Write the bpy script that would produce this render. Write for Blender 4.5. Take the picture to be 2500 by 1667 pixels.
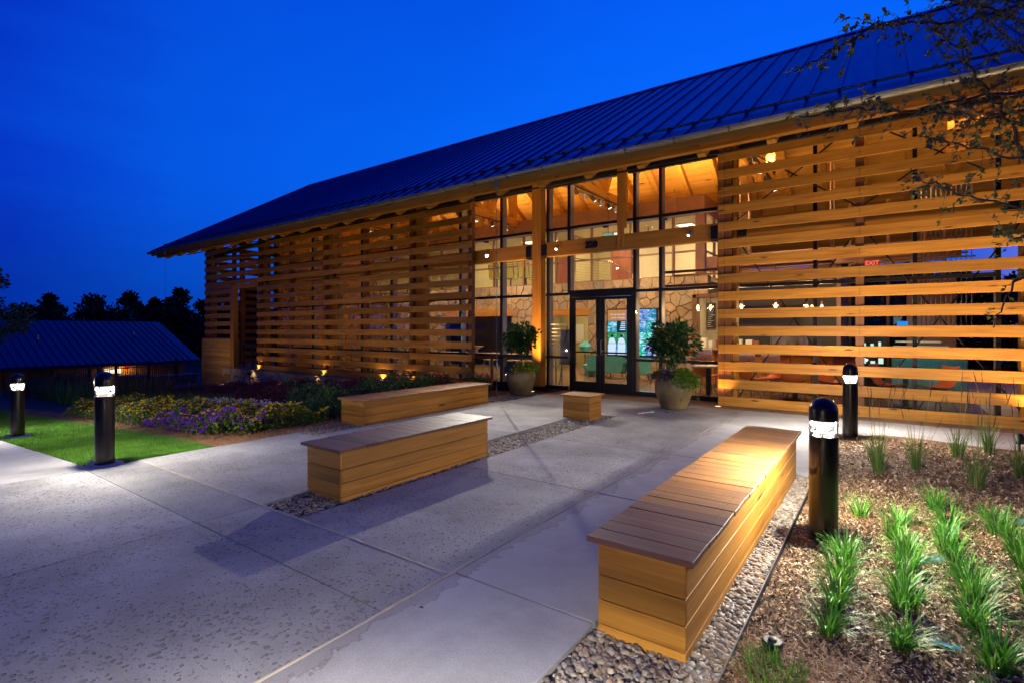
import bpy, bmesh, math, random
import numpy as np
from mathutils import Vector, Matrix, Quaternion

random.seed(11)
rng = np.random.default_rng(11)
SC = bpy.context.scene
COL = SC.collection
R = math.radians
for o in list(bpy.data.objects):
    bpy.data.objects.remove(o)

# ------------------------------------------------------------------ camera
CAM_H = 1.52
YAW = R(35.74)
cam_d = bpy.data.cameras.new('camera')
cam = bpy.data.objects.new('camera', cam_d)
COL.objects.link(cam)
cam.location = (0, 0, CAM_H)
cam.rotation_euler = (R(90), 0, YAW)
cam_d.sensor_width = 36.0
cam_d.lens = 1262 / 2500 * 36
cam_d.shift_y = -27.5 / 2500
cam_d.clip_start = 0.05
cam_d.clip_end = 1500
SC.camera = cam

# ------------------------------------------------------------------ dusk sky
world = bpy.data.worlds.new('World')
SC.world = world
world.use_nodes = True
wt = world.node_tree
wt.nodes.clear()


def wn(t, **kw):
    n = wt.nodes.new(t)
    for k, v in kw.items():
        setattr(n, k, v)
    return n


w_out = wn('ShaderNodeOutputWorld')
w_bg = wn('ShaderNodeBackground')
w_tc = wn('ShaderNodeTexCoord')
w_sky = wn('ShaderNodeTexSky', sky_type='NISHITA')
w_sky.sun_disc = False
w_sky.sun_elevation = R(-2.0)
w_sky.sun_rotation = R(35)
w_dot = wn('ShaderNodeVectorMath', operation='DOT_PRODUCT')
w_dot.inputs[1].default_value = Vector((-0.087, 0.996, 0.06)).normalized()
w_ramp = wn('ShaderNodeValToRGB')
cr = w_ramp.color_ramp
cr.interpolation = 'LINEAR'
cr.elements[0].position = 0.0
cr.elements[0].color = (0.0006, 0.018, 0.26, 1)
cr.elements[1].position = 1.0
cr.elements[1].color = (0.001, 0.19, 1.25, 1)
for p, c in ((0.35, (0.0006, 0.022, 0.36, 1)), (0.62, (0.0006, 0.044, 0.66, 1)), (0.72, (0.0006, 0.108, 0.88, 1)), (0.86, (0.0006, 0.142, 1.0, 1))):
    e = cr.elements.new(p)
    e.color = c
# sunset glow low on the horizon to the north-east
w_dot2 = wn('ShaderNodeVectorMath', operation='DOT_PRODUCT')
w_dot2.inputs[1].default_value = Vector((0.62, 0.78, 0.0)).normalized()
w_gr = wn('ShaderNodeMapRange', interpolation_type='SMOOTHSTEP')
w_gr.inputs['From Min'].default_value = 0.80
w_gr.inputs['From Max'].default_value = 1.0
w_sep = wn('ShaderNodeSeparateXYZ')
w_el = wn('ShaderNodeMapRange', interpolation_type='SMOOTHSTEP')
w_el.inputs['From Min'].default_value = 0.26
w_el.inputs['From Max'].default_value = 0.02
w_mul = wn('ShaderNodeMath', operation='MULTIPLY')
w_mix = wn('ShaderNodeMixRGB', blend_type='MIX')
w_mix.inputs[2].default_value = (0.62, 0.30, 0.56, 1)
w_add = wn('ShaderNodeMixRGB', blend_type='ADD')
w_add.inputs[0].default_value = 0.008
L = wt.links.new
L(w_tc.outputs['Generated'], w_dot.inputs[0])
L(w_tc.outputs['Generated'], w_dot2.inputs[0])
L(w_tc.outputs['Generated'], w_sep.inputs[0])
w_half = wn('ShaderNodeMath', operation='MULTIPLY_ADD')
w_half.inputs[1].default_value = 0.5
w_half.inputs[2].default_value = 0.5
L(w_dot.outputs['Value'], w_half.inputs[0])
L(w_half.outputs[0], w_ramp.inputs[0])
L(w_dot2.outputs['Value'], w_gr.inputs['Value'])
L(w_sep.outputs['Z'], w_el.inputs['Value'])
L(w_gr.outputs[0], w_mul.inputs[0])
L(w_el.outputs[0], w_mul.inputs[1])
L(w_mul.outputs[0], w_mix.inputs[0])
# the sky dims into the thick air just above the horizon
w_hz = wn('ShaderNodeMapRange', interpolation_type='SMOOTHSTEP')
w_hz.inputs['From Min'].default_value = 0.0
w_hz.inputs['From Max'].default_value = 0.26
w_hz.inputs['To Min'].default_value = 0.60
w_hz.inputs['To Max'].default_value = 1.0
L(w_sep.outputs['Z'], w_hz.inputs['Value'])
w_dim = wn('ShaderNodeMixRGB', blend_type='MULTIPLY')
w_dim.inputs[0].default_value = 1.0
L(w_ramp.outputs['Color'], w_dim.inputs[1])
L(w_hz.outputs[0], w_dim.inputs[2])
# overhead the blue turns purer and deeper
w_up = wn('ShaderNodeMapRange', interpolation_type='SMOOTHSTEP')
w_up.inputs['From Min'].default_value = 0.20
w_up.inputs['From Max'].default_value = 0.85
L(w_sep.outputs['Z'], w_up.inputs['Value'])
w_deep = wn('ShaderNodeMixRGB', blend_type='MULTIPLY')
w_deep.inputs[2].default_value = (1.0, 0.50, 0.86, 1)
L(w_up.outputs[0], w_deep.inputs[0])
L(w_dim.outputs[0], w_deep.inputs[1])
L(w_deep.outputs[0], w_mix.inputs[1])
# thin uneven veils of haze
w_map = wn('ShaderNodeMapping')
w_map.inputs['Scale'].default_value = (1.3, 1.3, 6.0)
L(w_tc.outputs['Generated'], w_map.inputs[0])
w_no = wn('ShaderNodeTexNoise')
w_no.inputs['Scale'].default_value = 2.2
w_no.inputs['Detail'].default_value = 5.0
w_no.inputs['Roughness'].default_value = 0.55
L(w_map.outputs[0], w_no.inputs['Vector'])
w_nadd = wn('ShaderNodeMath', operation='MULTIPLY_ADD')
w_nadd.inputs[1].default_value = 0.10
L(w_no.outputs['Fac'], w_nadd.inputs[0])
w_nsub = wn('ShaderNodeMath', operation='SUBTRACT')
w_nsub.inputs[1].default_value = 0.05
L(w_half.outputs[0], w_nsub.inputs[0])
L(w_nsub.outputs[0], w_nadd.inputs[2])
L(w_nadd.outputs[0], w_ramp.inputs[0])
L(w_mix.outputs[0], w_add.inputs[1])
L(w_sky.outputs['Color'], w_add.inputs[2])
L(w_add.outputs[0], w_bg.inputs['Color'])
w_bg.inputs['Strength'].default_value = 0.86
L(w_bg.outputs[0], w_out.inputs['Surface'])

# last trace of twilight from the sunset side: very weak and very soft
sun_d = bpy.data.lights.new('twilight_sun', 'SUN')
sun_d.energy = 0.02
sun_d.angle = R(40)
sun_d.color = (0.75, 0.6, 1.0)
sun = bpy.data.objects.new('twilight_sun', sun_d)
sun.rotation_euler = (R(62), 0, R(145))
COL.objects.link(sun)

SC.view_settings.view_transform = 'Standard'
SC.view_settings.look = 'None'
SC.view_settings.exposure = 0.0
SC.view_settings.gamma = 1.0
SC.view_settings.use_curve_mapping = False
SC.render.engine = 'CYCLES'
cy = SC.cycles
cy.use_denoising = True
try:
    cy.denoiser = 'OPENIMAGEDENOISE'
except Exception:
    pass
cy.use_light_tree = True
cy.max_bounces = 6
cy.diffuse_bounces = 3
cy.glossy_bounces = 3
cy.transmission_bounces = 4
cy.transparent_max_bounces = 12
cy.sample_clamp_indirect = 4.0
cy.caustics_reflective = False
cy.caustics_refractive = False

# master multipliers for the lamps, real ones and the added floodlights
P_BOLLARD = 760.0
P_UP = 90.0
P_BEAM = 260.0
P_TRACK = 850.0
P_CEIL = 2100.0
P_ROOM = 75.0
P_PEND = 28.0
P_ADDED_FLOOD = 75.0
P_OMNI = 260.0

# ------------------------------------------------------------------ helpers
ORG = {}
KIDS = {}


def link(o, parent=None):
    COL.objects.link(o)
    if parent is not None:
        o.parent = parent
        KIDS.setdefault(parent.name, []).append(o)
    return o


def tag(o, label=None, cat=None, group=None, kind=None):
    if label:
        o['label'] = label
    if cat:
        o['category'] = cat
    if group:
        o['group'] = group
    if kind:
        o['kind'] = kind
    return o


def thing(name, label, cat, loc=(0, 0, 0), group=None, rotz=0.0):
    o = bpy.data.objects.new(name, None)
    o.empty_display_size = 0.2
    link(o)
    o.location = loc
    o.rotation_euler = (0, 0, rotz)
    ORG[o.name] = Vector(loc)
    return tag(o, label, cat, group)


def copy_tree(o, parent=None, loc=None, rotz=None):
    c = o.copy()
    link(c, parent)
    if loc is not None:
        c.location = loc
    if rotz is not None:
        c.rotation_euler = (0, 0, rotz)
    for k in KIDS.get(o.name, []):
        copy_tree(k, c)
    return c


def setmats(me, mats):
    for m in (mats if isinstance(mats, (list, tuple)) else [mats]):
        me.materials.append(m)


class MB:
    def __init__(s):
        s.v = []
        s.f = []
        s.mi = []

    def add(s, vs, fs, mi=0):
        b = len(s.v)
        s.v.extend([tuple(v) for v in vs])
        for f in fs:
            s.f.append(tuple(i + b for i in f))
            s.mi.append(mi)
        return s

    def box(s, x0, y0, z0, x1, y1, z1, mi=0):
        v = [(x0, y0, z0), (x1, y0, z0), (x1, y1, z0), (x0, y1, z0), (x0, y0, z1), (x1, y0, z1), (x1, y1, z1), (x0, y1, z1)]
        return s.add(v, [(0, 3, 2, 1), (4, 5, 6, 7), (0, 1, 5, 4), (1, 2, 6, 5), (2, 3, 7, 6), (3, 0, 4, 7)], mi)

    def bar(s, p0, p1, w, h, mi=0, up=(0, 0, 1)):
        p0 = Vector(p0); p1 = Vector(p1)
        d = (p1 - p0).normalized()
        u = Vector(up)
        if abs(d.dot(u)) > 0.99:
            u = Vector((0, 1, 0))
        a = d.cross(u).normalized()
        b = a.cross(d).normalized()
        vs = []
        for p in (p0, p1):
            for sa, sb in ((-1, -1), (1, -1), (1, 1), (-1, 1)):
                vs.append(p + a * (w / 2 * sa) + b * (h / 2 * sb))
        return s.add(vs, [(0, 3, 2, 1), (4, 5, 6, 7), (0, 1, 5, 4), (1, 2, 6, 5), (2, 3, 7, 6), (3, 0, 4, 7)], mi)

    def tube(s, pts, r, n=8, mi=0, cap=True):
        pts = [Vector(p) for p in pts]
        rs = r if isinstance(r, (list, tuple)) else [r] * len(pts)
        b = len(s.v)
        prev = None
        for i, p in enumerate(pts):
            d = (pts[min(i + 1, len(pts) - 1)] - pts[max(i - 1, 0)]).normalized()
            if prev is None:
                a = d.orthogonal().normalized()
            else:
                a = (prev - d * prev.dot(d))
                a = a.normalized() if a.length > 1e-6 else d.orthogonal().normalized()
            prev = a
            c = d.cross(a)
            for k in range(n):
                t = 2 * math.pi * k / n
                s.v.append(tuple(p + (a * math.cos(t) + c * math.sin(t)) * rs[i]))
        for i in range(len(pts) - 1):
            for k in range(n):
                k2 = (k + 1) % n
                s.f.append((b + i * n + k, b + i * n + k2, b + (i + 1) * n + k2, b + (i + 1) * n + k))
                s.mi.append(mi)
        if cap:
            s.f.append(tuple(b + k for k in reversed(range(n)))); s.mi.append(mi)
            e = b + (len(pts) - 1) * n
            s.f.append(tuple(e + k for k in range(n))); s.mi.append(mi)
        return s

    def lathe(s, prof, c=(0, 0, 0), n=24, mi=0, cap=(True, True)):
        b = len(s.v)
        for (r, z) in prof:
            for k in range(n):
                t = 2 * math.pi * k / n
                s.v.append((c[0] + r * math.cos(t), c[1] + r * math.sin(t), c[2] + z))
        for i in range(len(prof) - 1):
            for k in range(n):
                k2 = (k + 1) % n
                s.f.append((b + i * n + k, b + i * n + k2, b + (i + 1) * n + k2, b + (i + 1) * n + k))
                s.mi.append(mi)
        if cap[0]:
            s.f.append(tuple(b + k for k in reversed(range(n)))); s.mi.append(mi)
        if cap[1]:
            e = b + (len(prof) - 1) * n
            s.f.append(tuple(e + k for k in range(n))); s.mi.append(mi)
        return s

    def sphere(s, c, r, n=12, m=8, mi=0, sz=1.0):
        prof = [(r * math.sin(math.pi * i / m) + 1e-5, -r * sz * math.cos(math.pi * i / m)) for i in range(m + 1)]
        return s.lathe(prof, c, n, mi)

    def poly(s, pts, z0, z1, mi=0):
        """vertical prism from a counter-clockwise polygon"""
        n = len(pts)
        vs = [(p[0], p[1], z0) for p in pts] + [(p[0], p[1], z1) for p in pts]
        fs = [tuple(reversed(range(n))), tuple(range(n, 2 * n))]
        fs += [(i, (i + 1) % n, n + (i + 1) % n, n + i) for i in range(n)]
        return s.add(vs, fs, mi)

    def build(s, name, mats, parent=None, loc=None, smooth=False, bev=0.0, bseg=1, angle=40):
        if parent is not None:
            org = ORG[parent.name]
        elif loc is not None:
            org = Vector(loc)
        else:
            a = np.array(s.v)
            org = Vector(((a[:, 0].min() + a[:, 0].max()) / 2, (a[:, 1].min() + a[:, 1].max()) / 2, a[:, 2].min()))
        me = bpy.data.meshes.new(name)
        me.from_pydata([(v[0] - org.x, v[1] - org.y, v[2] - org.z) for v in s.v], [], s.f)
        setmats(me, mats)
        if any(s.mi):
            me.polygons.foreach_set('material_index', s.mi)
        if bev > 0:
            bm = bmesh.new()
            bm.from_mesh(me)
            es = [e for e in bm.edges if len(e.link_faces) == 2 and e.calc_face_angle(0) > R(angle)]
            bmesh.ops.bevel(bm, geom=es, offset=bev, segments=bseg, affect='EDGES', clamp_overlap=True)
            bm.to_mesh(me)
            bm.free()
        if smooth:
            me.polygons.foreach_set('use_smooth', [True] * len(me.polygons))
            try:
                me.set_sharp_from_angle(angle=R(angle))
            except Exception:
                pass
        me.update()
        o = bpy.data.objects.new(name, me)
        link(o, parent)
        if parent is None:
            o.location = org
        ORG[o.name] = org.copy()
        return o


def inst(src, parent, off, name=None, rotz=0.0):
    """another object sharing src's mesh, moved by off relative to src"""
    o = src.copy()
    if name:
        o.name = name
    link(o, parent)
    o.location = src.location + Vector(off)
    if rotz:
        o.rotation_euler = (0, 0, rotz)
    ORG[o.name] = ORG[src.name] + Vector(off)
    return o


def np_obj(name, V, F, mats, parent=None, loc=(0, 0, 0), smooth=False, mi=None):
    """fast mesh from numpy arrays; F is (m,k) with one k"""
    org = ORG[parent.name] if parent is not None else Vector(loc)
    V = np.asarray(V, dtype=np.float32) - np.array(org, dtype=np.float32)
    F = np.asarray(F, dtype=np.int32)
    me = bpy.data.meshes.new(name)
    me.vertices.add(len(V))
    me.vertices.foreach_set('co', V.ravel())
    k = F.shape[1]
    me.loops.add(F.size)
    me.loops.foreach_set('vertex_index', F.ravel())
    me.polygons.add(len(F))
    me.polygons.foreach_set('loop_start', np.arange(0, F.size, k, dtype=np.int32))
    setmats(me, mats)
    if mi is not None:
        me.polygons.foreach_set('material_index', np.asarray(mi, dtype=np.int32))
    if smooth:
        me.polygons.foreach_set('use_smooth', np.ones(len(F), dtype=bool))
    me.update(calc_edges=True)
    me.validate()
    o = bpy.data.objects.new(name, me)
    link(o, parent)
    if parent is None:
        o.location = org
    ORG[o.name] = Vector(org)
    return o


def lamp(kind, loc, power, color, parent, size=0.05, target=None, spot=60, blend=0.6, size_y=None):
    d = bpy.data.lights.new('lamp_light', kind)
    d.energy = power
    d.color = color
    if kind == 'AREA':
        d.size = size
        if size_y:
            d.shape = 'RECTANGLE'
            d.size_y = size_y
    else:
        d.shadow_soft_size = size
    if kind == 'SPOT':
        d.spot_size = R(spot)
        d.spot_blend = blend
    o = bpy.data.objects.new('lamp_light', d)
    link(o, parent)
    org = ORG[parent.name] if parent is not None else Vector((0, 0, 0))
    o.location = Vector(loc) - org
    if target is not None:
        o.rotation_euler = (Vector(target) - Vector(loc)).to_track_quat('-Z', 'Y').to_euler()
    return o


def text_mesh(name, body, size, mat, parent, loc, rot, extrude=0.004, align='CENTER', bold=0.0):
    cu = bpy.data.curves.new(name, 'FONT')
    cu.body = body
    cu.size = size
    cu.extrude = extrude
    cu.align_x = align
    cu.align_y = 'CENTER'
    cu.offset = bold
    cu.resolution_u = 2
    t = bpy.data.objects.new(name + '_curve', cu)
    COL.objects.link(t)
    dg = bpy.context.evaluated_depsgraph_get()
    me = bpy.data.meshes.new_from_object(t.evaluated_get(dg))
    bpy.data.objects.remove(t)
    bpy.data.curves.remove(cu)
    me.materials.clear()
    me.materials.append(mat)
    o = bpy.data.objects.new(name, me)
    link(o, parent)
    org = ORG[parent.name] if parent is not None else Vector((0, 0, 0))
    o.location = Vector(loc) - org
    o.rotation_euler = rot
    ORG[o.name] = Vector(loc)
    return o


def tz(x, y=0):
    return -0.053 * max(0.0, -7.1 - x) if x > -60 else -0.053 * 52.9


def tzn(X):
    return -0.053 * np.clip(-7.1 - X, 0, 52.9)


# ------------------------------------------------------------------ materials
def mat_new(name):
    m = bpy.data.materials.new(name)
    m.use_nodes = True
    nt = m.node_tree
    nt.nodes.clear()
    out = nt.nodes.new('ShaderNodeOutputMaterial')
    b = nt.nodes.new('ShaderNodeBsdfPrincipled')
    nt.links.new(b.outputs[0], out.inputs[0])
    return m, nt, b, out


def N(nt, t, ins=None, **kw):
    n = nt.nodes.new(t)
    for k, v in kw.items():
        setattr(n, k, v)
    for k, v in (ins or {}).items():
        n.inputs[k].default_value = v
    return n


def ramp(nt, stops, interp='LINEAR'):
    n = nt.nodes.new('ShaderNodeValToRGB')
    c = n.color_ramp
    c.interpolation = interp
    while len(c.elements) < len(stops):
        c.elements.new(0.5)
    for e, (p, col) in zip(c.elements, stops):
        e.position = p
        e.color = (*col, 1) if len(col) == 3 else col
    return n


def coords(nt, scale=(1, 1, 1), rand=True, kind='Object'):
    tc = nt.nodes.new('ShaderNodeTexCoord')
    mp = nt.nodes.new('ShaderNodeMapping')
    mp.inputs['Scale'].default_value = scale
    if rand:
        oi = nt.nodes.new('ShaderNodeObjectInfo')
        mu = N(nt, 'ShaderNodeVectorMath', operation='SCALE')
        cb = nt.nodes.new('ShaderNodeCombineXYZ')
        nt.links.new(oi.outputs['Random'], cb.inputs[0])
        nt.links.new(oi.outputs['Random'], cb.inputs[1])
        nt.links.new(oi.outputs['Random'], cb.inputs[2])
        mu.inputs['Scale'].default_value = 37.0
        nt.links.new(cb.outputs[0], mu.inputs[0])
        ad = N(nt, 'ShaderNodeVectorMath', operation='ADD')
        nt.links.new(tc.outputs[kind], ad.inputs[0])
        nt.links.new(mu.outputs[0], ad.inputs[1])
        nt.links.new(ad.outputs[0], mp.inputs[0])
    else:
        nt.links.new(tc.outputs[kind], mp.inputs[0])
    return mp.outputs[0]


def basic(name, col, rough=0.6, metal=0.0, var=0.12, scale=6.0, bump=0.0, bscale=40.0, spec=0.5, coat=0.0):
    m, nt, b, out = mat_new(name)
    b.inputs['Roughness'].default_value = rough
    b.inputs['Metallic'].default_value = metal
    b.inputs['Specular IOR Level'].default_value = spec
    b.inputs['Coat Weight'].default_value = coat
    v = coords(nt)
    no = N(nt, 'ShaderNodeTexNoise', {'Scale': scale, 'Detail': 4.0, 'Roughness': 0.6})
    nt.links.new(v, no.inputs['Vector'])
    lo = tuple(c * (1 - var) for c in col)
    hi = tuple(min(1, c * (1 + var)) for c in col)
    rp = ramp(nt, [(0.3, lo), (0.7, hi)])
    nt.links.new(no.outputs['Fac'], rp.inputs[0])
    nt.links.new(rp.outputs[0], b.inputs['Base Color'])
    if bump:
        n2 = N(nt, 'ShaderNodeTexNoise', {'Scale': bscale, 'Detail': 5.0})
        nt.links.new(v, n2.inputs['Vector'])
        bp = N(nt, 'ShaderNodeBump', {'Strength': bump, 'Distance': 0.01})
        nt.links.new(n2.outputs['Fac'], bp.inputs['Height'])
        nt.links.new(bp.outputs[0], b.inputs['Normal'])
    return m


def wood(name, dark, light, axis='X', rough=0.55, knots=True, dens=1.0, objvar=0.25, grain=1.0, weather=0.0):
    m, nt, b, out = mat_new(name)
    b.inputs['Roughness'].default_value = rough
    b.inputs['Specular IOR Level'].default_value = 0.3
    st = {'X': (0.55, 9, 9), 'Y': (9, 0.55, 9), 'Z': (9, 9, 0.55)}[axis]
    v = coords(nt, st)
    n1 = N(nt, 'ShaderNodeTexNoise', {'Scale': 1.6, 'Detail': 6.0, 'Roughness': 0.65, 'Distortion': 0.7})
    nt.links.new(v, n1.inputs['Vector'])
    fs = {'X': (1.2, 90, 90), 'Y': (90, 1.2, 90), 'Z': (90, 90, 1.2)}[axis]
    v2 = coords(nt, fs)
    n2 = N(nt, 'ShaderNodeTexNoise', {'Scale': 1.0, 'Detail': 3.0, 'Roughness': 0.6})
    nt.links.new(v2, n2.inputs['Vector'])
    mx = N(nt, 'ShaderNodeMath', operation='MULTIPLY_ADD')
    mx.inputs[1].default_value = 0.35 * grain
    nt.links.new(n2.outputs['Fac'], mx.inputs[0])
    nt.links.new(n1.outputs['Fac'], mx.inputs[2])
    rp = ramp(nt, [(0.38, dark), (0.66, tuple((a + c) / 2 for a, c in zip(dark, light))), (0.95, light)])
    nt.links.new(mx.outputs[0], rp.inputs[0])
    col = rp.outputs[0]
    oi = nt.nodes.new('ShaderNodeObjectInfo')
    hv = N(nt, 'ShaderNodeHueSaturation', {'Saturation': 1.0})
    mr = N(nt, 'ShaderNodeMapRange')
    mr.inputs['To Min'].default_value = 1 - objvar
    mr.inputs['To Max'].default_value = 1 + objvar
    nt.links.new(oi.outputs['Random'], mr.inputs['Value'])
    nt.links.new(mr.outputs[0], hv.inputs['Value'])
    nt.links.new(col, hv.inputs['Color'])
    col = hv.outputs[0]
    if knots:
        ks = {'X': (1.1, 5.2, 5.2), 'Y': (5.2, 1.1, 5.2), 'Z': (5.2, 5.2, 1.1)}[axis]
        v3 = coords(nt, tuple(k * dens for k in ks))
        vo = N(nt, 'ShaderNodeTexVoronoi', {'Scale': 1.0, 'Randomness': 1.0})
        nt.links.new(v3, vo.inputs['Vector'])
        kr = ramp(nt, [(0.06, (1, 1, 1)), (0.14, (0, 0, 0))])
        nt.links.new(vo.outputs['Distance'], kr.inputs[0])
        mk = N(nt, 'ShaderNodeMixRGB', blend_type='MULTIPLY')
        mk.inputs[2].default_value = (0.22, 0.15, 0.10, 1)
        nt.links.new(kr.outputs[0], mk.inputs[0])
        nt.links.new(col, mk.inputs[1])
        col = mk.outputs[0]
    if weather:
        v4 = coords(nt, (1.1, 1.1, 1.1))
        n4 = N(nt, 'ShaderNodeTexNoise', {'Scale': 2.2, 'Detail': 5.0, 'Roughness': 0.6})
        nt.links.new(v4, n4.inputs['Vector'])
        wr = ramp(nt, [(0.42, (0, 0, 0)), (0.7, (weather,) * 3)])
        nt.links.new(n4.outputs['Fac'], wr.inputs[0])
        mk = N(nt, 'ShaderNodeMixRGB', blend_type='MIX')
        mk.inputs[2].default_value = (0.12, 0.085, 0.065, 1)
        nt.links.new(wr.outputs[0], mk.inputs[0])
        nt.links.new(col, mk.inputs[1])
        col = mk.outputs[0]
    nt.links.new(col, b.inputs['Base Color'])
    bp = N(nt, 'ShaderNodeBump', {'Strength': 0.25, 'Distance': 0.004})
    nt.links.new(mx.outputs[0], bp.inputs['Height'])
    nt.links.new(bp.outputs[0], b.inputs['Normal'])
    return m


def island(name, stops, rough=0.7, spec=0.4, transl=0.0, bump=0.0, bscale=60, patch=False):
    """colour picked per loose piece (pebbles, leaves, chips)"""
    m, nt, b, out = mat_new(name)
    b.inputs['Roughness'].default_value = rough
    b.inputs['Specular IOR Level'].default_value = spec
    g = nt.nodes.new('ShaderNodeNewGeometry')
    rp = ramp(nt, stops)
    nt.links.new(g.outputs['Random Per Island'], rp.inputs[0])
    if patch:
        # worn and lush patches
        pv = coords(nt, rand=False)
        pn = N(nt, 'ShaderNodeTexNoise', {'Scale': 1.7, 'Detail': 5.0, 'Roughness': 0.65})
        nt.links.new(pv, pn.inputs['Vector'])
        pr = ramp(nt, [(0.36, (0.62, 0.62, 0.55)), (0.55, (1.0, 1.0, 1.0)), (0.68, (1.5, 1.15, 0.9))])
        nt.links.new(pn.outputs['Fac'], pr.inputs[0])
        pm = N(nt, 'ShaderNodeMixRGB', {0: 1.0}, blend_type='MULTIPLY')
        nt.links.new(rp.outputs[0], pm.inputs[1])
        nt.links.new(pr.outputs[0], pm.inputs[2])
        rp = pm
    nt.links.new(rp.outputs[0], b.inputs['Base Color'])
    if bump:
        v = coords(nt, rand=False)
        n2 = N(nt, 'ShaderNodeTexNoise', {'Scale': bscale, 'Detail': 4.0})
        nt.links.new(v, n2.inputs['Vector'])
        bp = N(nt, 'ShaderNodeBump', {'Strength': bump, 'Distance': 0.01})
        nt.links.new(n2.outputs['Fac'], bp.inputs['Height'])
        nt.links.new(bp.outputs[0], b.inputs['Normal'])
    if transl:
        t = nt.nodes.new('ShaderNodeBsdfTranslucent')
        nt.links.new(rp.outputs[0], t.inputs['Color'])
        mx = N(nt, 'ShaderNodeMixShader', {0: transl})
        nt.links.new(b.outputs[0], mx.inputs[1])
        nt.links.new(t.outputs[0], mx.inputs[2])
        nt.links.new(mx.outputs[0], out.inputs[0])
    return m


def emis(name, col, strength):
    m, nt, b, out = mat_new(name)
    e = N(nt, 'ShaderNodeEmission', {'Color': (*col, 1), 'Strength': strength})
    nt.links.new(e.outputs[0], out.inputs[0])
    return m


def glassy(name, tint=(1, 1, 1), refl=1.0, rough=0.02):
    m, nt, b, out = mat_new(name)
    t = N(nt, 'ShaderNodeBsdfTransparent', {'Color': (*tint, 1)})
    g = N(nt, 'ShaderNodeBsdfGlossy', {'Roughness': rough})
    fr = N(nt, 'ShaderNodeFresnel', {'IOR': 1.5})
    mu = N(nt, 'ShaderNodeMath', operation='MULTIPLY')
    mu.inputs[1].default_value = refl
    nt.links.new(fr.outputs[0], mu.inputs[0])
    mx = nt.nodes.new('ShaderNodeMixShader')
    nt.links.new(mu.outputs[0], mx.inputs[0])
    nt.links.new(t.outputs[0], mx.inputs[1])
    nt.links.new(g.outputs[0], mx.inputs[2])
    nt.links.new(mx.outputs[0], out.inputs[0])
    return m


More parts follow.
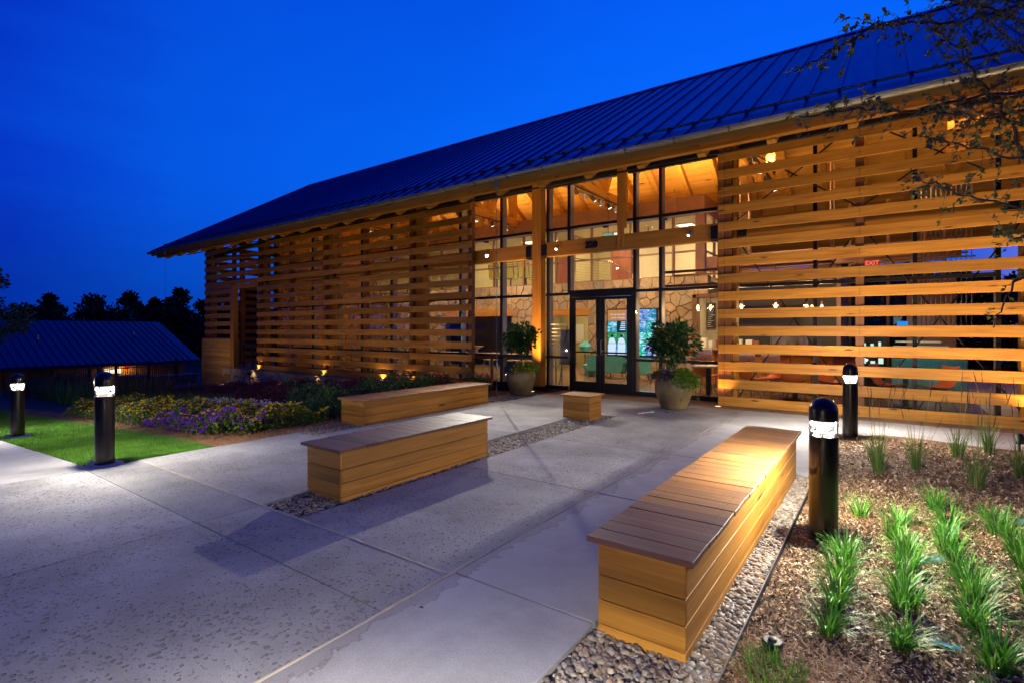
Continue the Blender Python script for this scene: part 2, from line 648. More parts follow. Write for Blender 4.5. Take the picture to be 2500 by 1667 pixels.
def concrete(name, col, pits=0.0, broom=False, stain=0.3, edge=None):
    m, nt, b, out = mat_new(name)
    b.inputs['Roughness'].default_value = 0.85
    b.inputs['Specular IOR Level'].default_value = 0.25
    v = coords(nt, rand=False)
    n1 = N(nt, 'ShaderNodeTexNoise', {'Scale': 1.3, 'Detail': 6.0, 'Roughness': 0.65})
    nt.links.new(v, n1.inputs['Vector'])
    rp = ramp(nt, [(0.3, tuple(c * (1 - stain) for c in col)), (0.7, tuple(c * (1 + stain * 0.5) for c in col))])
    nt.links.new(n1.outputs['Fac'], rp.inputs[0])
    n2 = N(nt, 'ShaderNodeTexNoise', {'Scale': 120.0, 'Detail': 3.0})
    nt.links.new(v, n2.inputs['Vector'])
    mm = N(nt, 'ShaderNodeMixRGB', {0: 0.35}, blend_type='OVERLAY')
    nt.links.new(rp.outputs[0], mm.inputs[1])
    nt.links.new(n2.outputs['Fac'], mm.inputs[2])
    oi = nt.nodes.new('ShaderNodeObjectInfo')
    hv = N(nt, 'ShaderNodeHueSaturation', {'Saturation': 1.0})
    mr = N(nt, 'ShaderNodeMapRange')
    mr.inputs['To Min'].default_value = 0.86
    mr.inputs['To Max'].default_value = 1.08
    nt.links.new(oi.outputs['Random'], mr.inputs['Value'])
    nt.links.new(mr.outputs[0], hv.inputs['Value'])
    nt.links.new(mm.outputs[0], hv.inputs['Color'])
    col_out = hv.outputs[0]
    # irregular dirt and damp patches
    n5 = N(nt, 'ShaderNodeTexNoise', {'Scale': 0.55, 'Detail': 8.0, 'Roughness': 0.72, 'Distortion': 0.6})
    nt.links.new(v, n5.inputs['Vector'])
    r5 = ramp(nt, [(0.46, (0, 0, 0)), (0.60, (0.38, 0.38, 0.38))])
    nt.links.new(n5.outputs['Fac'], r5.inputs[0])
    m5 = N(nt, 'ShaderNodeMixRGB', blend_type='MULTIPLY')
    m5.inputs[2].default_value = (0.55, 0.50, 0.46, 1)
    nt.links.new(r5.outputs[0], m5.inputs[0])
    nt.links.new(col_out, m5.inputs[1])
    col_out = m5.outputs[0]
    if edge is not None:
        # ragged tidemark beside the wide joint at x = edge
        sx_ = nt.nodes.new('ShaderNodeSeparateXYZ')
        nt.links.new(v, sx_.inputs[0])
        n6 = N(nt, 'ShaderNodeTexNoise', {'Scale': 3.2, 'Detail': 6.0, 'Roughness': 0.7})
        nt.links.new(v, n6.inputs['Vector'])
        lim = N(nt, 'ShaderNodeMath', {1: 0.40, 2: edge - 0.11}, operation='MULTIPLY_ADD')
        nt.links.new(n6.outputs['Fac'], lim.inputs[0])
        df = N(nt, 'ShaderNodeMath', operation='SUBTRACT')
        nt.links.new(lim.outputs[0], df.inputs[0])
        nt.links.new(sx_.outputs['X'], df.inputs[1])
        sm_ = ramp(nt, [(0.0, (0, 0, 0)), (0.004, (0.75, 0.75, 0.75)), (0.02, (0.32, 0.32, 0.32)), (0.2, (0.40, 0.40, 0.40))])
        nt.links.new(df.outputs[0], sm_.inputs[0])
        m6 = N(nt, 'ShaderNodeMixRGB', blend_type='MULTIPLY')
        m6.inputs[2].default_value = (0.50, 0.46, 0.40, 1)
        nt.links.new(sm_.outputs[0], m6.inputs[0])
        nt.links.new(col_out, m6.inputs[1])
        col_out = m6.outputs[0]
    h = None
    if pits:
        # rock-salt finish: scattered pits of several sizes, denser in patches
        wv = N(nt, 'ShaderNodeTexNoise', {'Scale': 30.0, 'Detail': 3.0})
        nt.links.new(v, wv.inputs['Vector'])
        dv = N(nt, 'ShaderNodeVectorMath', operation='MULTIPLY_ADD')
        dv.inputs[1].default_value = (0.03, 0.03, 0.0)
        nt.links.new(wv.outputs['Color'], dv.inputs[0])
        nt.links.new(v, dv.inputs[2])
        ms = []
        pn = N(nt, 'ShaderNodeTexNoise', {'Scale': 1.1, 'Detail': 3.0})
        nt.links.new(v, pn.inputs['Vector'])
        for sc, lo in ((21.0, 0.05), (40.0, 0.08)):
            sp = N(nt, 'ShaderNodeMapping')
            sp.inputs['Location'].default_value = (sc, sc * 0.37, 0)
            nt.links.new(dv.outputs[0], sp.inputs[0])
            vo = N(nt, 'ShaderNodeTexVoronoi', {'Scale': sc, 'Randomness': 1.0}, voronoi_dimensions='2D')
            nt.links.new(sp.outputs[0], vo.inputs['Vector'])
            # pit radius differs from cell to cell, many cells have none
            sx = N(nt, 'ShaderNodeSeparateColor')
            nt.links.new(vo.outputs['Color'], sx.inputs[0])
            th = N(nt, 'ShaderNodeMapRange')
            th.inputs['From Min'].default_value = 0.25
            th.inputs['From Max'].default_value = 1.0
            th.inputs['To Min'].default_value = -0.05
            th.inputs['To Max'].default_value = 0.34
            nt.links.new(sx.outputs[0], th.inputs['Value'])
            pm = N(nt, 'ShaderNodeMath', operation='MULTIPLY')
            nt.links.new(th.outputs[0], pm.inputs[0])
            mp2 = N(nt, 'ShaderNodeMapRange')
            mp2.inputs['From Min'].default_value = 0.35
            mp2.inputs['From Max'].default_value = 0.62
            mp2.inputs['To Min'].default_value = 0.45
            mp2.inputs['To Max'].default_value = 1.1
            nt.links.new(pn.outputs['Fac'], mp2.inputs['Value'])
            nt.links.new(mp2.outputs[0], pm.inputs[1])
            sb = N(nt, 'ShaderNodeMath', operation='SUBTRACT')
            nt.links.new(pm.outputs[0], sb.inputs[0])
            nt.links.new(vo.outputs['Distance'], sb.inputs[1])
            sm = N(nt, 'ShaderNodeMapRange', interpolation_type='SMOOTHSTEP')
            sm.inputs['From Min'].default_value = -0.02
            sm.inputs['From Max'].default_value = 0.08
            nt.links.new(sb.outputs[0], sm.inputs['Value'])
            ms.append(sm.outputs[0])
        mxm = N(nt, 'ShaderNodeMath', operation='MAXIMUM')
        nt.links.new(ms[0], mxm.inputs[0])
        nt.links.new(ms[1], mxm.inputs[1])
        inv = N(nt, 'ShaderNodeMath', operation='MULTIPLY_ADD')
        inv.inputs[1].default_value = -1.0
        inv.inputs[2].default_value = 1.0
        nt.links.new(mxm.outputs[0], inv.inputs[0])
        h = inv.outputs[0]
        dk = N(nt, 'ShaderNodeMixRGB', blend_type='MULTIPLY')
        dk.inputs[2].default_value = (0.72, 0.71, 0.70, 1)
        nt.links.new(mxm.outputs[0], dk.inputs[0])
        nt.links.new(col_out, dk.inputs[1])
        col_out = dk.outputs[0]
        bp = N(nt, 'ShaderNodeBump', {'Strength': pits, 'Distance': 0.03})
        nt.links.new(h, bp.inputs['Height'])
    else:
        vv = coords(nt, (260, 8, 1) if broom else (60, 60, 60), rand=False)
        n3 = N(nt, 'ShaderNodeTexNoise', {'Scale': 1.0, 'Detail': 2.0})
        nt.links.new(vv, n3.inputs['Vector'])
        bp = N(nt, 'ShaderNodeBump', {'Strength': 0.35, 'Distance': 0.003})
        nt.links.new(n3.outputs['Fac'], bp.inputs['Height'])
    nt.links.new(bp.outputs[0], b.inputs['Normal'])
    nt.links.new(col_out, b.inputs['Base Color'])
    return m


def stone_mat(name, stops, bump=0.6):
    m, nt, b, out = mat_new(name)
    b.inputs['Roughness'].default_value = 0.85
    b.inputs['Specular IOR Level'].default_value = 0.25
    oi = nt.nodes.new('ShaderNodeObjectInfo')
    rp = ramp(nt, stops)
    nt.links.new(oi.outputs['Random'], rp.inputs[0])
    v = coords(nt)
    n1 = N(nt, 'ShaderNodeTexNoise', {'Scale': 7.0, 'Detail': 6.0, 'Roughness': 0.65})
    nt.links.new(v, n1.inputs['Vector'])
    mm = N(nt, 'ShaderNodeMixRGB', {0: 0.55}, blend_type='OVERLAY')
    nt.links.new(rp.outputs[0], mm.inputs[1])
    nt.links.new(n1.outputs['Fac'], mm.inputs[2])
    nt.links.new(mm.outputs[0], b.inputs['Base Color'])
    bp = N(nt, 'ShaderNodeBump', {'Strength': bump, 'Distance': 0.03})
    nt.links.new(n1.outputs['Fac'], bp.inputs['Height'])
    nt.links.new(bp.outputs[0], b.inputs['Normal'])
    return m


M = {}
CED_D, CED_L = (0.21, 0.072, 0.009), (0.58, 0.265, 0.034)
M['slat'] = wood('cedar_slat', CED_D, CED_L, 'X', objvar=0.24, dens=1.3)
M['slat_y'] = wood('cedar_slat_y', CED_D, CED_L, 'Y', objvar=0.16)
M['fir_z'] = wood('fir_post', (0.28, 0.095, 0.012), (0.54, 0.24, 0.032), 'Z', knots=False, objvar=0.10)
M['fir_x'] = wood('fir_beam', (0.27, 0.095, 0.013), (0.52, 0.24, 0.034), 'X', knots=False, objvar=0.10)
M['fir_y'] = wood('fir_rafter', (0.30, 0.12, 0.018), (0.56, 0.29, 0.048), 'Y', knots=False, objvar=0.12)
M['batten'] = wood('batten_wood', (0.11, 0.035, 0.012), (0.24, 0.09, 0.03), 'Z', knots=False)
M['cedar_panel'] = wood('cedar_panel', (0.24, 0.10, 0.015), (0.54, 0.29, 0.05), 'X', dens=1.7, objvar=0.42)
M['bench_side_x'] = wood('bench_side_x', (0.20, 0.072, 0.010), (0.52, 0.235, 0.034), 'X', dens=1.0, objvar=0.22, grain=1.5)
M['bench_side_y'] = wood('bench_side_y', (0.20, 0.072, 0.010), (0.52, 0.235, 0.034), 'Y', dens=1.0, objvar=0.22, grain=1.5)
M['bench_top_x'] = wood('bench_top_x', (0.20, 0.075, 0.022), (0.46, 0.205, 0.050), 'X', dens=0.7, objvar=0.22, weather=0.45)
M['bench_worn_dim_x'] = wood('bench_worn_shaded_x', (0.06, 0.022, 0.018), (0.19, 0.075, 0.055), 'X', dens=0.7, objvar=0.25, weather=0.5)  # weathered lid planks, colour also darkened where lamplight is missing
def roof_metal():
    m, nt, b, out = mat_new('standing_seam_metal')
    b.inputs['Metallic'].default_value = 0.85
    v = coords(nt, (7.0, 0.5, 0.5))
    n1 = N(nt, 'ShaderNodeTexNoise', {'Scale': 1.0, 'Detail': 6.0, 'Roughness': 0.65})
    nt.links.new(v, n1.inputs['Vector'])
    r1 = ramp(nt, [(0.3, (0.020, 0.024, 0.20)), (0.7, (0.032, 0.040, 0.30))])
    nt.links.new(n1.outputs['Fac'], r1.inputs[0])
    oi = nt.nodes.new('ShaderNodeObjectInfo')
    mr = N(nt, 'ShaderNodeMapRange')
    mr.inputs['To Min'].default_value = 0.82
    mr.inputs['To Max'].default_value = 1.12
    nt.links.new(oi.outputs['Random'], mr.inputs['Value'])
    hv = N(nt, 'ShaderNodeHueSaturation')
    nt.links.new(r1.outputs[0], hv.inputs['Color'])
    nt.links.new(mr.outputs[0], hv.inputs['Value'])
    nt.links.new(hv.outputs[0], b.inputs['Base Color'])
    r2 = N(nt, 'ShaderNodeMapRange')
    r2.inputs['To Min'].default_value = 0.26
    r2.inputs['To Max'].default_value = 0.50
    nt.links.new(n1.outputs['Fac'], r2.inputs['Value'])
    nt.links.new(r2.outputs[0], b.inputs['Roughness'])
    v2 = coords(nt, (1.2, 0.35, 0.35))
    n2 = N(nt, 'ShaderNodeTexNoise', {'Scale': 1.6, 'Detail': 2.0})
    nt.links.new(v2, n2.inputs['Vector'])
    bp = N(nt, 'ShaderNodeBump', {'Strength': 0.35, 'Distance': 0.03})
    nt.links.new(n2.outputs['Fac'], bp.inputs['Height'])
    nt.links.new(bp.outputs[0], b.inputs['Normal'])
    return m


M['roof'] = roof_metal()
M['roof2'] = basic('pavilion_metal', (0.010, 0.007, 0.075), rough=0.42, metal=0.8, var=0.10, scale=0.8)
M['zinc'] = basic('gutter_zinc', (0.32, 0.31, 0.29), rough=0.42, metal=0.75, var=0.15, scale=3)
M['rail_metal'] = basic('snow_rail_metal', (0.10, 0.10, 0.11), rough=0.4, metal=0.7)
M['black'] = basic('black_steel', (0.010, 0.010, 0.012), rough=0.45, metal=0.3)
M['bronze'] = basic('dark_bronze_frame', (0.012, 0.010, 0.010), rough=0.4, metal=0.4)
M['alum'] = basic('brushed_frame_back', (0.20, 0.21, 0.27), rough=0.5, metal=0.5)
M['glass'] = glassy('window_glass', (0.94, 0.95, 0.96), 0.55)
M['glass2'] = glassy('inner_glass', (0.95, 0.96, 0.97), 0.5)
M['bollard'] = basic('bollard_bronze', (0.020, 0.015, 0.013), rough=0.28, metal=0.65, var=0.2, scale=4, coat=0.4)
M['lens'] = glassy('bollard_lens', (0.96, 0.97, 1.0), 1.0, 0.05)
M['lens_glow'] = emis('bollard_reflector_lit', (1.0, 0.96, 0.86), 1.6)
M['salt'] = concrete('rock_salt_concrete', (0.34, 0.33, 0.315), pits=0.9)
M['smooth'] = concrete('broomed_concrete', (0.42, 0.41, 0.395), broom=True, stain=0.2, edge=-2.2)
M['band'] = concrete('brown_paver', (0.26, 0.17, 0.11), stain=0.3)
M['joint'] = basic('joint_base', (0.05, 0.045, 0.04), rough=0.95)
M['sealant'] = basic('tan_sealant', (0.42, 0.36, 0.26), rough=0.8, bump=0.4)
M['soil'] = basic('dark_soil', (0.045, 0.03, 0.02), rough=1.0, var=0.4, scale=3, bump=0.6, bscale=14)
M['mulch_base'] = basic('mulch_base', (0.085, 0.048, 0.024), rough=1.0, var=0.5, scale=9, bump=1.0, bscale=50)
M['grass_base'] = basic('turf_base', (0.022, 0.05, 0.010), rough=1.0, var=0.4, scale=5)
M['gravel_base'] = basic('gravel_base', (0.07, 0.06, 0.05), rough=1.0)
M['pebble'] = island('river_pebbles', [(0.0, (0.17, 0.11, 0.065)), (0.22, (0.33, 0.28, 0.21)), (0.40, (0.17, 0.165, 0.16)), (0.60, (0.44, 0.36, 0.25)), (0.80, (0.075, 0.07, 0.07)), (1.0, (0.36, 0.23, 0.13))], rough=0.55, bump=0.3)
M['chip'] = island('bark_chips', [(0.0, (0.045, 0.024, 0.012)), (0.30, (0.15, 0.080, 0.035)), (0.55, (0.32, 0.19, 0.09)), (0.8, (0.54, 0.38, 0.21)), (1.0, (0.76, 0.62, 0.42))], rough=0.9)
M['straw'] = island('pine_straw', [(0.0, (0.14, 0.055, 0.02)), (0.5, (0.30, 0.14, 0.05)), (1.0, (0.44, 0.25, 0.10))], rough=0.8)
M['blade'] = island('grass_blade', [(0.0, (0.03, 0.13, 0.012)), (0.5, (0.07, 0.25, 0.02)), (0.9, (0.16, 0.36, 0.04)), (1.0, (0.30, 0.36, 0.16))], rough=0.5, transl=0.3)
M['turf'] = island('turf_blade', [(0.0, (0.05, 0.17, 0.012)), (0.5, (0.10, 0.30, 0.02)), (1.0, (0.20, 0.38, 0.04))], rough=0.6, transl=0.35, patch=True)
M['reed'] = island('reed_blade', [(0.0, (0.05, 0.13, 0.025)), (0.5, (0.10, 0.22, 0.04)), (0.85, (0.22, 0.28, 0.08)), (1.0, (0.30, 0.24, 0.10))], rough=0.5, transl=0.3)
M['seed'] = island('seed_head', [(0.0, (0.06, 0.03, 0.025)), (1.0, (0.14, 0.08, 0.05))], rough=0.8)
M['leaf'] = island('shrub_leaf', [(0.0, (0.015, 0.05, 0.010)), (0.6, (0.035, 0.11, 0.02)), (1.0, (0.07, 0.16, 0.03))], rough=0.4, transl=0.2)
M['leaf_topiary'] = island('glossy_leaf', [(0.0, (0.008, 0.03, 0.006)), (0.6, (0.02, 0.065, 0.012)), (1.0, (0.05, 0.11, 0.02))], rough=0.3, transl=0.1)
M['leaf_tree'] = island('tree_leaf', [(0.0, (0.07, 0.09, 0.02)), (0.6, (0.17, 0.19, 0.045)), (0.9, (0.26, 0.26, 0.07)), (1.0, (0.30, 0.20, 0.07))], rough=0.5, transl=0.3)
M['leaf_dark'] = island('far_tree_leaf', [(0.0, (0.010, 0.020, 0.008)), (1.0, (0.03, 0.05, 0.018))], rough=0.8)
M['leaf_red'] = island('burgundy_leaf', [(0.0, (0.05, 0.012, 0.02)), (0.6, (0.11, 0.02, 0.035)), (1.0, (0.16, 0.04, 0.05))], rough=0.6, transl=0.2)
M['leaf_lime'] = island('lime_leaf', [(0.0, (0.06, 0.15, 0.012)), (1.0, (0.20, 0.34, 0.03))], rough=0.5, transl=0.3)
M['yellow'] = island('yellow_petal', [(0.0, (0.85, 0.48, 0.008)), (1.0, (0.92, 0.74, 0.02))], rough=0.6, transl=0.2)
M['purple'] = island('purple_petal', [(0.0, (0.12, 0.012, 0.36)), (1.0, (0.28, 0.05, 0.58))], rough=0.6, transl=0.2)
M['white_petal'] = island('white_petal', [(0.0, (0.55, 0.52, 0.62)), (1.0, (0.78, 0.76, 0.82))], rough=0.6)
M['red_petal'] = island('red_petal', [(0.0, (0.45, 0.02, 0.06)), (1.0, (0.65, 0.05, 0.12))], rough=0.6)
M['pink_petal'] = island('coral_petal', [(0.0, (0.75, 0.16, 0.10)), (1.0, (0.85, 0.36, 0.24))], rough=0.6)
M['bark'] = basic('bark', (0.07, 0.05, 0.035), rough=0.9, var=0.4, scale=20, bump=0.7, bscale=40)
M['clay'] = basic('glazed_clay', (0.21, 0.145, 0.06), rough=0.38, var=0.35, scale=2.2, bump=0.1, bscale=18, coat=0.25)
M['iron'] = basic('black_iron', (0.03, 0.028, 0.026), rough=0.5, metal=0.4)
STN = [(0.0, (0.30, 0.19, 0.11)), (0.25, (0.40, 0.27, 0.16)), (0.5, (0.36, 0.28, 0.20)), (0.75, (0.46, 0.31, 0.17)), (1.0, (0.28, 0.22, 0.17))]
M['stone'] = stone_mat('fieldstone', [(p, tuple(c * 0.82 for c in k)) for p, k in STN])
M['stone_out'] = stone_mat('fieldstone_outside', [(0.0, (0.24, 0.20, 0.17)), (0.4, (0.34, 0.27, 0.20)), (0.7, (0.30, 0.28, 0.27)), (1.0, (0.42, 0.32, 0.20))])
M['mortar'] = basic('mortar', (0.05, 0.04, 0.032), rough=0.95)
M['cap'] = basic('wall_cap', (0.20, 0.10, 0.06), rough=0.7)
def ceiling_boards():
    m = wood('pine_ceiling', (0.38, 0.17, 0.028), (0.66, 0.37, 0.075), 'X', dens=0.6, objvar=0.04)
    nt = m.node_tree
    b = [n for n in nt.nodes if n.type == 'BSDF_PRINCIPLED'][0]
    src = b.inputs['Base Color'].links[0].from_socket
    tc = nt.nodes.new('ShaderNodeTexCoord')
    sp = nt.nodes.new('ShaderNodeSeparateXYZ')
    nt.links.new(tc.outputs['Object'], sp.inputs[0])
    dv = N(nt, 'ShaderNodeMath', {1: 1 / 0.115}, operation='MULTIPLY')
    nt.links.new(sp.outputs['Y'], dv.inputs[0])
    fr = N(nt, 'ShaderNodeMath', operation='FRACT')
    nt.links.new(dv.outputs[0], fr.inputs[0])
    fl = N(nt, 'ShaderNodeMath', operation='FLOOR')
    nt.links.new(dv.outputs[0], fl.inputs[0])
    wn_ = N(nt, 'ShaderNodeTexWhiteNoise', noise_dimensions='1D')
    nt.links.new(fl.outputs[0], wn_.inputs['W'])
    lr = ramp(nt, [(0.0, (0.25, 0.25, 0.25)), (0.05, (1, 1, 1))])
    nt.links.new(fr.outputs[0], lr.inputs[0])
    vr = N(nt, 'ShaderNodeMapRange')
    vr.inputs['To Min'].default_value = 0.78
    vr.inputs['To Max'].default_value = 1.15
    nt.links.new(wn_.outputs['Value'], vr.inputs['Value'])
    hv = N(nt, 'ShaderNodeHueSaturation')
    nt.links.new(src, hv.inputs['Color'])
    nt.links.new(vr.outputs[0], hv.inputs['Value'])
    mk = N(nt, 'ShaderNodeMixRGB', {0: 1.0}, blend_type='MULTIPLY')
    nt.links.new(hv.outputs[0], mk.inputs[1])
    nt.links.new(lr.outputs[0], mk.inputs[2])
    nt.links.new(mk.outputs[0], b.inputs['Base Color'])
    return m


M['ceil'] = ceiling_boards()
M['plaster'] = basic('khaki_plaster', (0.46, 0.40, 0.20), rough=0.8, var=0.05)
M['plaster_w'] = basic('cream_plaster', (0.62, 0.55, 0.38), rough=0.8, var=0.05)
M['floor_in'] = basic('stained_floor', (0.20, 0.13, 0.08), rough=0.22, var=0.3, scale=2)
M['bulk'] = basic('bulkhead_board', (0.17, 0.075, 0.045), rough=0.35, var=0.2, scale=3)
M['red_wood'] = wood('red_panel', (0.22, 0.06, 0.03), (0.38, 0.13, 0.06), 'Z', knots=False)
M['teal_fab'] = basic('teal_fabric', (0.10, 0.42, 0.42), rough=0.8, var=0.1, bump=0.3, bscale=120)
M['teal_tile'] = basic('teal_tile', (0.08, 0.32, 0.38), rough=0.3, var=0.3, scale=30)
M['orange'] = basic('orange_shell', (0.72, 0.17, 0.03), rough=0.45, var=0.05)
M['wchair'] = basic('white_shell', (0.62, 0.58, 0.55), rough=0.5, var=0.05)
M['chrome'] = basic('chrome_leg', (0.55, 0.52, 0.48), rough=0.25, metal=0.9)
M['lime_fab'] = basic('chartreuse_mesh', (0.52, 0.48, 0.06), rough=0.7, var=0.05)
M['white'] = basic('white_board', (0.72, 0.70, 0.66), rough=0.5, var=0.04)
M['paper'] = basic('print_paper', (0.66, 0.68, 0.60), rough=0.6, var=0.2, scale=4)
M['chalk'] = basic('chalkboard', (0.03, 0.028, 0.03), rough=0.8)
M['siding'] = basic('painted_siding', (0.40, 0.36, 0.25), rough=0.7, var=0.06)
M['num'] = basic('black_numeral', (0.006, 0.006, 0.006), rough=0.4)
M['vinyl'] = basic('white_vinyl', (0.75, 0.75, 0.78), rough=0.6)
M['bulb'] = emis('bulb_glow', (1.0, 0.62, 0.22), 16)
M['spot_face'] = emis('spot_face', (1.0, 0.86, 0.62), 14)
M['spot_hot'] = emis('beam_spot_face', (1.0, 0.86, 0.66), 60)
M['up_face'] = emis('uplight_face', (1.0, 0.66, 0.28), 4)
M['panel_face'] = emis('ceiling_panel_face', (1.0, 0.80, 0.50), 3.0)
M['exit_red'] = emis('exit_red', (1.0, 0.02, 0.015), 0.55)
M['exit_txt'] = emis('exit_letters', (1.0, 0.28, 0.18), 1.0)
M['tv_blue'] = emis('tv_blue', (0.02, 0.28, 1.0), 1.1)
M['tv_teal'] = emis('tv_teal', (0.03, 0.50, 0.45), 0.9)
M['shop_glow'] = emis('display_glow', (0.65, 0.9, 0.72), 1.2)
WARM = (1.0, 0.60, 0.24)
WARM2 = (1.0, 0.72, 0.40)
COOL = (1.0, 0.93, 0.80)
# ================================================================== GROUND
def sheet(name, x0, x1, y0, y1, nx, ny, zf, mat, parent=None, loc=(0, 0, 0)):
    xs = np.linspace(x0, x1, nx)
    ys = np.linspace(y0, y1, ny)
    X, Y = np.meshgrid(xs, ys)
    Z = zf(X, Y)
    V = np.stack([X.ravel(), Y.ravel(), Z.ravel()], 1)
    i = np.arange(nx * ny).reshape(ny, nx)
    F = np.stack([i[:-1, :-1].ravel(), i[:-1, 1:].ravel(), i[1:, 1:].ravel(), i[1:, :-1].ravel()], 1)
    return np_obj(name, V, F, mat, parent, loc, smooth=True)


xs = np.concatenate([np.linspace(-420, -60, 8), np.linspace(-55, 12, 60), np.linspace(20, 420, 8)])
ys = np.concatenate([np.linspace(-300, -20, 8), np.linspace(-15, 60, 40), np.linspace(70, 600, 10)])
X, Y = np.meshgrid(xs, ys)
V = np.stack([X.ravel(), Y.ravel(), (tzn(X) - 0.14).ravel()], 1)
i = np.arange(len(xs) * len(ys)).reshape(len(ys), len(xs))
F = np.stack([i[:-1, :-1].ravel(), i[:-1, 1:].ravel(), i[1:, 1:].ravel(), i[1:, :-1].ravel()], 1)
tag(np_obj('ground', V, F, M['soil'], smooth=True), kind='structure')

# plaza: a dark joint base with every slab lying on it
plaza = MB()
plaza.poly([(-7.10, -6), (4.0, -6), (4.0, 2), (-0.62, 2.0), (-0.62, 8.55), (8, 9.05), (8, 11.5), (-6.70, 11.5), (-6.70, 4.36), (-7.10, 4.36)], -0.12, -0.035)
plaza = tag(plaza.build('plaza', M['joint'], loc=(0, 0, 0)), kind='structure')


def slab(pts, mat, name='paving_slab', z=0.0):
    """pts ccw; shrunk by half a joint, edges eased"""
    mb = MB()
    mb.poly(pts, -0.08, z)
    return mb.build(name, M[mat], plaza, bev=0.0022 if mat == 'salt' else 0.005)


def rect(x0, y0, x1, y1, g=0.005):
    return [(x0 + g, y0 + g), (x1 - g, y0 + g), (x1 - g, y1 - g), (x0 + g, y1 - g)]


for x0, y0, x1, y1 in ((-4.4, -3.0, -2.2, -0.35), (-4.4, -0.35, -2.2, 1.86), (-7.05, -3.0, -4.4, -0.35), (-7.05, -0.35, -4.4, 1.86), (-7.10, 1.86, -4.4, 2.38), (-4.4, 1.86, -2.2, 2.38),
                       (-3.85, 2.38, -2.2, 4.40), (-3.85, 4.40, -2.2, 6.27), (-3.85, 6.27, -2.2, 8.87),
                       (-6.72, 4.40, -4.45, 6.27), (-6.72, 6.27, -4.45, 8.87), (-7.12, 2.38, -4.42, 4.40),
                       (-6.62, 8.87, -4.42, 10.57), (-4.42, 8.87, -2.2, 10.57)):
    q_ = rect(x0, y0, x1, y1)
    c_ = 0.0022
    q_ = [(p[0], y1 - c_ if (y1 == 1.86 and p[1] > y0 + .1) else (y0 + c_ if (y0 == 1.86 and p[1] < y1 - .1) else p[1])) for p in q_]
    slab(q_, 'salt')
slab(rect(-4.45, 8.50, -3.85, 8.87, 0.003), 'salt')
for x0, y0, x1, y1 in ((-2.2, -3.0, -1.22, -0.35), (-2.2, -0.35, -1.22, 2.43), (-2.2, 2.43, -1.22, 4.40), (-2.2, 4.40, -1.22, 6.29), (-2.2, 6.29, -0.62, 8.87)):
    slab(rect(x0, y0, x1, y1), 'smooth')
slab([(-2.195, 8.875), (-0.62, 8.875), (-0.35, 9.0), (0.0, 9.06), (0.0, 10.565), (-2.195, 10.565)], 'smooth')
for x0, x1 in ((0, 2.25), (2.25, 4.5), (4.5, 7.5)):
    slab(rect(x0, 9.06, x1, 10.57), 'smooth')
bx = [-6.62, -5.5, -4.4, -3.38, -2.85, -1.7, -0.6, 0.5, 1.6, 2.7, 3.8, 4.9, 6.0, 7.5]
for a, b in zip(bx, bx[1:]):
    slab(rect(a, 10.57, b, 11.49, 0.006), 'band')
# raised tan sealant in the wide joints
for p0, p1 in (((-2.2, -3.0), (-2.2, 8.87)), ((-7.1, 2.38), (-2.22, 2.38))):
    n = 60
    sv = []
    for k in range(n + 1):
        t = k / n
        sv.append((p0[0] + (p1[0] - p0[0]) * t + random.uniform(-0.003, 0.003), p0[1] + (p1[1] - p0[1]) * t + random.uniform(-0.003, 0.003), -0.004))
    MB().tube(sv, [0.011 + random.uniform(-0.003, 0.003) for _ in sv], 6).build('joint_sealant', M['sealant'], plaza, smooth=True)

# smooth path along the lawn, following the fall of the land to the left
path = tag(sheet('path', -30, -7.06, -2.6, 1.93, 24, 3, lambda X, Y: tzn(X) - 0.09, M['joint'], loc=(-18, 0, -0.5)), kind='structure')
for x0, x1 in ((-7.065, -9.4), (-9.4, -11.8), (-11.8, -14.2), (-14.2, -16.6), (-16.6, -19.0), (-19.0, -21.4), (-21.4, -23.8), (-23.8, -26.2), (-26.2, -28.6)):
    y1a, y1b = 1.92, 1.93
    z0, z1 = tz(x0), tz(x1)
    x0 -= 0.006; x1 += 0.006
    mb = MB()
    vs = [(x1, -2.5, z1 - 0.07), (x0, -2.5, z0 - 0.07), (x0, y1a, z0 - 0.07), (x1, y1b, z1 - 0.07), (x1, -2.5, z1), (x0, -2.5, z0), (x0, y1a, z0), (x1, y1b, z1)]
    mb.add(vs, [(0, 3, 2, 1), (4, 5, 6, 7), (0, 1, 5, 4), (1, 2, 6, 5), (2, 3, 7, 6), (3, 0, 4, 7)])
    mb.build('path_slab', M['smooth'], path, bev=0.006)

# beds
tag(sheet('lawn_soil', -34, -7.13, 1.94, 3.45, 60, 6, lambda X, Y: tzn(X) - 0.030, M['grass_base'], loc=(-15, 2.6, -0.4)), kind='structure')
tag(sheet('flower_bed_soil', -34, -6.74, 3.2, 11.3, 60, 12, lambda X, Y: tzn(X) - 0.045 + 0.0 * Y, M['mulch_base'], loc=(-15, 6, -0.4)), kind='structure')


def bed_z(X, Y):
    e = np.clip((X + 0.58) / 0.5, 0, 1)
    return -0.035 + 0.055 * e + 0.018 * np.sin(X * 3.1 + 1.0) * np.sin(Y * 2.3) * e


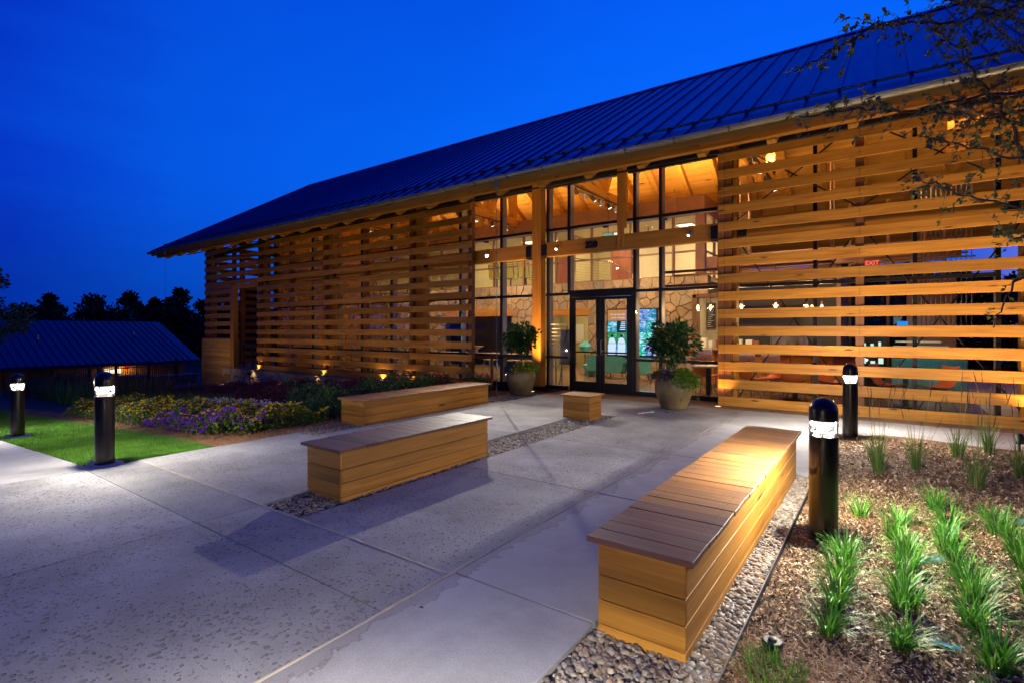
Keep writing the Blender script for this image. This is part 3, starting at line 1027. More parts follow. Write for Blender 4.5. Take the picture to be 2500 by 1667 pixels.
def bed_sheet():
    xs = np.linspace(-0.575, 5.0, 70)
    ys = np.linspace(0.2, 1.0, 80)
    X, T = np.meshgrid(xs, ys)
    top = np.where(X < -0.35, 8.60 + (X + 0.575) * 1.5, np.where(X < 0, 8.94 + (X + 0.35) * 0.3, 9.04))
    Y = 0.6 + (T - 0.2) / 0.8 * (top - 0.6)
    Z = bed_z(X, Y)
    V = np.stack([X.ravel(), Y.ravel(), Z.ravel()], 1)
    i = np.arange(X.size).reshape(X.shape)
    F = np.stack([i[:-1, :-1].ravel(), i[:-1, 1:].ravel(), i[1:, 1:].ravel(), i[1:, :-1].ravel()], 1)
    return np_obj('mulch_bed', V, F, M['mulch_base'], loc=(1, 5, 0), smooth=True)


tag(bed_sheet(), kind='structure')
g = MB()
g.box(-1.22, 0.4, -0.10, -0.585, 6.26, -0.045)
tag(g.build('gravel_bed', M['gravel_base']), kind='structure')
g = MB()
g.box(-4.45, 2.38, -0.10, -3.85, 8.50, -0.05)
tag(g.build('gravel_bed', M['gravel_base']), kind='structure')
g = MB()
g.box(-7.44, 4.40, -0.10, -6.72, 10.9, -0.050)
tag(g.build('gravel_bed', M['gravel_base']), kind='structure')

# ================================================================== BUILDING
B = thing('timber_building', 'long timber and glass pavilion with blue metal gable roof and horizontal slat screens', 'building', (-9.0, 11.55, 0.0))
EY, EZ, SL, RY = 9.04, 4.88, 0.606, 16.6
XL, XR = -25.77, 8.6


def zt(y):
    return EZ + SL * (y - EY) if y <= RY else EZ + SL * (2 * RY - y - EY)


def slab_yz(mb, poly, x0, x1, mi=0):
    """polygon in (y,z) extruded along x"""
    n = len(poly)
    vs = [(x0, p[0], p[1]) for p in poly] + [(x1, p[0], p[1]) for p in poly]
    fs = [tuple(range(n)), tuple(reversed(range(n, 2 * n)))] + [(i, n + i, n + (i + 1) % n, (i + 1) % n) for i in range(n)]
    return mb.add(vs, fs, mi)


TH = 0.24
mb = MB()
slab_yz(mb, [(EY, EZ - 0.03), (EY, EZ - TH + 0.05), (RY, zt(RY) - TH), (RY, zt(RY) - 0.03)], XL + 0.03, XR)
slab_yz(mb, [(RY, zt(RY) - 0.03), (RY, zt(RY) - TH), (2 * RY - EY, EZ - TH + 0.05), (2 * RY - EY, EZ - 0.03)], XL + 0.03, XR)
roof = mb.build('roof', M['ceil'], B)
# standing seam panels, one object each
pw = 0.45
mb = MB()
slab_yz(mb, [(EY - 0.02, EZ - 0.012), (RY - 0.01, zt(RY) - 0.012 - 0.006), (RY - 0.01, zt(RY) + 0.004), (EY - 0.02, EZ + 0.004)], 0.0, pw)
slab_yz(mb, [(EY - 0.005, EZ + 0.01), (RY - 0.02, zt(RY) + 0.002), (RY - 0.02, zt(RY) + 0.046), (EY - 0.005, EZ + 0.050)], -0.012, 0.012)
for v in range(len(mb.v)):
    mb.v[v] = (mb.v[v][0] + XL, mb.v[v][1], mb.v[v][2])
p0 = mb.build('roof_panel', M['roof'], roof)
for k in range(1, int((XR - XL) / pw)):
    inst(p0, roof, (pw * k, 0, 0))
mb = MB()
slab_yz(mb, [(RY, zt(RY) - 0.01), (2 * RY - EY, EZ - 0.01), (2 * RY - EY, EZ + 0.005), (RY, zt(RY) + 0.005)], XL, XR)
mb.build('back_roof_panel', M['roof'], roof)
mb = MB()
slab_yz(mb, [(RY - 0.16, zt(RY - 0.16) + 0.045), (RY, zt(RY) + 0.05), (RY + 0.16, zt(RY - 0.16) + 0.045), (RY + 0.16, zt(RY - 0.16) + 0.06), (RY, zt(RY) + 0.075), (RY - 0.16, zt(RY - 0.16) + 0.06)], XL, XR)
mb.build('ridge_cap', M['roof'], roof)
mb = MB()
slab_yz(mb, [(EY - 0.03, EZ - 0.10), (RY, zt(RY) - 0.13), (RY, zt(RY) + 0.055), (EY - 0.03, EZ + 0.055)], XL - 0.03, XL + 0.02)
slab_yz(mb, [(RY, zt(RY) - 0.13), (2 * RY - EY, EZ - 0.10), (2 * RY - EY, EZ + 0.055), (RY, zt(RY) + 0.055)], XL - 0.03, XL + 0.02)
mb.build('rake_trim', M['roof'], roof)
# gutter and its straps
gy, gz, gr = EY - 0.075, EZ - 0.035, 0.072
mb = MB()
prof = [(gy + gr * math.cos(a), gz + gr * math.sin(a)) for a in np.linspace(math.pi, 2 * math.pi, 9)]
prof2 = [(gy + (gr - 0.008) * math.cos(a), gz + (gr - 0.008) * math.sin(a)) for a in np.linspace(2 * math.pi, math.pi, 9)]
slab_yz(mb, prof + prof2, XL - 0.05, XR)
mb.tube([(XL - 0.05, gy - gr, gz + 0.004), (XR, gy - gr, gz + 0.004)], 0.011, 6)
gut = mb.build('gutter', M['zinc'], B, smooth=True, angle=50)
mb = MB()
prof = [(gy + (gr + 0.006) * math.cos(a), gz + (gr + 0.006) * math.sin(a)) for a in np.linspace(math.pi, 2 * math.pi, 9)]
prof2 = [(gy + gr * math.cos(a), gz + gr * math.sin(a)) for a in np.linspace(2 * math.pi, math.pi, 9)]
slab_yz(mb, prof + prof2, XL + 0.3, XL + 0.325)
b0 = mb.build('gutter_strap', M['rail_metal'], gut)
for k in range(1, 38):
    inst(b0, gut, (0.90 * k, 0, 0))
# snow rail on the seams
mb = MB()
sy = EY + 0.52
mb.tube([(XL, sy, zt(sy) + 0.085), (XR, sy, zt(sy) + 0.085)], 0.021, 8)
for k in range(int((XR - XL) / pw)):
    x = XL + pw * k
    mb.box(x - 0.022, sy - 0.03, zt(sy) + 0.03, x + 0.022, sy + 0.03, zt(sy) + 0.10)
mb.build('snow_rail', M['rail_metal'], B, smooth=True)
# eave beam, rafters
def beam_x(name, x0, x1, y0, y1, z0, z1, mat='fir_x', parent=None):
    m = MB()
    m.box(x0, y0, z0, x1, y1, z1)
    return m.build(name, M[mat], parent or B, bev=0.006)


for a, b in ((XL + 0.08, -20.6), (-20.598, -16.15), (-16.148, -11.65), (-11.648, -7.3), (-7.298, -2.6), (-2.598, 1.9), (1.902, XR - 0.05)):
    beam_x('eave_beam', a, b, 9.22, 9.36, 4.655, 4.80, 'slat')
mb = MB()


def rafter(mb, x, w=0.14):
    slab_yz(mb, [(9.362, 4.635), (9.47, 4.60), (11.52, zt(11.52) - TH - 0.20), (11.52, zt(11.52) - TH + 0.01), (9.362, zt(9.362) - TH + 0.01)], x - w / 2, x + w / 2)


rafter(mb, -25.13)
r0 = mb.build('rafter', M['fir_y'], B, bev=0.005)
for k in range(1, 30):
    inst(r0, B, (1.125 * k, 0, 0))
# frieze wall above the glass
beam_x('frieze_board', -20.25, 1.56, 11.525, 11.60, 5.345, zt(11.53) - TH + 0.02)
# columns on the 4.5 m grid; the one beside the door is in full view
def post(x, y=11.36, w=0.27, d=0.25, z0=0.06, z1=5.93):
    m = MB()
    m.box(x - w / 2, y - d / 2, z0, x + w / 2, y + d / 2, z1)
    p = m.build('column', M['fir_z'], B, bev=0.012)
    m = MB()
    m.box(x - w / 2 + 0.03, y - d / 2 + 0.03, 0.0, x + w / 2 - 0.03, y + d / 2 - 0.03, z0 + 0.002)
    m.build('column_shoe', M['black'], p)
    return p


for x in (-7.31, -2.60, 1.90, 6.4, -11.58, -16.10, -20.6):
    post(x, 11.36 if x == -7.31 else 11.33, 0.27 if x == -7.31 else 0.32)
for x in (-25.05,):
    post(x, 11.25, 0.30)
post(-22.65, 11.05, 0.30, 0.2, -0.1, 3.45)
# header beams with their black steel knife plates
def header(x0, x1):
    h = beam_x('header_beam', x0, x1, 11.24, 11.40, 3.385, 3.745)
    for x, s in ((x0, 1), (x1, -1)):
        m = MB()
        m.box(min(x, x + s * 0.17), 11.225, 3.42, max(x, x + s * 0.17), 11.239, 3.70)
        for dz in (0.07, 0.21):
            m.tube([(x + s * 0.085, 11.226, 3.42 + dz), (x + s * 0.085, 11.208, 3.42 + dz)], 0.013, 6)
        m.box(min(x, x + s * 0.17), 11.225, 3.37, max(x, x + s * 0.17), 11.40, 3.384)
        m.build('knife_plate', M['black'], h)
    return h


hdrs = [header(a, b) for a, b in ((-20.42, -16.28), (-15.92, -11.76), (-11.40, -7.46), (-7.16, -2.78), (-2.42, 1.72))]
m = MB()
m.box(-5.05, 11.21, 3.42, -4.88, 11.238, 3.9)
m.box(-5.05, 11.21, 3.9, -4.88, 11.38, 5.93)
m.build('king_post', M['fir_z'], B, bev=0.006)
h4 = hdrs[3]
text_mesh('house_number', '320', 0.215, M['num'], h4, (-5.725, 11.222, 3.568), (R(90), 0, 0), extrude=0.016, bold=0.012)
m = MB()
for x in (-4.965,):
    for z in (3.50, 3.58):
        m.tube([(x, 11.211, z), (x, 11.20, z)], 0.016, 6)
m.build('bolt_head', M['black'], B)

# spot fixtures on the header beams
def beam_spot(x, tgt, lab, pw_=1.0, cone=90):
    t = thing('spot_fixture', lab, 'spotlight', (x, 11.235, 3.60), 'spotlights on the header beams')
    m = MB()
    m.box(x - 0.05, 11.205, 3.57, x + 0.05, 11.238, 3.745)
    m.build('backplate', M['fir_z'], t)
    d = (Vector(tgt) - Vector((x, 11.13, 3.56))).normalized()
    c = Vector((x, 11.12, 3.57))
    m = MB()
    m.tube([(x, 11.205, 3.60), c - d * 0.02], 0.016, 8)
    m.tube([c - d * 0.07, c - d * 0.05, c + d * 0.05, c + d * 0.07], [0.03, 0.048, 0.052, 0.052], 12)
    m.build('head', M['alum'], t, smooth=True)
    m = MB()
    m.tube([c + d * 0.069, c + d * 0.073], 0.034 if pw_ > 3 else 0.024, 12)
    m.build('lens', M['spot_hot'] if pw_ > 3 else M['spot_face'], t)
    lamp('SPOT', c + d * 0.09, P_BEAM * pw_, COOL, t, 0.03, tgt, cone, 1.0)
    return t


beam_spot(-8.86, (-3.5, 5.0, 0.0), 'small spotlight glaring towards the viewer on the header beam left of the big post', 7.0, 52)
beam_spot(-6.62, (-6.3, 7.2, 0.0), 'small lit spotlight on the header beam just left of the black house number')
beam_spot(-3.35, (-4.6, 8.0, 0.0), 'small spotlight at the right end of the header beam beside the slat screen')

# ------------------------------------------------------------- curtain wall
GY = 11.55
ZS = [0.10, 0.83, 2.44, 4.12, 5.32]


def frame_bar(m, x0, x1, z0, z1, deep=0.20):
    m.box(x0, GY - 0.04, z0, x1, GY + 0.015, z1, 0)
    m.box(x0 + 0.004, GY + 0.015, z0 + 0.004, x1 - 0.004, GY + deep, z1 - 0.004, 1)


def window(x0, x1, zs=ZS, left=True, right=False):
    m = MB()
    hw = 0.032
    za, zb = zs[0] - 0.10, zs[-1] + 0.03
    if left:
        frame_bar(m, x0 - hw, x0 + hw, za, zb)
    if right:
        frame_bar(m, x1 - hw, x1 + hw, za, zb)
    for k, z in enumerate(zs):
        lo, hi = (z - 0.10, z) if k == 0 else (z - 0.035, z + 0.03)
        m.box(x0 + hw, GY - 0.035, lo, x1 - hw, GY + 0.012, hi, 0)
        m.box(x0 + hw, GY + 0.012, lo + 0.004, x1 - hw, GY + 0.15, hi - 0.004, 1)
    w = m.build('window', [M['bronze'], M['alum']], B)
    for a, b in zip(zs, zs[1:]):
        m = MB()
        m.box(x0 + hw + 0.001, GY - 0.012, a + 0.002, x1 - hw - 0.001, GY - 0.004, b - 0.036)
        m.build('pane', M['glass'], w)
    return w


cols = [-20.22, -19.13, -17.63, -16.12, -14.72, -13.2, -11.68, -10.18, -8.66, -7.14, -6.51]
for a, b in zip(cols, cols[1:]):
    window(a, b)
window(-6.51, -4.75, [2.52, 4.12, 5.32])
for a, b in ((-4.75, -4.13), (-4.13, -2.60), (-2.60, -1.08), (-1.08, 0.44)):
    window(a, b)
window(0.44, 1.52, right=True)
# the pair of doors
m = MB()
for x0, x1 in ((-6.475, -6.43), (-4.83, -4.785)):
    m.box(x0, GY - 0.06, 0.0, x1, GY + 0.08, 2.42)
m.box(-6.43, GY - 0.06, 2.335, -4.83, GY + 0.08, 2.42)
m.box(-6.43, GY - 0.05, 0.0, -4.83, GY + 0.08, 0.012)
dfr = m.build('door_frame', M['bronze'], B, bev=0.004)
for k, (x0, x1) in enumerate(((-6.425, -5.635), (-5.625, -4.835))):
    m = MB()
    ya, yb = GY - 0.045, GY + 0.0
    m.box(x0, ya, 0.016, x0 + 0.105, yb, 2.33)
    m.box(x1 - 0.105, ya, 0.016, x1, yb, 2.33)
    m.box(x0 + 0.105, ya, 0.016, x1 - 0.105, yb, 0.25)
    m.box(x0 + 0.105, ya, 2.26, x1 - 0.105, yb, 2.33)
    m.box(x0 + 0.105, ya + 0.01, 0.955, x1 - 0.105, yb, 0.995)
    d = m.build('door', M['bronze'], B, bev=0.003)
    m = MB()
    m.box(x0 + 0.106, ya + 0.018, 0.251, x1 - 0.106, ya + 0.026, 0.954)
    m.box(x0 + 0.106, ya + 0.018, 0.996, x1 - 0.106, ya + 0.026, 2.259)
    m.build('pane', M['glass'], d)
    hx = x1 - 0.055 if k == 0 else x0 + 0.055
    m = MB()
    m.tube([(hx, ya, 0.92), (hx, ya - 0.06, 0.93), (hx, ya - 0.075, 0.96), (hx, ya - 0.075, 1.24), (hx, ya - 0.06, 1.27), (hx, ya, 1.28)], 0.012, 8)
    if k:
        m.tube([(hx, ya, 1.02), (hx, ya - 0.012, 1.02)], 0.02, 12)
    m.build('handle', M['zinc'], d, smooth=True)
# white vinyl lettering on the side light
vw = text_mesh('door_lettering', 'WENDELL FALLS', 0.062, M['vinyl'], dfr, (-6.83, GY - 0.018, 1.66), (R(90), 0, 0), extrude=0.0008)
for k, w_ in enumerate((0.20, 0.12, 0.24, 0.16, 0.22, 0.14, 0.26)):
    m = MB()
    m.box(-7.02, GY - 0.019, 1.54 - 0.095 * k, -7.02 + w_ * 1.3, GY - 0.0175, 1.565 - 0.095 * k)
    m.build('lettering_line', M['vinyl'], dfr)
# dark roller housing and light tracks under the eaves
for a, b in ((-20.1, -11.72), (-11.45, -7.46), (-7.16, -5.06), (-4.87, -2.78), (-2.42, 1.5)):
    m = MB()
    m.box(a, 11.40, 5.18, b, 11.50, 5.345)
    m.build('blind_housing', M['bronze'], B, bev=0.01)
m = MB()
m.tube([(-25.85, 10.5, 4.95), (XR, 10.5, 4.95)], 0.022, 8)
for k in range(30):
    x = -25.13 + 1.125 * k
    if k % 2 == 0:
        m.tube([(x, 10.5, 4.95), (x, 10.5, 5.35)], 0.009, 6)
        m.box(x - 0.035, 10.47, 4.93, x + 0.035, 10.53, 4.985)
m.build('conduit', M['black'], B, smooth=True)
m = MB()
m.tube([(-22.4, 10.2, 4.56), (-19.4, 11.25, 5.2)], 0.06, 10)
m.tube([(-22.45, 10.18, 4.53), (-22.4, 10.2, 4.56)], 0.085, 10)
m.tube([(-22.1, 10.25, 4.55), (-19.6, 11.2, 4.45)], 0.02, 6)
m.build('steel_brace', M['black'], B, smooth=True)

# closed timber gable between the hall and the porch
m = MB()
slab_yz(m, [(11.62, 0.0), (16.28, 0.0), (16.28, zt(16.28) - TH - 0.02), (11.62, zt(11.62) - TH - 0.02)], -20.19, -20.10)
m.build('end_wall', M['cedar_panel'], B)
# ------------------------------------------------------------- slat screens
SP, SH, ST = 0.352, 0.186, 0.042
FY = 11.0


def slats(xsegs, ks, zoff, parent, y=FY):
    for (x0, x1) in xsegs:
        src = None
        for k in ks:
            z = zoff + SP * k
            if src is None:
                m = MB()
                m.box(x0, y, z, x1, y + ST, z + SH)
                src = m.build('slat', M['slat'], parent, bev=0.004)
                k0 = k
            else:
                inst(src, parent, (0, 0, SP * (k - k0)))


def battens(xs_, z0, z1, name='slat_screen', y=FY, w=0.13):
    root = None
    for x in xs_:
        m = MB()
        m.box(x - w / 2, y + ST + 0.001, z0, x + w / 2, y + 0.19, z1)
        o = m.build(name if root is None else 'batten', M['batten'], root or B, bev=0.004)
        root = root or o
    return root


def bolts(xs_, ks, zoff, parent, y=FY, n=3):
    m = MB()
    for x in xs_:
        for k in ks:
            for q in range(n):
                z = zoff + SP * k + SH * (0.25 + 0.25 * q)
                m.tube([(x, y + 0.001, z), (x, y - 0.007, z)], 0.0085, 6)
    return tag(m.build('bolts', M['black'], parent), kind='stuff')


scr = battens([-2.70, -2.56, -0.35, 1.9, 4.15, 6.4], 0.0, 5.3)
slats([(-2.745, 1.897), (1.903, 6.46)], range(0, 15), 0.0, scr)
bolts([-2.63, -0.35], range(0, 15), 0.0, scr)
scl = battens([-9.40, -11.77, -13.95, -16.2, -18.35, -20.62], -0.05, 5.25)
slats([(-20.72, -16.203), (-16.197, -11.773), (-11.767, -9.33)], range(0, 15), -0.055, scl)
slats([(-25.30, -20.726)], range(10, 15), -0.055, scl)
bolts([-9.42, -11.83, -11.70, -16.26, -16.14, -13.95, -18.35], range(0, 15), -0.055, scl)
m = MB()
m.box(-25.30, FY + 0.04, 3.30, -20.75, FY + 0.14, 3.46)
m.build('opening_header', M['fir_x'], scl, bev=0.004)
sc3 = battens([-25.2, -22.78], 1.0, 5.25)
slats([(-25.30, -22.80)], range(4, 10), -0.055, sc3)
# gable end screen, slats running back
m = MB()
sg = None
for y in (12.6, 14.3, 16.1, 18.0):
    m = MB()
    m.box(-25.12, y - 0.1, -0.1, -24.95, y + 0.1, min(5.9, zt(y) - 0.3))
    o = m.build('slat_screen' if sg is None else 'batten', M['fir_z'], sg or B, bev=0.004)
    sg = sg or o
src = None
for k in range(0, 17):
    z = -0.055 + SP * k
    if src is None:
        m = MB()
        m.box(-25.22, 11.25, z, -25.18, 19.0, z + SH)
        src = m.build('slat', M['slat_y'], sg, bev=0.004)
    else:
        inst(src, sg, (0, 0, SP * k))
# steel cross bracing rods
def rods(cells, parent):
    m = MB()
    for (x0, z0, x1, z1) in cells:
        m.tube([(x0, 11.28, z0), (x1, 11.28, z1)], 0.014, 6)
        m.tube([(x0, 11.31, z1), (x1, 11.31, z0)], 0.014, 6)
    return m.build('bracing_rod', M['black'], parent, smooth=True)


rods([(-2.45, 0.1, -0.38, 3.38), (-0.32, 0.1, 1.85, 3.38), (-2.45, 3.76, -0.38, 5.3), (-0.32, 3.76, 1.85, 5.3)], B)
rods([(-20.5, 0.1, -18.4, 3.38), (-16.0, 0.1, -13.95, 3.38), (-13.9, 0.1, -11.75, 3.38)], B)
m = MB()
m.tube([(-25.05, 11.6, 0.2), (-25.05, 14.2, 3.1)], 0.014, 6)
m.tube([(-25.05, 11.6, 3.1), (-25.05, 14.2, 0.2)], 0.014, 6)
m.tube([(-25.05, 14.4, 0.2), (-25.05, 16.0, 3.1)], 0.014, 6)
m.tube([(-25.05, 14.4, 3.1), (-25.05, 16.0, 0.2)], 0.014, 6)
m.build('bracing_rod', M['black'], B, smooth=True)

# ------------------------------------------------------------- stone by voronoi
def clip(poly, a, b, c):
    """keep a*x+b*y<=c"""
    out = []
    for i in range(len(poly)):
        p, q = poly[i], poly[(i + 1) % len(poly)]
        dp, dq = a * p[0] + b * p[1] - c, a * q[0] + b * q[1] - c
        if dp <= 0:
            out.append(p)
        if (dp < 0 < dq) or (dq < 0 < dp):
            t = dp / (dp - dq)
            out.append((p[0] + (q[0] - p[0]) * t, p[1] + (q[1] - p[1]) * t))
    return out


def cells(x0, x1, z0, z1, sx, sz, gap=0.010):
    seeds = []
    nz = max(1, int(round((z1 - z0) / sz)))
    nx = max(1, int(round((x1 - x0) / sx)))
    for j in range(nz):
        for i in range(nx):
            seeds.append((x0 + (x1 - x0) * (i + 0.5 + 0.5 * (j % 2 - 0.5) + random.uniform(-.38, .38)) / nx, z0 + (z1 - z0) * (j + 0.5 + random.uniform(-.36, .36)) / nz))
    res = []
    for s in seeds:
        poly = [(x0, z0), (x1, z0), (x1, z1), (x0, z1)]
        for t in seeds:
            if t is s:
                continue
            dx, dz = t[0] - s[0], t[1] - s[1]
            d2 = dx * dx + dz * dz
            if d2 > (3.2 * max(sx, sz)) ** 2:
                continue
            d = math.sqrt(d2)
            poly = clip(poly, dx / d, dz / d, (dx * (s[0] + t[0]) / 2 + dz * (s[1] + t[1]) / 2) / d - gap)
            if len(poly) < 3:
                break
        if len(poly) >= 3:
            res.append(poly)
    return res


def stone(poly, y, depth, mat, parent, mb=None):
    cx = sum(p[0] for p in poly) / len(poly)
    cz = sum(p[1] for p in poly) / len(poly)
    n = len(poly)
    dy = random.uniform(0, 0.018)
    k = 0.93 + random.uniform(-0.02, 0.02)
    vs = [(p[0], y + depth, p[1]) for p in poly]
    vs += [(p[0], y + 0.012, p[1]) for p in poly]
    vs += [(cx + (p[0] - cx) * k, y - 0.012 - dy + random.uniform(-.008, .008), cz + (p[1] - cz) * k) for p in poly]
    fs = [(i, (i + 1) % n, n + (i + 1) % n, n + i) for i in range(n)]
    fs += [(n + i, n + (i + 1) % n, 2 * n + (i + 1) % n, 2 * n + i) for i in range(n)]
    fs += [tuple(range(2 * n, 3 * n))]
    if mb is not None:
        mb.add(vs, fs)
        return
    m = MB()
    m.add(vs, fs)
    return m.build('stone', mat, parent)


# low stone plinth under the left screen
m = MB()
slab_yz(m, [(11.02, -1.3), (11.30, -1.3), (11.30, -0.09), (11.02, -0.09)], -23.47, -9.42)
pl = m.build('stone_plinth', M['mortar'], B)
for poly in cells(-23.47, -9.42, -0.95, -0.10, 0.42, 0.30):
    stone(poly, 10.98, 0.03, M['stone_out'], pl)
m = MB()
slab_yz(m, [(10.92, -0.088), (11.34, -0.088), (11.34, -0.058), (10.92, -0.058)], -23.5, -9.40)
m.build('plinth_cap', M['cap'], pl, bev=0.005)
# knotty cedar box at the corner
m = MB()
m.box(-25.36, 11.10, -1.35, -22.80, 11.35, 1.12)
m.box(-25.40, 10.93, -1.35, -25.28, 11.36, 1.16)
m.box(-25.28, 10.93, 1.125, -22.76, 11.36, 1.16)
cb = m.build('cedar_box', M['cedar_panel'], B, bev=0.004)
z = -1.3
while z < 1.10:
    h_ = 0.188
    m = MB()
    m.box(-25.275, 10.955, z, -22.78, 10.995, min(z + h_ - 0.006, 1.12))
    m.build('cedar_board', M['cedar_panel'], cb, bev=0.004)
    z += h_
# porch slab, stair floor and iron railing in the opening
m = MB()
m.box(-25.1, 11.36, -0.16, -20.25, 21.8, -0.085)
m.build('porch_floor', M['cap'], B)
m = MB()
for k, x in enumerate((-22.2, -21.45, -20.75)):
    m.box(x - 0.025, 11.2, -0.06, x + 0.025, 11.25, 0.92)
m.box(-22.2, 11.19, 0.90, -20.75, 11.26, 0.94)
for z in (0.08, 0.22, 0.36, 0.50, 0.64, 0.78):
    m.box(-22.2, 11.215, z, -20.75, 11.235, z + 0.02)
m.build('porch_railing', M['iron'], B)
# ================================================================== INTERIOR
m = MB()
m.box(-20.2, 11.62, -0.10, 1.55, 22.0, 0.0)
m.build('floor', M['floor_in'], B)
WY = 16.25
# stone wall with its openings
rects = [(-13.45, -11.70, 2.30, 3.20), (-11.70, -10.40, 0.0, 3.20), (-10.40, -8.42, 2.24, 3.20), (-8.42, -4.74, 0.0, 3.20), (-4.74, -4.36, 2.62, 3.20), (-4.74, -2.0, 0.0, 0.90)]
m = MB()
for x0, x1, z0, z1 in rects:
    m.box(x0 + 0.002, WY + 0.03, z0, x1 - 0.002, WY + 0.34, z1)
m.box(-20.1, WY + 0.03, 0, -15.2, WY + 0.34, 3.2)
m.box(-15.2, WY + 0.03, 2.3, -13.45, WY + 0.34, 3.2)
sw = m.build('stone_wall', M['mortar'], B)
for x0, x1, z0, z1 in rects:
    for poly in cells(x0, x1, z0, z1, 0.325, 0.28, 0.005):
        stone(poly, WY, 0.04, M['stone'], sw)
mm = MB()
for x0, x1, z0, z1 in ((-20.1, -15.2, 0, 3.2), (-15.2, -13.45, 2.3, 3.2)):
    for poly in cells(x0, x1, z0, z1, 0.50, 0.40, 0.011):
        stone(poly, WY, 0.04, None, None, mm)
tag(mm.build('stone', M['stone'], sw), kind='stuff')
for x0, x1, z0, z1 in ((-15.3, -11.62, 2.06, 2.34), (-10.5, -8.34, 2.02, 2.28)):
    m = MB()
    m.box(x0, WY - 0.03, z0, x1, WY + 0.36, z1)
    m.build('lintel', M['fir_x'], sw, bev=0.01)
# rooms behind the openings
def wall(name, x0, y0, z0, x1, y1, z1, mat):
    m = MB()
    m.box(x0, y0, z0, x1, y1, z1)
    return m.build(name, M[mat], B)


wall('inner_wall', -12.2, 19.85, 0, -5.9, 19.95, 3.1, 'plaster')
wall('inner_wall', -8.42, 16.6, 0, -8.36, 19.85, 3.1, 'plaster')
wall('inner_wall', -16.5, 18.6, 0, -11.9, 18.7, 3.1, 'alum')
wall('inner_wall', -11.75, 16.6, 0, -11.65, 19.85, 3.1, 'plaster')
wall('back_wall', -20.2, 21.8, 0, -4.2, 21.95, 6.3, 'plaster')
wall('end_wall', -20.2, 16.3, 0, -20.1, 21.8, 6.2, 'plaster')
# cafe pass-through framed in dark steel, siding wall behind
m = MB()
m.box(-4.80, WY - 0.06, 0.90, -4.68, WY + 0.36, 2.60)
m.box(-4.80, WY - 0.06, 2.50, -2.0, WY + 0.36, 2.62)
m.box(-5.1, WY - 0.12, 0.86, -1.9, WY + 0.40, 0.935)
m.build('hatch_frame', M['bulk'], B, bev=0.006)
cw = wall('siding_wall', -6.2, 19.8, 0, -1.0, 19.9, 3.4, 'siding')
for k in range(22):
    m = MB()
    m.box(-6.2, 19.765, 0.05 + 0.15 * k, -1.0, 19.80, 0.05 + 0.15 * k + 0.142)
    m.build('siding_board', M['siding'], cw)
wall('inner_wall', -1.05, 16.6, 0, -0.95, 19.8, 3.3, 'bulk')
wall('inner_wall', -3.72, 17.1, 0, -1.05, 17.2, 3.3, 'chalk')
wall('back_kitchen_wall', -5.42, 18.9, 0, -5.34, 19.76, 3.2, 'siding')

# second floor: slab, bulkhead, ceiling, back wall
wall('upper_floor', -20.1, WY + 0.36, 3.05, -4.40, 21.8, 3.19, 'plaster_w')
m = MB()
m.box(-20.1, WY + 0.02, 5.14, -4.46, WY + 0.14, 5.68)
m.box(-4.58, WY + 0.14, 5.14, -4.46, 21.8, 5.68)
m.build('bulkhead', M['bulk'], B, bev=0.006)
wall('upper_ceiling', -20.1, WY + 0.15, 5.20, -4.6, 21.8, 5.30, 'plaster_w')
wall('upper_back_wall', -20.1, 19.6, 3.19, -8.95, 19.7, 5.2, 'plaster')
wall('upper_back_wall', -8.06, 19.6, 3.19, -4.6, 19.7, 5.2, 'plaster_w')
wall('red_panel', -8.95, 19.3, 3.19, -8.06, 19.6, 5.2, 'red_wood')
wall('red_panel', -11.0, 18.4, 3.19, -10.0, 18.5, 4.5, 'red_wood')
wall('inner_wall', -9.85, 17.8, 3.19, -9.75, 19.6, 5.2, 'plaster')
wall('corner_post', -4.74, WY + 0.05, 3.19, -4.46, WY + 0.25, 5.14, 'bulk')
ux = [-20.0, -18.41, -16.97, -15.53, -14.09, -12.65, -11.21, -9.77, -8.32, -6.88, -5.45, -4.70]
for a, b in zip(ux, ux[1:]):
    m = MB()
    m.box(a - 0.028, WY + 0.06, 3.2, a + 0.028, WY + 0.16, 5.14)
    m.box(a + 0.028, WY + 0.06, 3.2, b - 0.028, WY + 0.15, 3.235)
    m.box(a + 0.028, WY + 0.06, 3.95, b - 0.028, WY + 0.15, 4.0)
    m.box(a + 0.028, WY + 0.06, 5.09, b - 0.028, WY + 0.15, 5.14)
    w = m.build('inner_window', M['bulk'], B)
    m = MB()
    m.box(a + 0.029, WY + 0.10, 3.236, b - 0.029, WY + 0.106, 3.949)
    m.box(a + 0.029, WY + 0.10, 4.001, b - 0.029, WY + 0.106, 5.089)
    m.build('pane', M['glass2'], w)
# return of the upper glazing at the balcony corner
m = MB()
for y in (WY + 0.3, 17.6, 19.0):
    m.box(-4.56, y, 3.19, -4.48, y + 0.06, 5.14)
m.box(-4.56, WY + 0.3, 3.95, -4.48, 21.8, 4.0)
m.box(-4.56, WY + 0.3, 3.05, -4.44, 21.8, 3.2)
m.build('inner_window', M['bulk'], B)

# roof timbers inside: far slope rafters, trusses, ridge beam
m = MB()
slab_yz(m, [(16.7, zt(16.7) - TH), (16.7, zt(16.7) - TH - 0.28), (21.8, zt(21.8) - TH - 0.28), (21.8, zt(21.8) - TH)], -19.72, -19.56)
r1 = m.build('rafter', M['fir_y'], B)
for k in range(1, 20):
    inst(r1, B, (1.125 * k, 0, 0))
beam_x('ridge_beam', -20.1, 1.5, 16.5, 16.7, zt(16.6) - TH - 0.45, zt(16.6) - TH + 0.02)


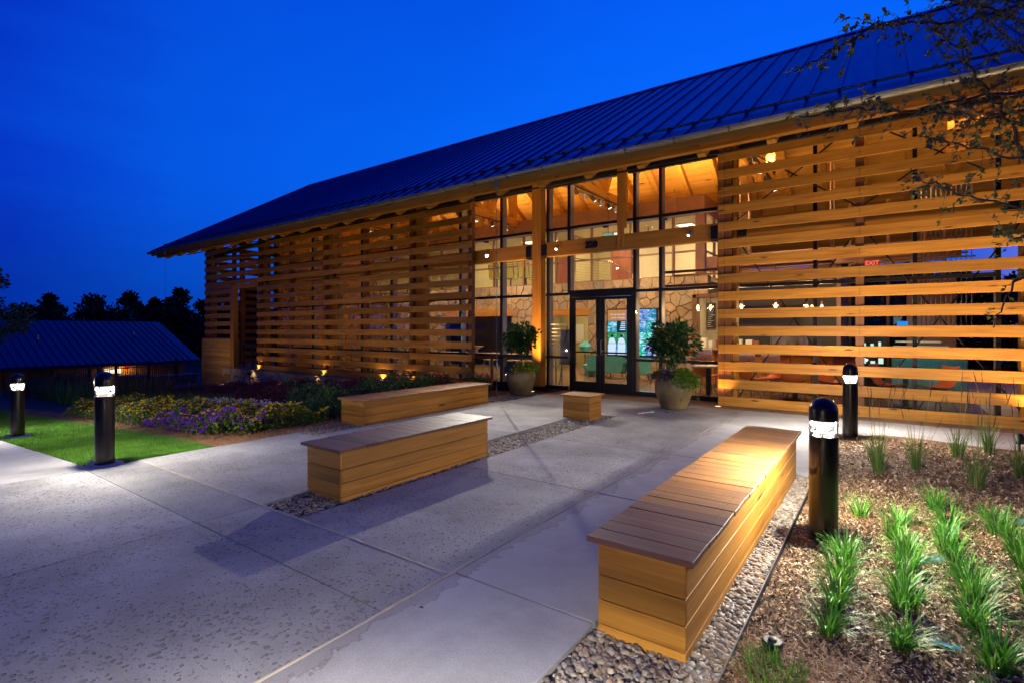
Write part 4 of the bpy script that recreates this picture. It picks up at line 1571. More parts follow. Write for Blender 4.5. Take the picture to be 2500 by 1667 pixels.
def truss(x):
    m = MB()
    m.bar((x - 0.11, 11.66, 5.62), (x - 0.11, 16.7, 5.62), 0.09, 0.30)
    m.bar((x + 0.11, 11.66, 5.62), (x + 0.11, 16.7, 5.62), 0.09, 0.30)
    t = m.build('truss', M['fir_y'], B, bev=0.006)
    m = MB()
    m.bar((x, 14.6, 5.3), (x, 14.6, zt(14.6) - TH), 0.22, 0.22, up=(0, 1, 0))
    m.bar((x, 16.15, 5.45), (x, 16.15, zt(16.15) - TH), 0.24, 0.24, up=(0, 1, 0))
    m.build('king_post', M['fir_z'], t)
    m = MB()
    m.bar((x, 14.7, 5.75), (x, 16.1, 8.4), 0.16, 0.2)
    m.bar((x, 14.5, 5.75), (x, 12.7, 6.4), 0.16, 0.2)
    m.build('web_timber', M['fir_y'], t)
    m = MB()
    for cy in (14.6, 16.15, 13.0):
        for dy in (-0.07, 0.0, 0.07):
            for dz in (-0.06, 0.06):
                m.tube([(x + 0.156, cy + dy, 5.62 + dz), (x + 0.17, cy + dy, 5.62 + dz)], 0.016, 6)
    tag(m.build('bolts', M['black'], t), kind='stuff')
    return t


for x in (-20.0, -16.1, -11.58, -7.05, -2.6, 1.35):
    truss(x)


# track with heads hung under a truss
def track(x, n, y0, y1, lab, power):
    t = thing('track_light', lab, 'track light', (x, (y0 + y1) / 2, 5.45), 'track lights under the roof trusses')
    m = MB()
    m.box(x - 0.02, y0, 5.43, x + 0.02, y1, 5.465)
    m.build('rail', M['black'], t)
    for k in range(n):
        y = y0 + 0.15 + (y1 - y0 - 0.3) * k / max(1, n - 1)
        tgt = Vector((x + random.uniform(-2.6, 2.6), 16.2, random.uniform(0.6, 2.4)))
        c = Vector((x, y, 5.30))
        d = (tgt - c).normalized()
        m = MB()
        m.tube([(x, y, 5.44), (x, y, 5.33)], 0.010, 6)
        m.tube([c - d * 0.09, c - d * 0.08, c + d * 0.06, c + d * 0.08], [0.025, 0.04, 0.058, 0.06], 12)
        h = m.build('lamp_head', M['alum'] if k % 2 else M['black'], t, smooth=True)
        m = MB()
        m.tube([c + d * 0.081, c + d * 0.084], 0.05, 12)
        m.build('lens', M['spot_face'], h)
    k_t = (x, (y0 + y1) / 2, 5.25)
    lamp('SPOT', (x, y0 + 0.9, 5.18), power, WARM2, t, 0.12, (x - 1.0, 16.3, 1.3), 115, 1.0)
    lamp('SPOT', (x, y1 - 0.3, 5.18), power * 0.5, WARM2, t, 0.12, (x + 1.4, 15.4, 0.0), 120, 1.0)
    return t


TR = []
for x, n, y0, y1, lab in ((-6.82, 6, 12.3, 15.2, 'track of six small spotlights under the timber truss above the entrance doors'),
                          (-11.35, 4, 12.6, 15.6, 'track of small spotlights under the truss behind the right edge of the left slat screen'),
                          (-15.87, 3, 12.6, 15.2, 'track of spotlights deep behind the middle of the left slat screen'),
                          (-2.38, 4, 12.2, 15.4, 'track of spotlights seen through the top gaps of the right slat screen')):
    track(x, n, y0, y1, lab, P_TRACK)


# bowl uplights standing on the bulkhead and trusses, washing the pine ceiling
def uplight(x, y, z, lab, power):
    t = thing('ceiling_uplight', lab, 'uplight', (x, y, z), 'uplights washing the wooden ceiling')
    m = MB()
    m.lathe([(0.05, 0.0), (0.14, 0.05), (0.17, 0.14), (0.155, 0.14), (0.12, 0.07)], (x, y, z), 16, cap=(True, True))
    m.build('bowl', M['black'], t, smooth=True)
    m = MB()
    m.lathe([(0.118, 0.085), (0.117, 0.09)], (x, y, z), 16)
    m.build('lens', M['up_face'], t)
    lamp('SPOT', (x, y, z + 0.15), power, WARM, t, 0.12, (x, y + 0.45, z + 3), 150, 1.0)
    return t


for x, y, z, lab, p in ((-18.2, 17.2, 5.70, 'ceiling uplight farthest left above the upper rooms', 1.0), (-13.8, 17.2, 5.70, 'ceiling uplight above the upper rooms behind the left slat screen', 1.0),
                        (-9.3, 17.2, 5.70, 'ceiling uplight on the bulkhead between the big post and the left screen', 1.0), (-5.6, 17.2, 5.70, 'ceiling uplight on the bulkhead above the doors', 1.0),
                        (-2.60, 15.9, 5.80, 'ceiling uplight on the truss at the left edge of the right slat screen', 1.0), (1.30, 15.0, 5.80, 'ceiling uplight on the last truss behind the right slat screen', 0.8)):
    uplight(x, y, z, lab, P_CEIL * p)
for x, lab in ((-9.3, 'front'), ):
    pass
for x, lab in ((-7.05, 'ceiling uplight on the truss close to the entrance glass'), (-11.58, 'ceiling uplight on the truss behind the left screen edge'), (-16.1, 'ceiling uplight on the truss deep behind the left screen')):
    uplight(x, 13.4, 5.78, lab, P_CEIL * 0.7)


# uplights added on the inner face of the mullions to light the trusses
for x, lab, p in ((-9.42, 'added shaded uplight inside the glass above the header beam left of the big post', 1.0), (-5.62, 'added shaded uplight inside the glass above the doors', 0.9), (-4.13, 'added shaded uplight inside the glass right of the king post', 0.8), (-1.08, 'added shaded uplight inside the glass behind the right slats', 1.5), (0.44, 'added shaded uplight inside the glass at the right end of the slats', 1.5), (-13.2, 'added shaded uplight inside the glass behind the right half of the left screen', 1.0), (-17.63, 'added shaded uplight inside the glass behind the left half of the left screen', 1.0)):
    t = thing('added_mullion_uplight', lab, 'uplight', (x, 11.8, 4.10), 'added uplights inside the glass front')
    m = MB(); m.box(x - 0.05, 11.74, 4.06, x + 0.05, 11.86, 4.15); m.build('housing', M['bronze'], t)
    m = MB(); m.box(x - 0.04, 11.76, 4.151, x + 0.04, 11.85, 4.153); m.build('lens', M['up_face'], t)
    lamp('SPOT', (x, 11.81, 4.18), 420 * p, WARM, t, 0.06, (x, 13.4, 6.5), 150, 1.0)

# upper-room and ground-room ceiling panels
def panel(x, y, z, sx, sy, lab, power, col=WARM2):
    t = thing('ceiling_panel_light', lab, 'ceiling light', (x, y, z), 'flat ceiling lights in the rooms')
    m = MB()
    m.box(x - sx / 2, y - sy / 2, z - 0.03, x + sx / 2, y + sy / 2, z)
    m.build('frame', M['white'], t)
    m = MB()
    m.box(x - sx / 2 + 0.03, y - sy / 2 + 0.03, z - 0.036, x + sx / 2 - 0.03, y + sy / 2 - 0.03, z - 0.031)
    m.build('diffuser', M['panel_face'], t)
    lamp('AREA', (x, y, z - 0.05), power, col, t, sx, (x, y, 0), size_y=sy)
    return t


for x, y, z, p, lab in ((-12.0, 18.0, 5.19, 1.0, 'flat ceiling light over the yellow chairs upstairs'), (-8.4, 18.3, 5.19, 1.0, 'flat ceiling light over the cable railing upstairs'),
                        (-5.6, 18.2, 5.19, 1.2, 'flat ceiling light in the upstairs corner room'), (-15.6, 18.2, 5.19, 0.8, 'flat ceiling light in the upstairs room behind the left screen'),
                        (-18.6, 18.2, 5.19, 0.6, 'flat ceiling light in the farthest upstairs room'),
                        (-9.6, 18.4, 3.02, 1.0, 'flat ceiling light in the corridor behind the left door'), (-4.0, 18.4, 3.2, 1.3, 'flat ceiling light in the kitchen behind the cafe hatch'),
                        (-6.9, 18.2, 3.02, 0.3, 'flat ceiling light in the store behind the video wall')):
    panel(x, y, z, 0.6, 0.6, lab, P_ROOM * p)

# ------------------------------------------------------------- video wall
def vid_mat():
    m, nt, b, out = mat_new('video_picture')
    v = coords(nt, (5, 5, 7))
    n1 = N(nt, 'ShaderNodeTexNoise', {'Scale': 1.2, 'Detail': 7.0, 'Roughness': 0.72, 'Distortion': 1.2})
    nt.links.new(v, n1.inputs['Vector'])
    rp = ramp(nt, [(0.28, (0.01, 0.05, 0.04)), (0.40, (0.03, 0.22, 0.10)), (0.48, (0.06, 0.42, 0.55)), (0.56, (0.45, 0.70, 0.90)), (0.66, (0.80, 0.88, 0.95)), (0.78, (0.75, 0.16, 0.32))])
    nt.links.new(n1.outputs['Fac'], rp.inputs[0])
    oi = nt.nodes.new('ShaderNodeObjectInfo')
    hs = N(nt, 'ShaderNodeHueSaturation', {'Saturation': 1.1})
    mr = N(nt, 'ShaderNodeMapRange')
    mr.inputs['To Min'].default_value = 0.42
    mr.inputs['To Max'].default_value = 0.60
    nt.links.new(oi.outputs['Random'], mr.inputs['Value'])
    nt.links.new(mr.outputs[0], hs.inputs['Hue'])
    nt.links.new(rp.outputs[0], hs.inputs['Color'])
    e = N(nt, 'ShaderNodeEmission', {'Strength': 1.25})
    nt.links.new(hs.outputs[0], e.inputs['Color'])
    nt.links.new(e.outputs[0], out.inputs[0])
    return m


M['video'] = vid_mat()
M['vid_orange'] = emis('video_orange', (0.85, 0.36, 0.10), 0.75)
M['vid_dark'] = emis('video_dark', (0.006, 0.04, 0.06), 1.0)
M['vid_white'] = emis('video_white', (0.62, 0.80, 1.0), 1.2)
M['vid_skin'] = emis('video_hair', (0.03, 0.02, 0.02), 1.0)
M['vid_green'] = emis('video_green', (0.04, 0.30, 0.06), 1.0)
vx0, vx1, vz0, vz1 = -7.62, -5.92, 0.70, 2.20
VT = thing('video_wall', 'glowing wall of tiled screens with pictures seen through the right door', 'video screen', (-6.77, WY - 0.05, 0.62), None)
m = MB()
m.box(vx0 - 0.03, WY - 0.10, vz0 - 0.05, vx1 + 0.03, WY - 0.03, vz1 + 0.03)
m.build('casing', M['black'], VT)
cw_, rh = (vx1 - vx0) / 5, (vz1 - vz0) / 4
for i in range(5):
    for j in range(4):
        a, b = vx0 + i * cw_ + 0.006, vx0 + (i + 1) * cw_ - 0.006
        c, d = vz0 + j * rh + 0.006, vz0 + (j + 1) * rh - 0.006
        m = MB()
        m.box(a, WY - 0.112, c, b, WY - 0.101, d)
        mt = M['video']
        if j == 3 and i in (0, 1):
            mt = M['vid_orange']
        if j == 2 and i == 1:
            mt = M['vid_dark']
        if j == 1 and i in (0, 1):
            mt = M['vid_green']
        s = m.build('screen_tile', mt, VT)
        if j == 1 and i in (0, 1):
            m = MB()
            for q in range(40):
                px, pz = random.uniform(a, b), random.uniform(c + 0.14, d)
                m.box(max(a, px - 0.012), WY - 0.1135, pz - 0.006, min(b, px + 0.012), WY - 0.1122, min(d, pz + 0.008))
            m.build('picture_leaves', M['video'], s)
        if j in (0, 1) and i in (0, 1):
            # people in white shirts: plain outlines as on the screens
            m = MB()
            n = 14
            if j == 1:
                cxp, czp = (a + b) / 2, c + 0.24
                m.add([(cxp + 0.05 * math.cos(t), WY - 0.1150, czp + 0.055 * math.sin(t)) for t in np.linspace(0, 2 * math.pi, n, endpoint=False)], [tuple(range(n))])
                m.build('picture_head', M['vid_skin'], s)
                m = MB()
                m.add([(a + 0.03, WY - 0.1142, c), (b - 0.03, WY - 0.1142, c), (b - 0.08, WY - 0.1142, c + 0.16), (cxp, WY - 0.1142, c + 0.20), (a + 0.07, WY - 0.1142, c + 0.16)], [(0, 1, 2, 3, 4)])
                m.build('picture_shirt', M['vid_white'], s)
            else:
                m.add([(a + 0.02, WY - 0.1142, c), (b - 0.05, WY - 0.1142, c), (b - 0.02, WY - 0.1142, d), (a + 0.03, WY - 0.1142, d)], [(0, 1, 2, 3)])
                m.build('picture_shirt', M['vid_white'], s)
        if j == 2 and i == 1:
            m = MB()
            for q in range(5):
                m.box(a + 0.10 + 0.012 * q, WY - 0.1145, c + 0.06 + q * 0.062, b - 0.03, WY - 0.1125, c + 0.09 + q * 0.062)
            m.build('picture_stripes', M['vid_white'], s)
text_mesh('screen_text', 'the spirited side', 0.082, M['vid_white'], VT, (vx0 + cw_ + 0.03, WY - 0.1165, 2.04), (R(90), 0, 0), extrude=0.001)
text_mesh('screen_text', 'of the Triangle', 0.082, M['vid_white'], VT, (vx0 + cw_ + 0.05, WY - 0.1165, 1.93), (R(90), 0, 0), extrude=0.001)
lamp('AREA', (-6.77, WY - 0.16, 1.45), 14, (0.45, 0.72, 1.0), VT, 1.6, (-6.77, 10, 1.4), size_y=1.4)

# ------------------------------------------------------------- furniture
def chair_shell(name, lab, loc, rz, shell, grp, seat_h=0.46):
    t = thing(name, lab, 'chair', (0, 0, 0), grp)
    m = MB()
    W = 0.22
    rows = [(-0.22, seat_h - 0.01), (-0.10, seat_h - 0.03), (0.08, seat_h - 0.035), (0.18, seat_h + 0.01), (0.22, seat_h + 0.10), (0.25, seat_h + 0.24), (0.27, seat_h + 0.38)]
    wd = [W, W * 1.03, W, W * 0.9, W * 0.85, W, W * 0.92]
    nseg = 6
    vs, fs = [], []
    for (y, z), w in zip(rows, wd):
        for q in range(nseg + 1):
            u = -1 + 2 * q / nseg
            vs.append((u * w, y - 0.03 * u * u, z + 0.035 * u * u))
    for i in range(len(rows) - 1):
        for q in range(nseg):
            a = i * (nseg + 1) + q
            fs.append((a, a + 1, a + nseg + 2, a + nseg + 1))
    n0 = len(vs)
    vs2 = [(v[0], v[1] + (0.012 if v[2] > seat_h + 0.05 else 0), v[2] - 0.012) for v in vs]
    fs2 = [tuple(reversed([i + n0 for i in f])) for f in fs]
    m.add(vs + vs2, fs + fs2)
    m.build('shell', shell, t, smooth=True)
    for sx in (-1, 1):
        for sy in (-1, 1):
            m = MB()
            m.tube([(0.08 * sx, 0.06 * sy, seat_h - 0.05), (0.21 * sx, 0.21 * sy, 0.0)], 0.010, 6)
            m.build('leg', M['chrome'], t)
    m = MB()
    m.box(-0.10, -0.09, seat_h - 0.06, 0.10, 0.09, seat_h - 0.045)
    m.build('seat_bracket', M['chrome'], t)
    t.location = loc
    t.rotation_euler = (0, 0, rz)
    return t


oc = None
spots = [(-3.50, 12.75, 2.9, 'orange shell chair beside the cafe table left of the slat screen'), (-2.42, 12.50, 2.6, 'orange shell chair first behind the left end of the right slat screen'),
         (-2.02, 12.95, -0.4, 'orange shell chair second along behind the right slat screen'), (-1.55, 12.45, 3.0, 'orange shell chair seen from the front low behind the right slat screen'),
         (-0.98, 12.70, 0.5, 'orange shell chair just left of the far bollard behind the slats'), (0.05, 12.55, 1.2, 'orange shell chair seen right of the far bollard behind the slats'),
         (0.82, 12.55, -1.0, 'orange shell chair farthest right behind the slats')]
for x, y, rz, lab in spots:
    if oc is None:
        oc = chair_shell('cafe_chair', lab, (x, y, 0), rz, M['orange'], 'orange chairs in the cafe')
    else:
        c = copy_tree(oc, None, (x, y, 0), rz)
        c['label'] = lab
wc = None
for x, y, rz, lab in ((-3.62, 13.35, 0.1, 'pale chair with a square back beside the cafe table'), (-2.66, 13.4, 0.0, 'pale square-backed chair at the bar, first behind the slats'), (-2.13, 13.4, 0.0, 'pale square-backed chair at the bar, second behind the slats')):
    if wc is None:
        wc = thing('high_chair', lab, 'chair', (0, 0, 0), 'pale chairs at the cafe bar')
        m = MB(); m.box(-0.2, -0.2, 0.60, 0.2, 0.2, 0.64); m.build('seat', M['wchair'], wc, bev=0.015)
        m = MB(); m.box(-0.2, -0.22, 0.78, 0.2, -0.19, 1.06); m.build('backrest', M['wchair'], wc, bev=0.01)
        for sx in (-1, 1):
            for sy in (-1, 1):
                m = MB(); m.tube([(0.16 * sx, 0.16 * sy, 0.61), (0.20 * sx, 0.20 * sy, 0.0)], 0.011, 6); m.build('leg', M['chrome'], wc)
            m = MB(); m.tube([(0.17 * sx, -0.19, 0.62), (0.17 * sx, -0.205, 0.80)], 0.010, 6); m.build('back_stay', M['chrome'], wc)
        wc.location = (x, y, 0)
    else:
        c = copy_tree(wc, None, (x, y, 0), rz)
        c['label'] = lab
tb = None
for x, y, lab in ((-3.25, 12.20, 'white cafe table on a black pedestal just left of the slat screen'), (-1.6, 12.95, 'white cafe table behind the left half of the right slat screen'), (0.35, 12.9, 'white cafe table behind the slats right of the far bollard')):
    if tb is None:
        tb = thing('cafe_table', lab, 'table', (0, 0, 0), 'cafe tables')
        m = MB(); m.box(-0.34, -0.34, 0.69, 0.34, 0.34, 0.72); m.build('tabletop', M['white'], tb, bev=0.008)
        m = MB(); m.box(-0.045, -0.045, 0.02, 0.045, 0.045, 0.69); m.build('pedestal', M['black'], tb)
        m = MB(); m.box(-0.22, -0.22, 0.0, 0.22, 0.22, 0.02); m.build('foot_plate', M['black'], tb, bev=0.005)
        tb.location = (x, y, 0)
    else:
        c = copy_tree(tb, None, (x, y, 0)); c['label'] = lab
# bar counter with timber front, things on it
t = thing('bar_counter', 'long timber fronted bar counter behind the cafe chairs', 'counter', (-1.9, 14.3, 0))
m = MB(); m.box(-4.0, 14.0, 0.06, -0.5, 14.6, 0.99); m.build('body', M['fir_x'], t)
m = MB(); m.box(-4.05, 13.92, 0.99, -0.45, 14.65, 1.035); m.build('worktop', M['bulk'], t, bev=0.006)
for k in range(8):
    m = MB(); m.box(-3.98 + 0.435 * k, 13.975, 0.10, -3.98 + 0.435 * k + 0.42, 13.999, 0.96); m.build('panel', M['red_wood'] if k % 3 == 1 else M['fir_x'], t, bev=0.004)
t = thing('coffee_machine', 'silver coffee machine with a lit top on the bar', 'coffee machine', (-1.9, 14.35, 1.035))
m = MB(); m.box(-2.25, 14.15, 1.09, -1.55, 14.55, 1.42); m.build('body', M['chrome'], t, bev=0.02)
m = MB(); m.box(-2.28, 14.1, 1.46, -1.52, 14.58, 1.50); m.build('cup_rail', M['white'], t, bev=0.006)
m = MB()
for x in (-2.27, -1.53):
    for y in (14.12, 14.56):
        m.box(x - 0.01, y - 0.01, 1.035, x + 0.01, y + 0.01, 1.46)
m.build('stand', M['chrome'], t)
for k, x in enumerate((-2.1, -1.9, -1.7)):
    m = MB(); m.tube([(x, 14.14, 1.2), (x, 14.06, 1.18), (x, 13.98, 1.16)], [0.03, 0.02, 0.014], 8); m.build('group_handle', M['black'], t)
MUGS = ['white mug first to the left of the coffee machine on the bar', 'white mug closest to the left side of the coffee machine', 'white mug closest to the right side of the coffee machine', 'white mug second to the right of the coffee machine', 'white mug farthest left on the bar']
cup = None
for k, (x, y) in enumerate(((-2.75, 14.2), (-2.62, 14.3), (-1.25, 14.25), (-1.12, 14.3), (-3.1, 14.25))):
    if cup is None:
        m = MB(); m.lathe([(0.030, 0), (0.042, 0.06), (0.042, 0.11), (0.036, 0.11), (0.034, 0.02)], (x, y, 1.035), 12, cap=(True, True))
        cup = m.build('mug', M['white'], None, smooth=True)
        tag(cup, MUGS[k], 'mug', 'mugs on the bar')
        c0 = (x, y)
    else:
        c = inst(cup, None, (x - c0[0], y - c0[1], 0)); tag(c, MUGS[k], 'mug', 'mugs on the bar')
# globe pendants over the bar
pend = None
PX = [(-3.86, 'globe bulb pendant farthest left, hanging in front of the framed picture'), (-3.55, 'globe bulb pendant in front of the chalkboard beside the slat screen'), (-2.82, 'globe bulb pendant first behind the left end of the right slats'), (-2.07, 'globe bulb pendant second behind the right slats'), (-1.56, 'globe bulb pendant at the left of the bright cluster behind the slats'), (-1.42, 'globe bulb pendant in the middle of the bright cluster behind the slats'), (-1.27, 'globe bulb pendant at the right of the bright cluster behind the slats')]
for k, (x, lab) in enumerate(PX):
    y = 13.5 if k < 4 else 13.9 + 0.2 * k
    t = thing('pendant_lamp', lab, 'pendant lamp', (x, y, 2.10), 'globe pendants over the bar')
    m = MB(); m.tube([(x, y, 2.19), (x, y, 3.05)], 0.006, 6); m.build('cord', M['black'], t)
    m = MB(); m.tube([(x, y, 2.15), (x, y, 2.24)], 0.024, 10); m.build('socket', M['bulk'], t)
    m = MB(); m.sphere((x, y, 2.09), 0.085, 16, 10); m.build('glass_globe', M['glass2'], t, smooth=True)
    m = MB(); m.sphere((x, y, 2.09), 0.034, 10, 8, sz=1.5); m.build('bulb', M['bulb'], t, smooth=True)
    lamp('POINT', (x, y, 2.0), P_PEND, WARM, t, 0.06)
t = thing('pot_rack', 'dark steel rack hung above the bar carrying the pendants', 'hanging rack', (-2.4, 13.6, 3.05))
m = MB()
m.box(-4.75, 13.2, 2.62, -0.9, 13.26, 2.68); m.box(-4.75, 14.2, 2.62, -0.9, 14.26, 2.68); m.box(-4.75, 13.26, 2.62, -4.69, 14.2, 2.68); m.box(-0.96, 13.26, 2.62, -0.9, 14.2, 2.68)
m.box(-4.75, 13.2, 2.98, -0.9, 13.26, 3.04); m.box(-4.75, 14.2, 2.98, -0.9, 14.26, 3.04)
m.build('frame', M['bulk'], t)
m = MB()
for k in range(26):
    m.box(-4.65 + 0.145 * k, 13.26, 2.64, -4.62 + 0.145 * k, 14.2, 2.66)
tag(m.build('bars', M['chrome'], t), kind='stuff')
m = MB()
for x in (-4.7, -2.8, -0.95):
    m.box(x - 0.01, 13.22, 2.68, x + 0.01, 13.24, 5.4); m.box(x - 0.01, 14.22, 2.68, x + 0.01, 14.24, 5.4)
m.build('hanger', M['bulk'], t)


def framed(name, lab, cat, x0, z0, x1, z1, y, fmat, imat, fw=0.035):
    t = thing(name, lab, cat, ((x0 + x1) / 2, y, z0))
    m = MB()
    m.box(x0, y - 0.03, z0, x1, y, z0 + fw); m.box(x0, y - 0.03, z1 - fw, x1, y, z1); m.box(x0, y - 0.03, z0 + fw, x0 + fw, y, z1 - fw); m.box(x1 - fw, y - 0.03, z0 + fw, x1, y, z1 - fw)
    m.build('frame', M[fmat], t)
    m = MB(); m.box(x0 + fw, y - 0.012, z0 + fw, x1 - fw, y - 0.002, z1 - fw); m.build('panel', M[imat], t)
    return t


framed('framed_certificate', 'framed white certificate on the kitchen wall behind the cafe hatch', 'picture frame', -5.85, 1.68, -5.45, 2.06, 19.76, 'black', 'white')
cbd = framed('chalkboard', 'tall chalkboard menu on the siding wall behind the cafe hatch', 'chalkboard', -5.36, 1.55, -4.98, 2.52, 19.76, 'bulk', 'chalk')
m = MB()
for k in range(12):
    w_ = random.uniform(0.10, 0.26)
    m.box(-5.30, 19.742, 1.64 + 0.07 * k, -5.30 + w_, 19.747, 1.652 + 0.07 * k)
tag(m.build('chalk_lines', M['vinyl'], cbd), kind='stuff')
framed('white_panel_picture', 'tall pale picture on the khaki corridor wall behind the left door', 'picture', -10.85, 0.98, -10.45, 1.78, 19.84, 'plaster_w', 'white', 0.02)
framed('thermostat', 'small white wall control on the khaki corridor wall', 'wall control', -10.30, 0.95, -10.14, 1.16, 19.84, 'white', 'black', 0.04)
# hatch shelf goods
gm = [M['tv_teal'], M['white'], M['paper'], M['red_wood'], M['teal_tile'], M['orange']]
for k in range(9):
    x = -4.55 + 0.21 * k
    w_, h_ = random.uniform(0.10, 0.18), random.uniform(0.12, 0.42)
    m = MB(); m.box(x, WY + 0.02, 0.936, x + w_, WY + 0.20, 0.936 + h_)
    m.box(x + 0.01, WY + 0.013, 0.95, x + w_ - 0.01, WY + 0.019, 0.936 + h_ * 0.6)
    o = m.build('display_box', [M['white'], M['paper'], M['red_wood'], M['teal_tile'], M['fir_x']][k % 5], None, bev=0.006)
    tag(o, ['white', 'printed paper', 'red wooden', 'teal', 'timber', 'second white', 'second printed', 'second red wooden', 'second teal'][k] + ' box on the cafe hatch ledge, ' + ['leftmost', 'second', 'third', 'fourth', 'fifth', 'sixth', 'seventh', 'eighth', 'rightmost'][k] + ' from the left', 'box', 'goods on the cafe hatch ledge')
# teal fronted serving counter, lit displays, tv and exit sign at the right
t = thing('serving_counter', 'teal tiled serving counter with pale shelves behind the right slats', 'counter', (0.75, 15.0, 0))
m = MB(); m.box(0.15, 14.9, 0.0, 1.48, 15.5, 0.86); m.build('body', M['teal_tile'], t)
for k in range(20):
    m = MB(); m.box(0.17 + 0.065 * k, 14.885, 0.1, 0.17 + 0.065 * k + 0.055, 14.899, 0.84); m.build('tile', M['teal_tile'], t)
for k in range(4):
    m = MB(); m.box(0.1 + 0.04 * k, 15.0 + 0.12 * k, 0.90 + 0.11 * k, 1.45 - 0.13 * k, 15.15 + 0.12 * k, 0.93 + 0.11 * k); m.build('shelf', M['plaster_w'], t)
lamp('AREA', (0.7, 14.5, 1.9), 9, (0.6, 1.0, 0.95), t, 0.8, (0.7, 15.0, 0.6))
t = thing('display_fridge', 'bright glowing drinks display at the left of the teal counter', 'display fridge', (-0.2, 15.4, 0))
m = MB(); m.box(-0.45, 15.2, 0.0, 0.05, 15.7, 1.35); m.build('body', M['black'], t)
for k in range(3):
    for q in range(3):
        m = MB(); m.box(-0.42 + 0.155 * q, 15.18, 0.72 + 0.2 * k, -0.42 + 0.155 * q + random.uniform(0.05, 0.13), 15.199, 0.72 + 0.2 * k + random.uniform(0.06, 0.15)); m.build('lit_bottle', M['shop_glow'], t)
t = thing('television', 'small blue and green glowing television behind the right slats', 'television', (0.36, 15.9, 1.58))
m = MB(); m.box(0.25, 15.95, 1.56, 0.49, 16.0, 1.74); m.build('casing', M['black'], t)
m = MB(); m.box(0.26, 15.94, 1.64, 0.48, 15.949, 1.735); m.build('screen', M['tv_blue'], t)
m = MB(); m.box(0.26, 15.94, 1.57, 0.48, 15.949, 1.639); m.build('screen_lower', M['tv_teal'], t)
t = thing('exit_sign', 'red glowing exit sign behind the gap right of the middle slat post', 'exit sign', (-0.23, 15.0, 3.02))
m = MB(); m.box(-0.385, 15.0, 3.035, -0.075, 15.05, 3.185); m.build('housing', M['exit_red'], t)
text_mesh('letters', 'EXIT', 0.135, M['exit_txt'], t, (-0.23, 14.992, 3.11), (R(90), 0, 0), extrude=0.004, bold=0.003)
wall('sign_bar', -0.8, 15.06, 3.21, 1.5, 15.10, 3.25, 'bulk')
# right end: partition and back glazing through which dusk shows
m = MB()
for x in (-0.9, 0.1, 1.0, 1.45):
    m.box(x - 0.04, 19.9, 0, x + 0.04, 20.0, 5.6)
for z in (0.0, 1.3, 2.6, 3.6, 4.9):
    m.box(-0.95, 19.92, z, 1.5, 19.98, z + 0.08)
bg_ = m.build('back_window', M['bulk'], B)
m = MB(); m.box(-0.9, 19.94, 0.05, 1.46, 19.95, 5.5); m.build('pane', M['glass2'], bg_)
wall('inner_wall', 0.5, 17.6, 0, 1.52, 17.7, 2.9, 'bulk')
wall('upper_beam', -4.4, 16.3, 3.3, 1.5, 16.5, 3.75, 'bulk')
m = MB()
for k in range(12):
    m.box(0.55 + 0.08 * k, 13.9, 1.6, 0.565 + 0.08 * k, 13.915, 4.6)
tag(m.build('hanging_rod_screen', M['chrome'], B), kind='stuff')
wall('rod_rail', 0.5, 13.88, 3.0, 1.5, 13.93, 3.03, 'chrome')

# lounge: turquoise armchairs, vase, easel
def armchair(lab, loc, rz):
    t = thing('armchair', lab, 'armchair', (0, 0, 0), 'turquoise armchairs in front of the video wall')
    m = MB(); m.box(-0.32, -0.30, 0.20, 0.32, 0.30, 0.42); m.build('seat', M['teal_fab'], t, bev=0.05, bseg=2)
    m = MB()
    pts = [(-0.38, 0.33), (-0.36, -0.05), (-0.30, -0.33), (0.0, -0.40), (0.30, -0.33), (0.36, -0.05), (0.38, 0.33)]
    hs = [0.52, 0.60, 0.70, 0.73, 0.70, 0.60, 0.52]
    vs, fs = [], []
    for (x, y), h_ in zip(pts, hs):
        vs += [(x * 0.86, y * 0.86, 0.22), (x, y, h_), (x * 0.84, y * 0.84, h_ - 0.01), (x * 0.72, y * 0.72, 0.24)]
    for i in range(6):
        for q in range(3):
            fs.append((4 * i + q, 4 * (i + 1) + q, 4 * (i + 1) + q + 1, 4 * i + q + 1))
    m.add(vs, fs)
    m.build('backrest', M['teal_fab'], t, smooth=True)
    for sx in (-1, 1):
        for sy in (-1, 1):
            m = MB(); m.tube([(0.22 * sx, 0.2 * sy, 0.21), (0.27 * sx, 0.25 * sy, 0.0)], [0.022, 0.012], 6); m.build('leg', M['bulk'], t)
    t.location = loc
    t.rotation_euler = (0, 0, rz)
    return t


ac = armchair('turquoise armchair seen from behind in the middle of the right door glass', (-6.85, 15.15, 0), R(10))
for x, y, rz, lab in ((-7.55, 15.4, R(-15), 'turquoise armchair at the left edge of the right door glass'), (-6.05, 15.1, R(25), 'turquoise armchair seen through the side pane right of the doors')):
    c = copy_tree(ac, None, (x, y, 0), rz); c['label'] = lab
t = thing('tapered_stool', 'small turquoise tapered stool by the stone pier behind the left door', 'stool', (-8.0, 15.65, 0))
m = MB(); m.lathe([(0.14, 0.0), (0.15, 0.06), (0.27, 0.33), (0.27, 0.37), (0.24, 0.38)], (-8.0, 15.65, 0), 20); m.build('body', M['teal_fab'], t, smooth=True)
m = MB(); m.lathe([(0.235, 0.381), (0.2, 0.40)], (-8.0, 15.65, 0), 20); m.build('cushion', M['teal_fab'], t, smooth=True)
t = thing('side_table', 'slim side table with a turquoise vase by the stone pier', 'side table', (-8.35, 15.9, 0))
m = MB(); m.lathe([(0.24, 0.74), (0.24, 0.77)], (-8.35, 15.9, 0), 20); m.build('tabletop', M['plaster_w'], t)
m = MB(); m.tube([(-8.35, 15.9, 0), (-8.35, 15.9, 0.74)], 0.02, 8); m.build('leg', M['bulk'], t)
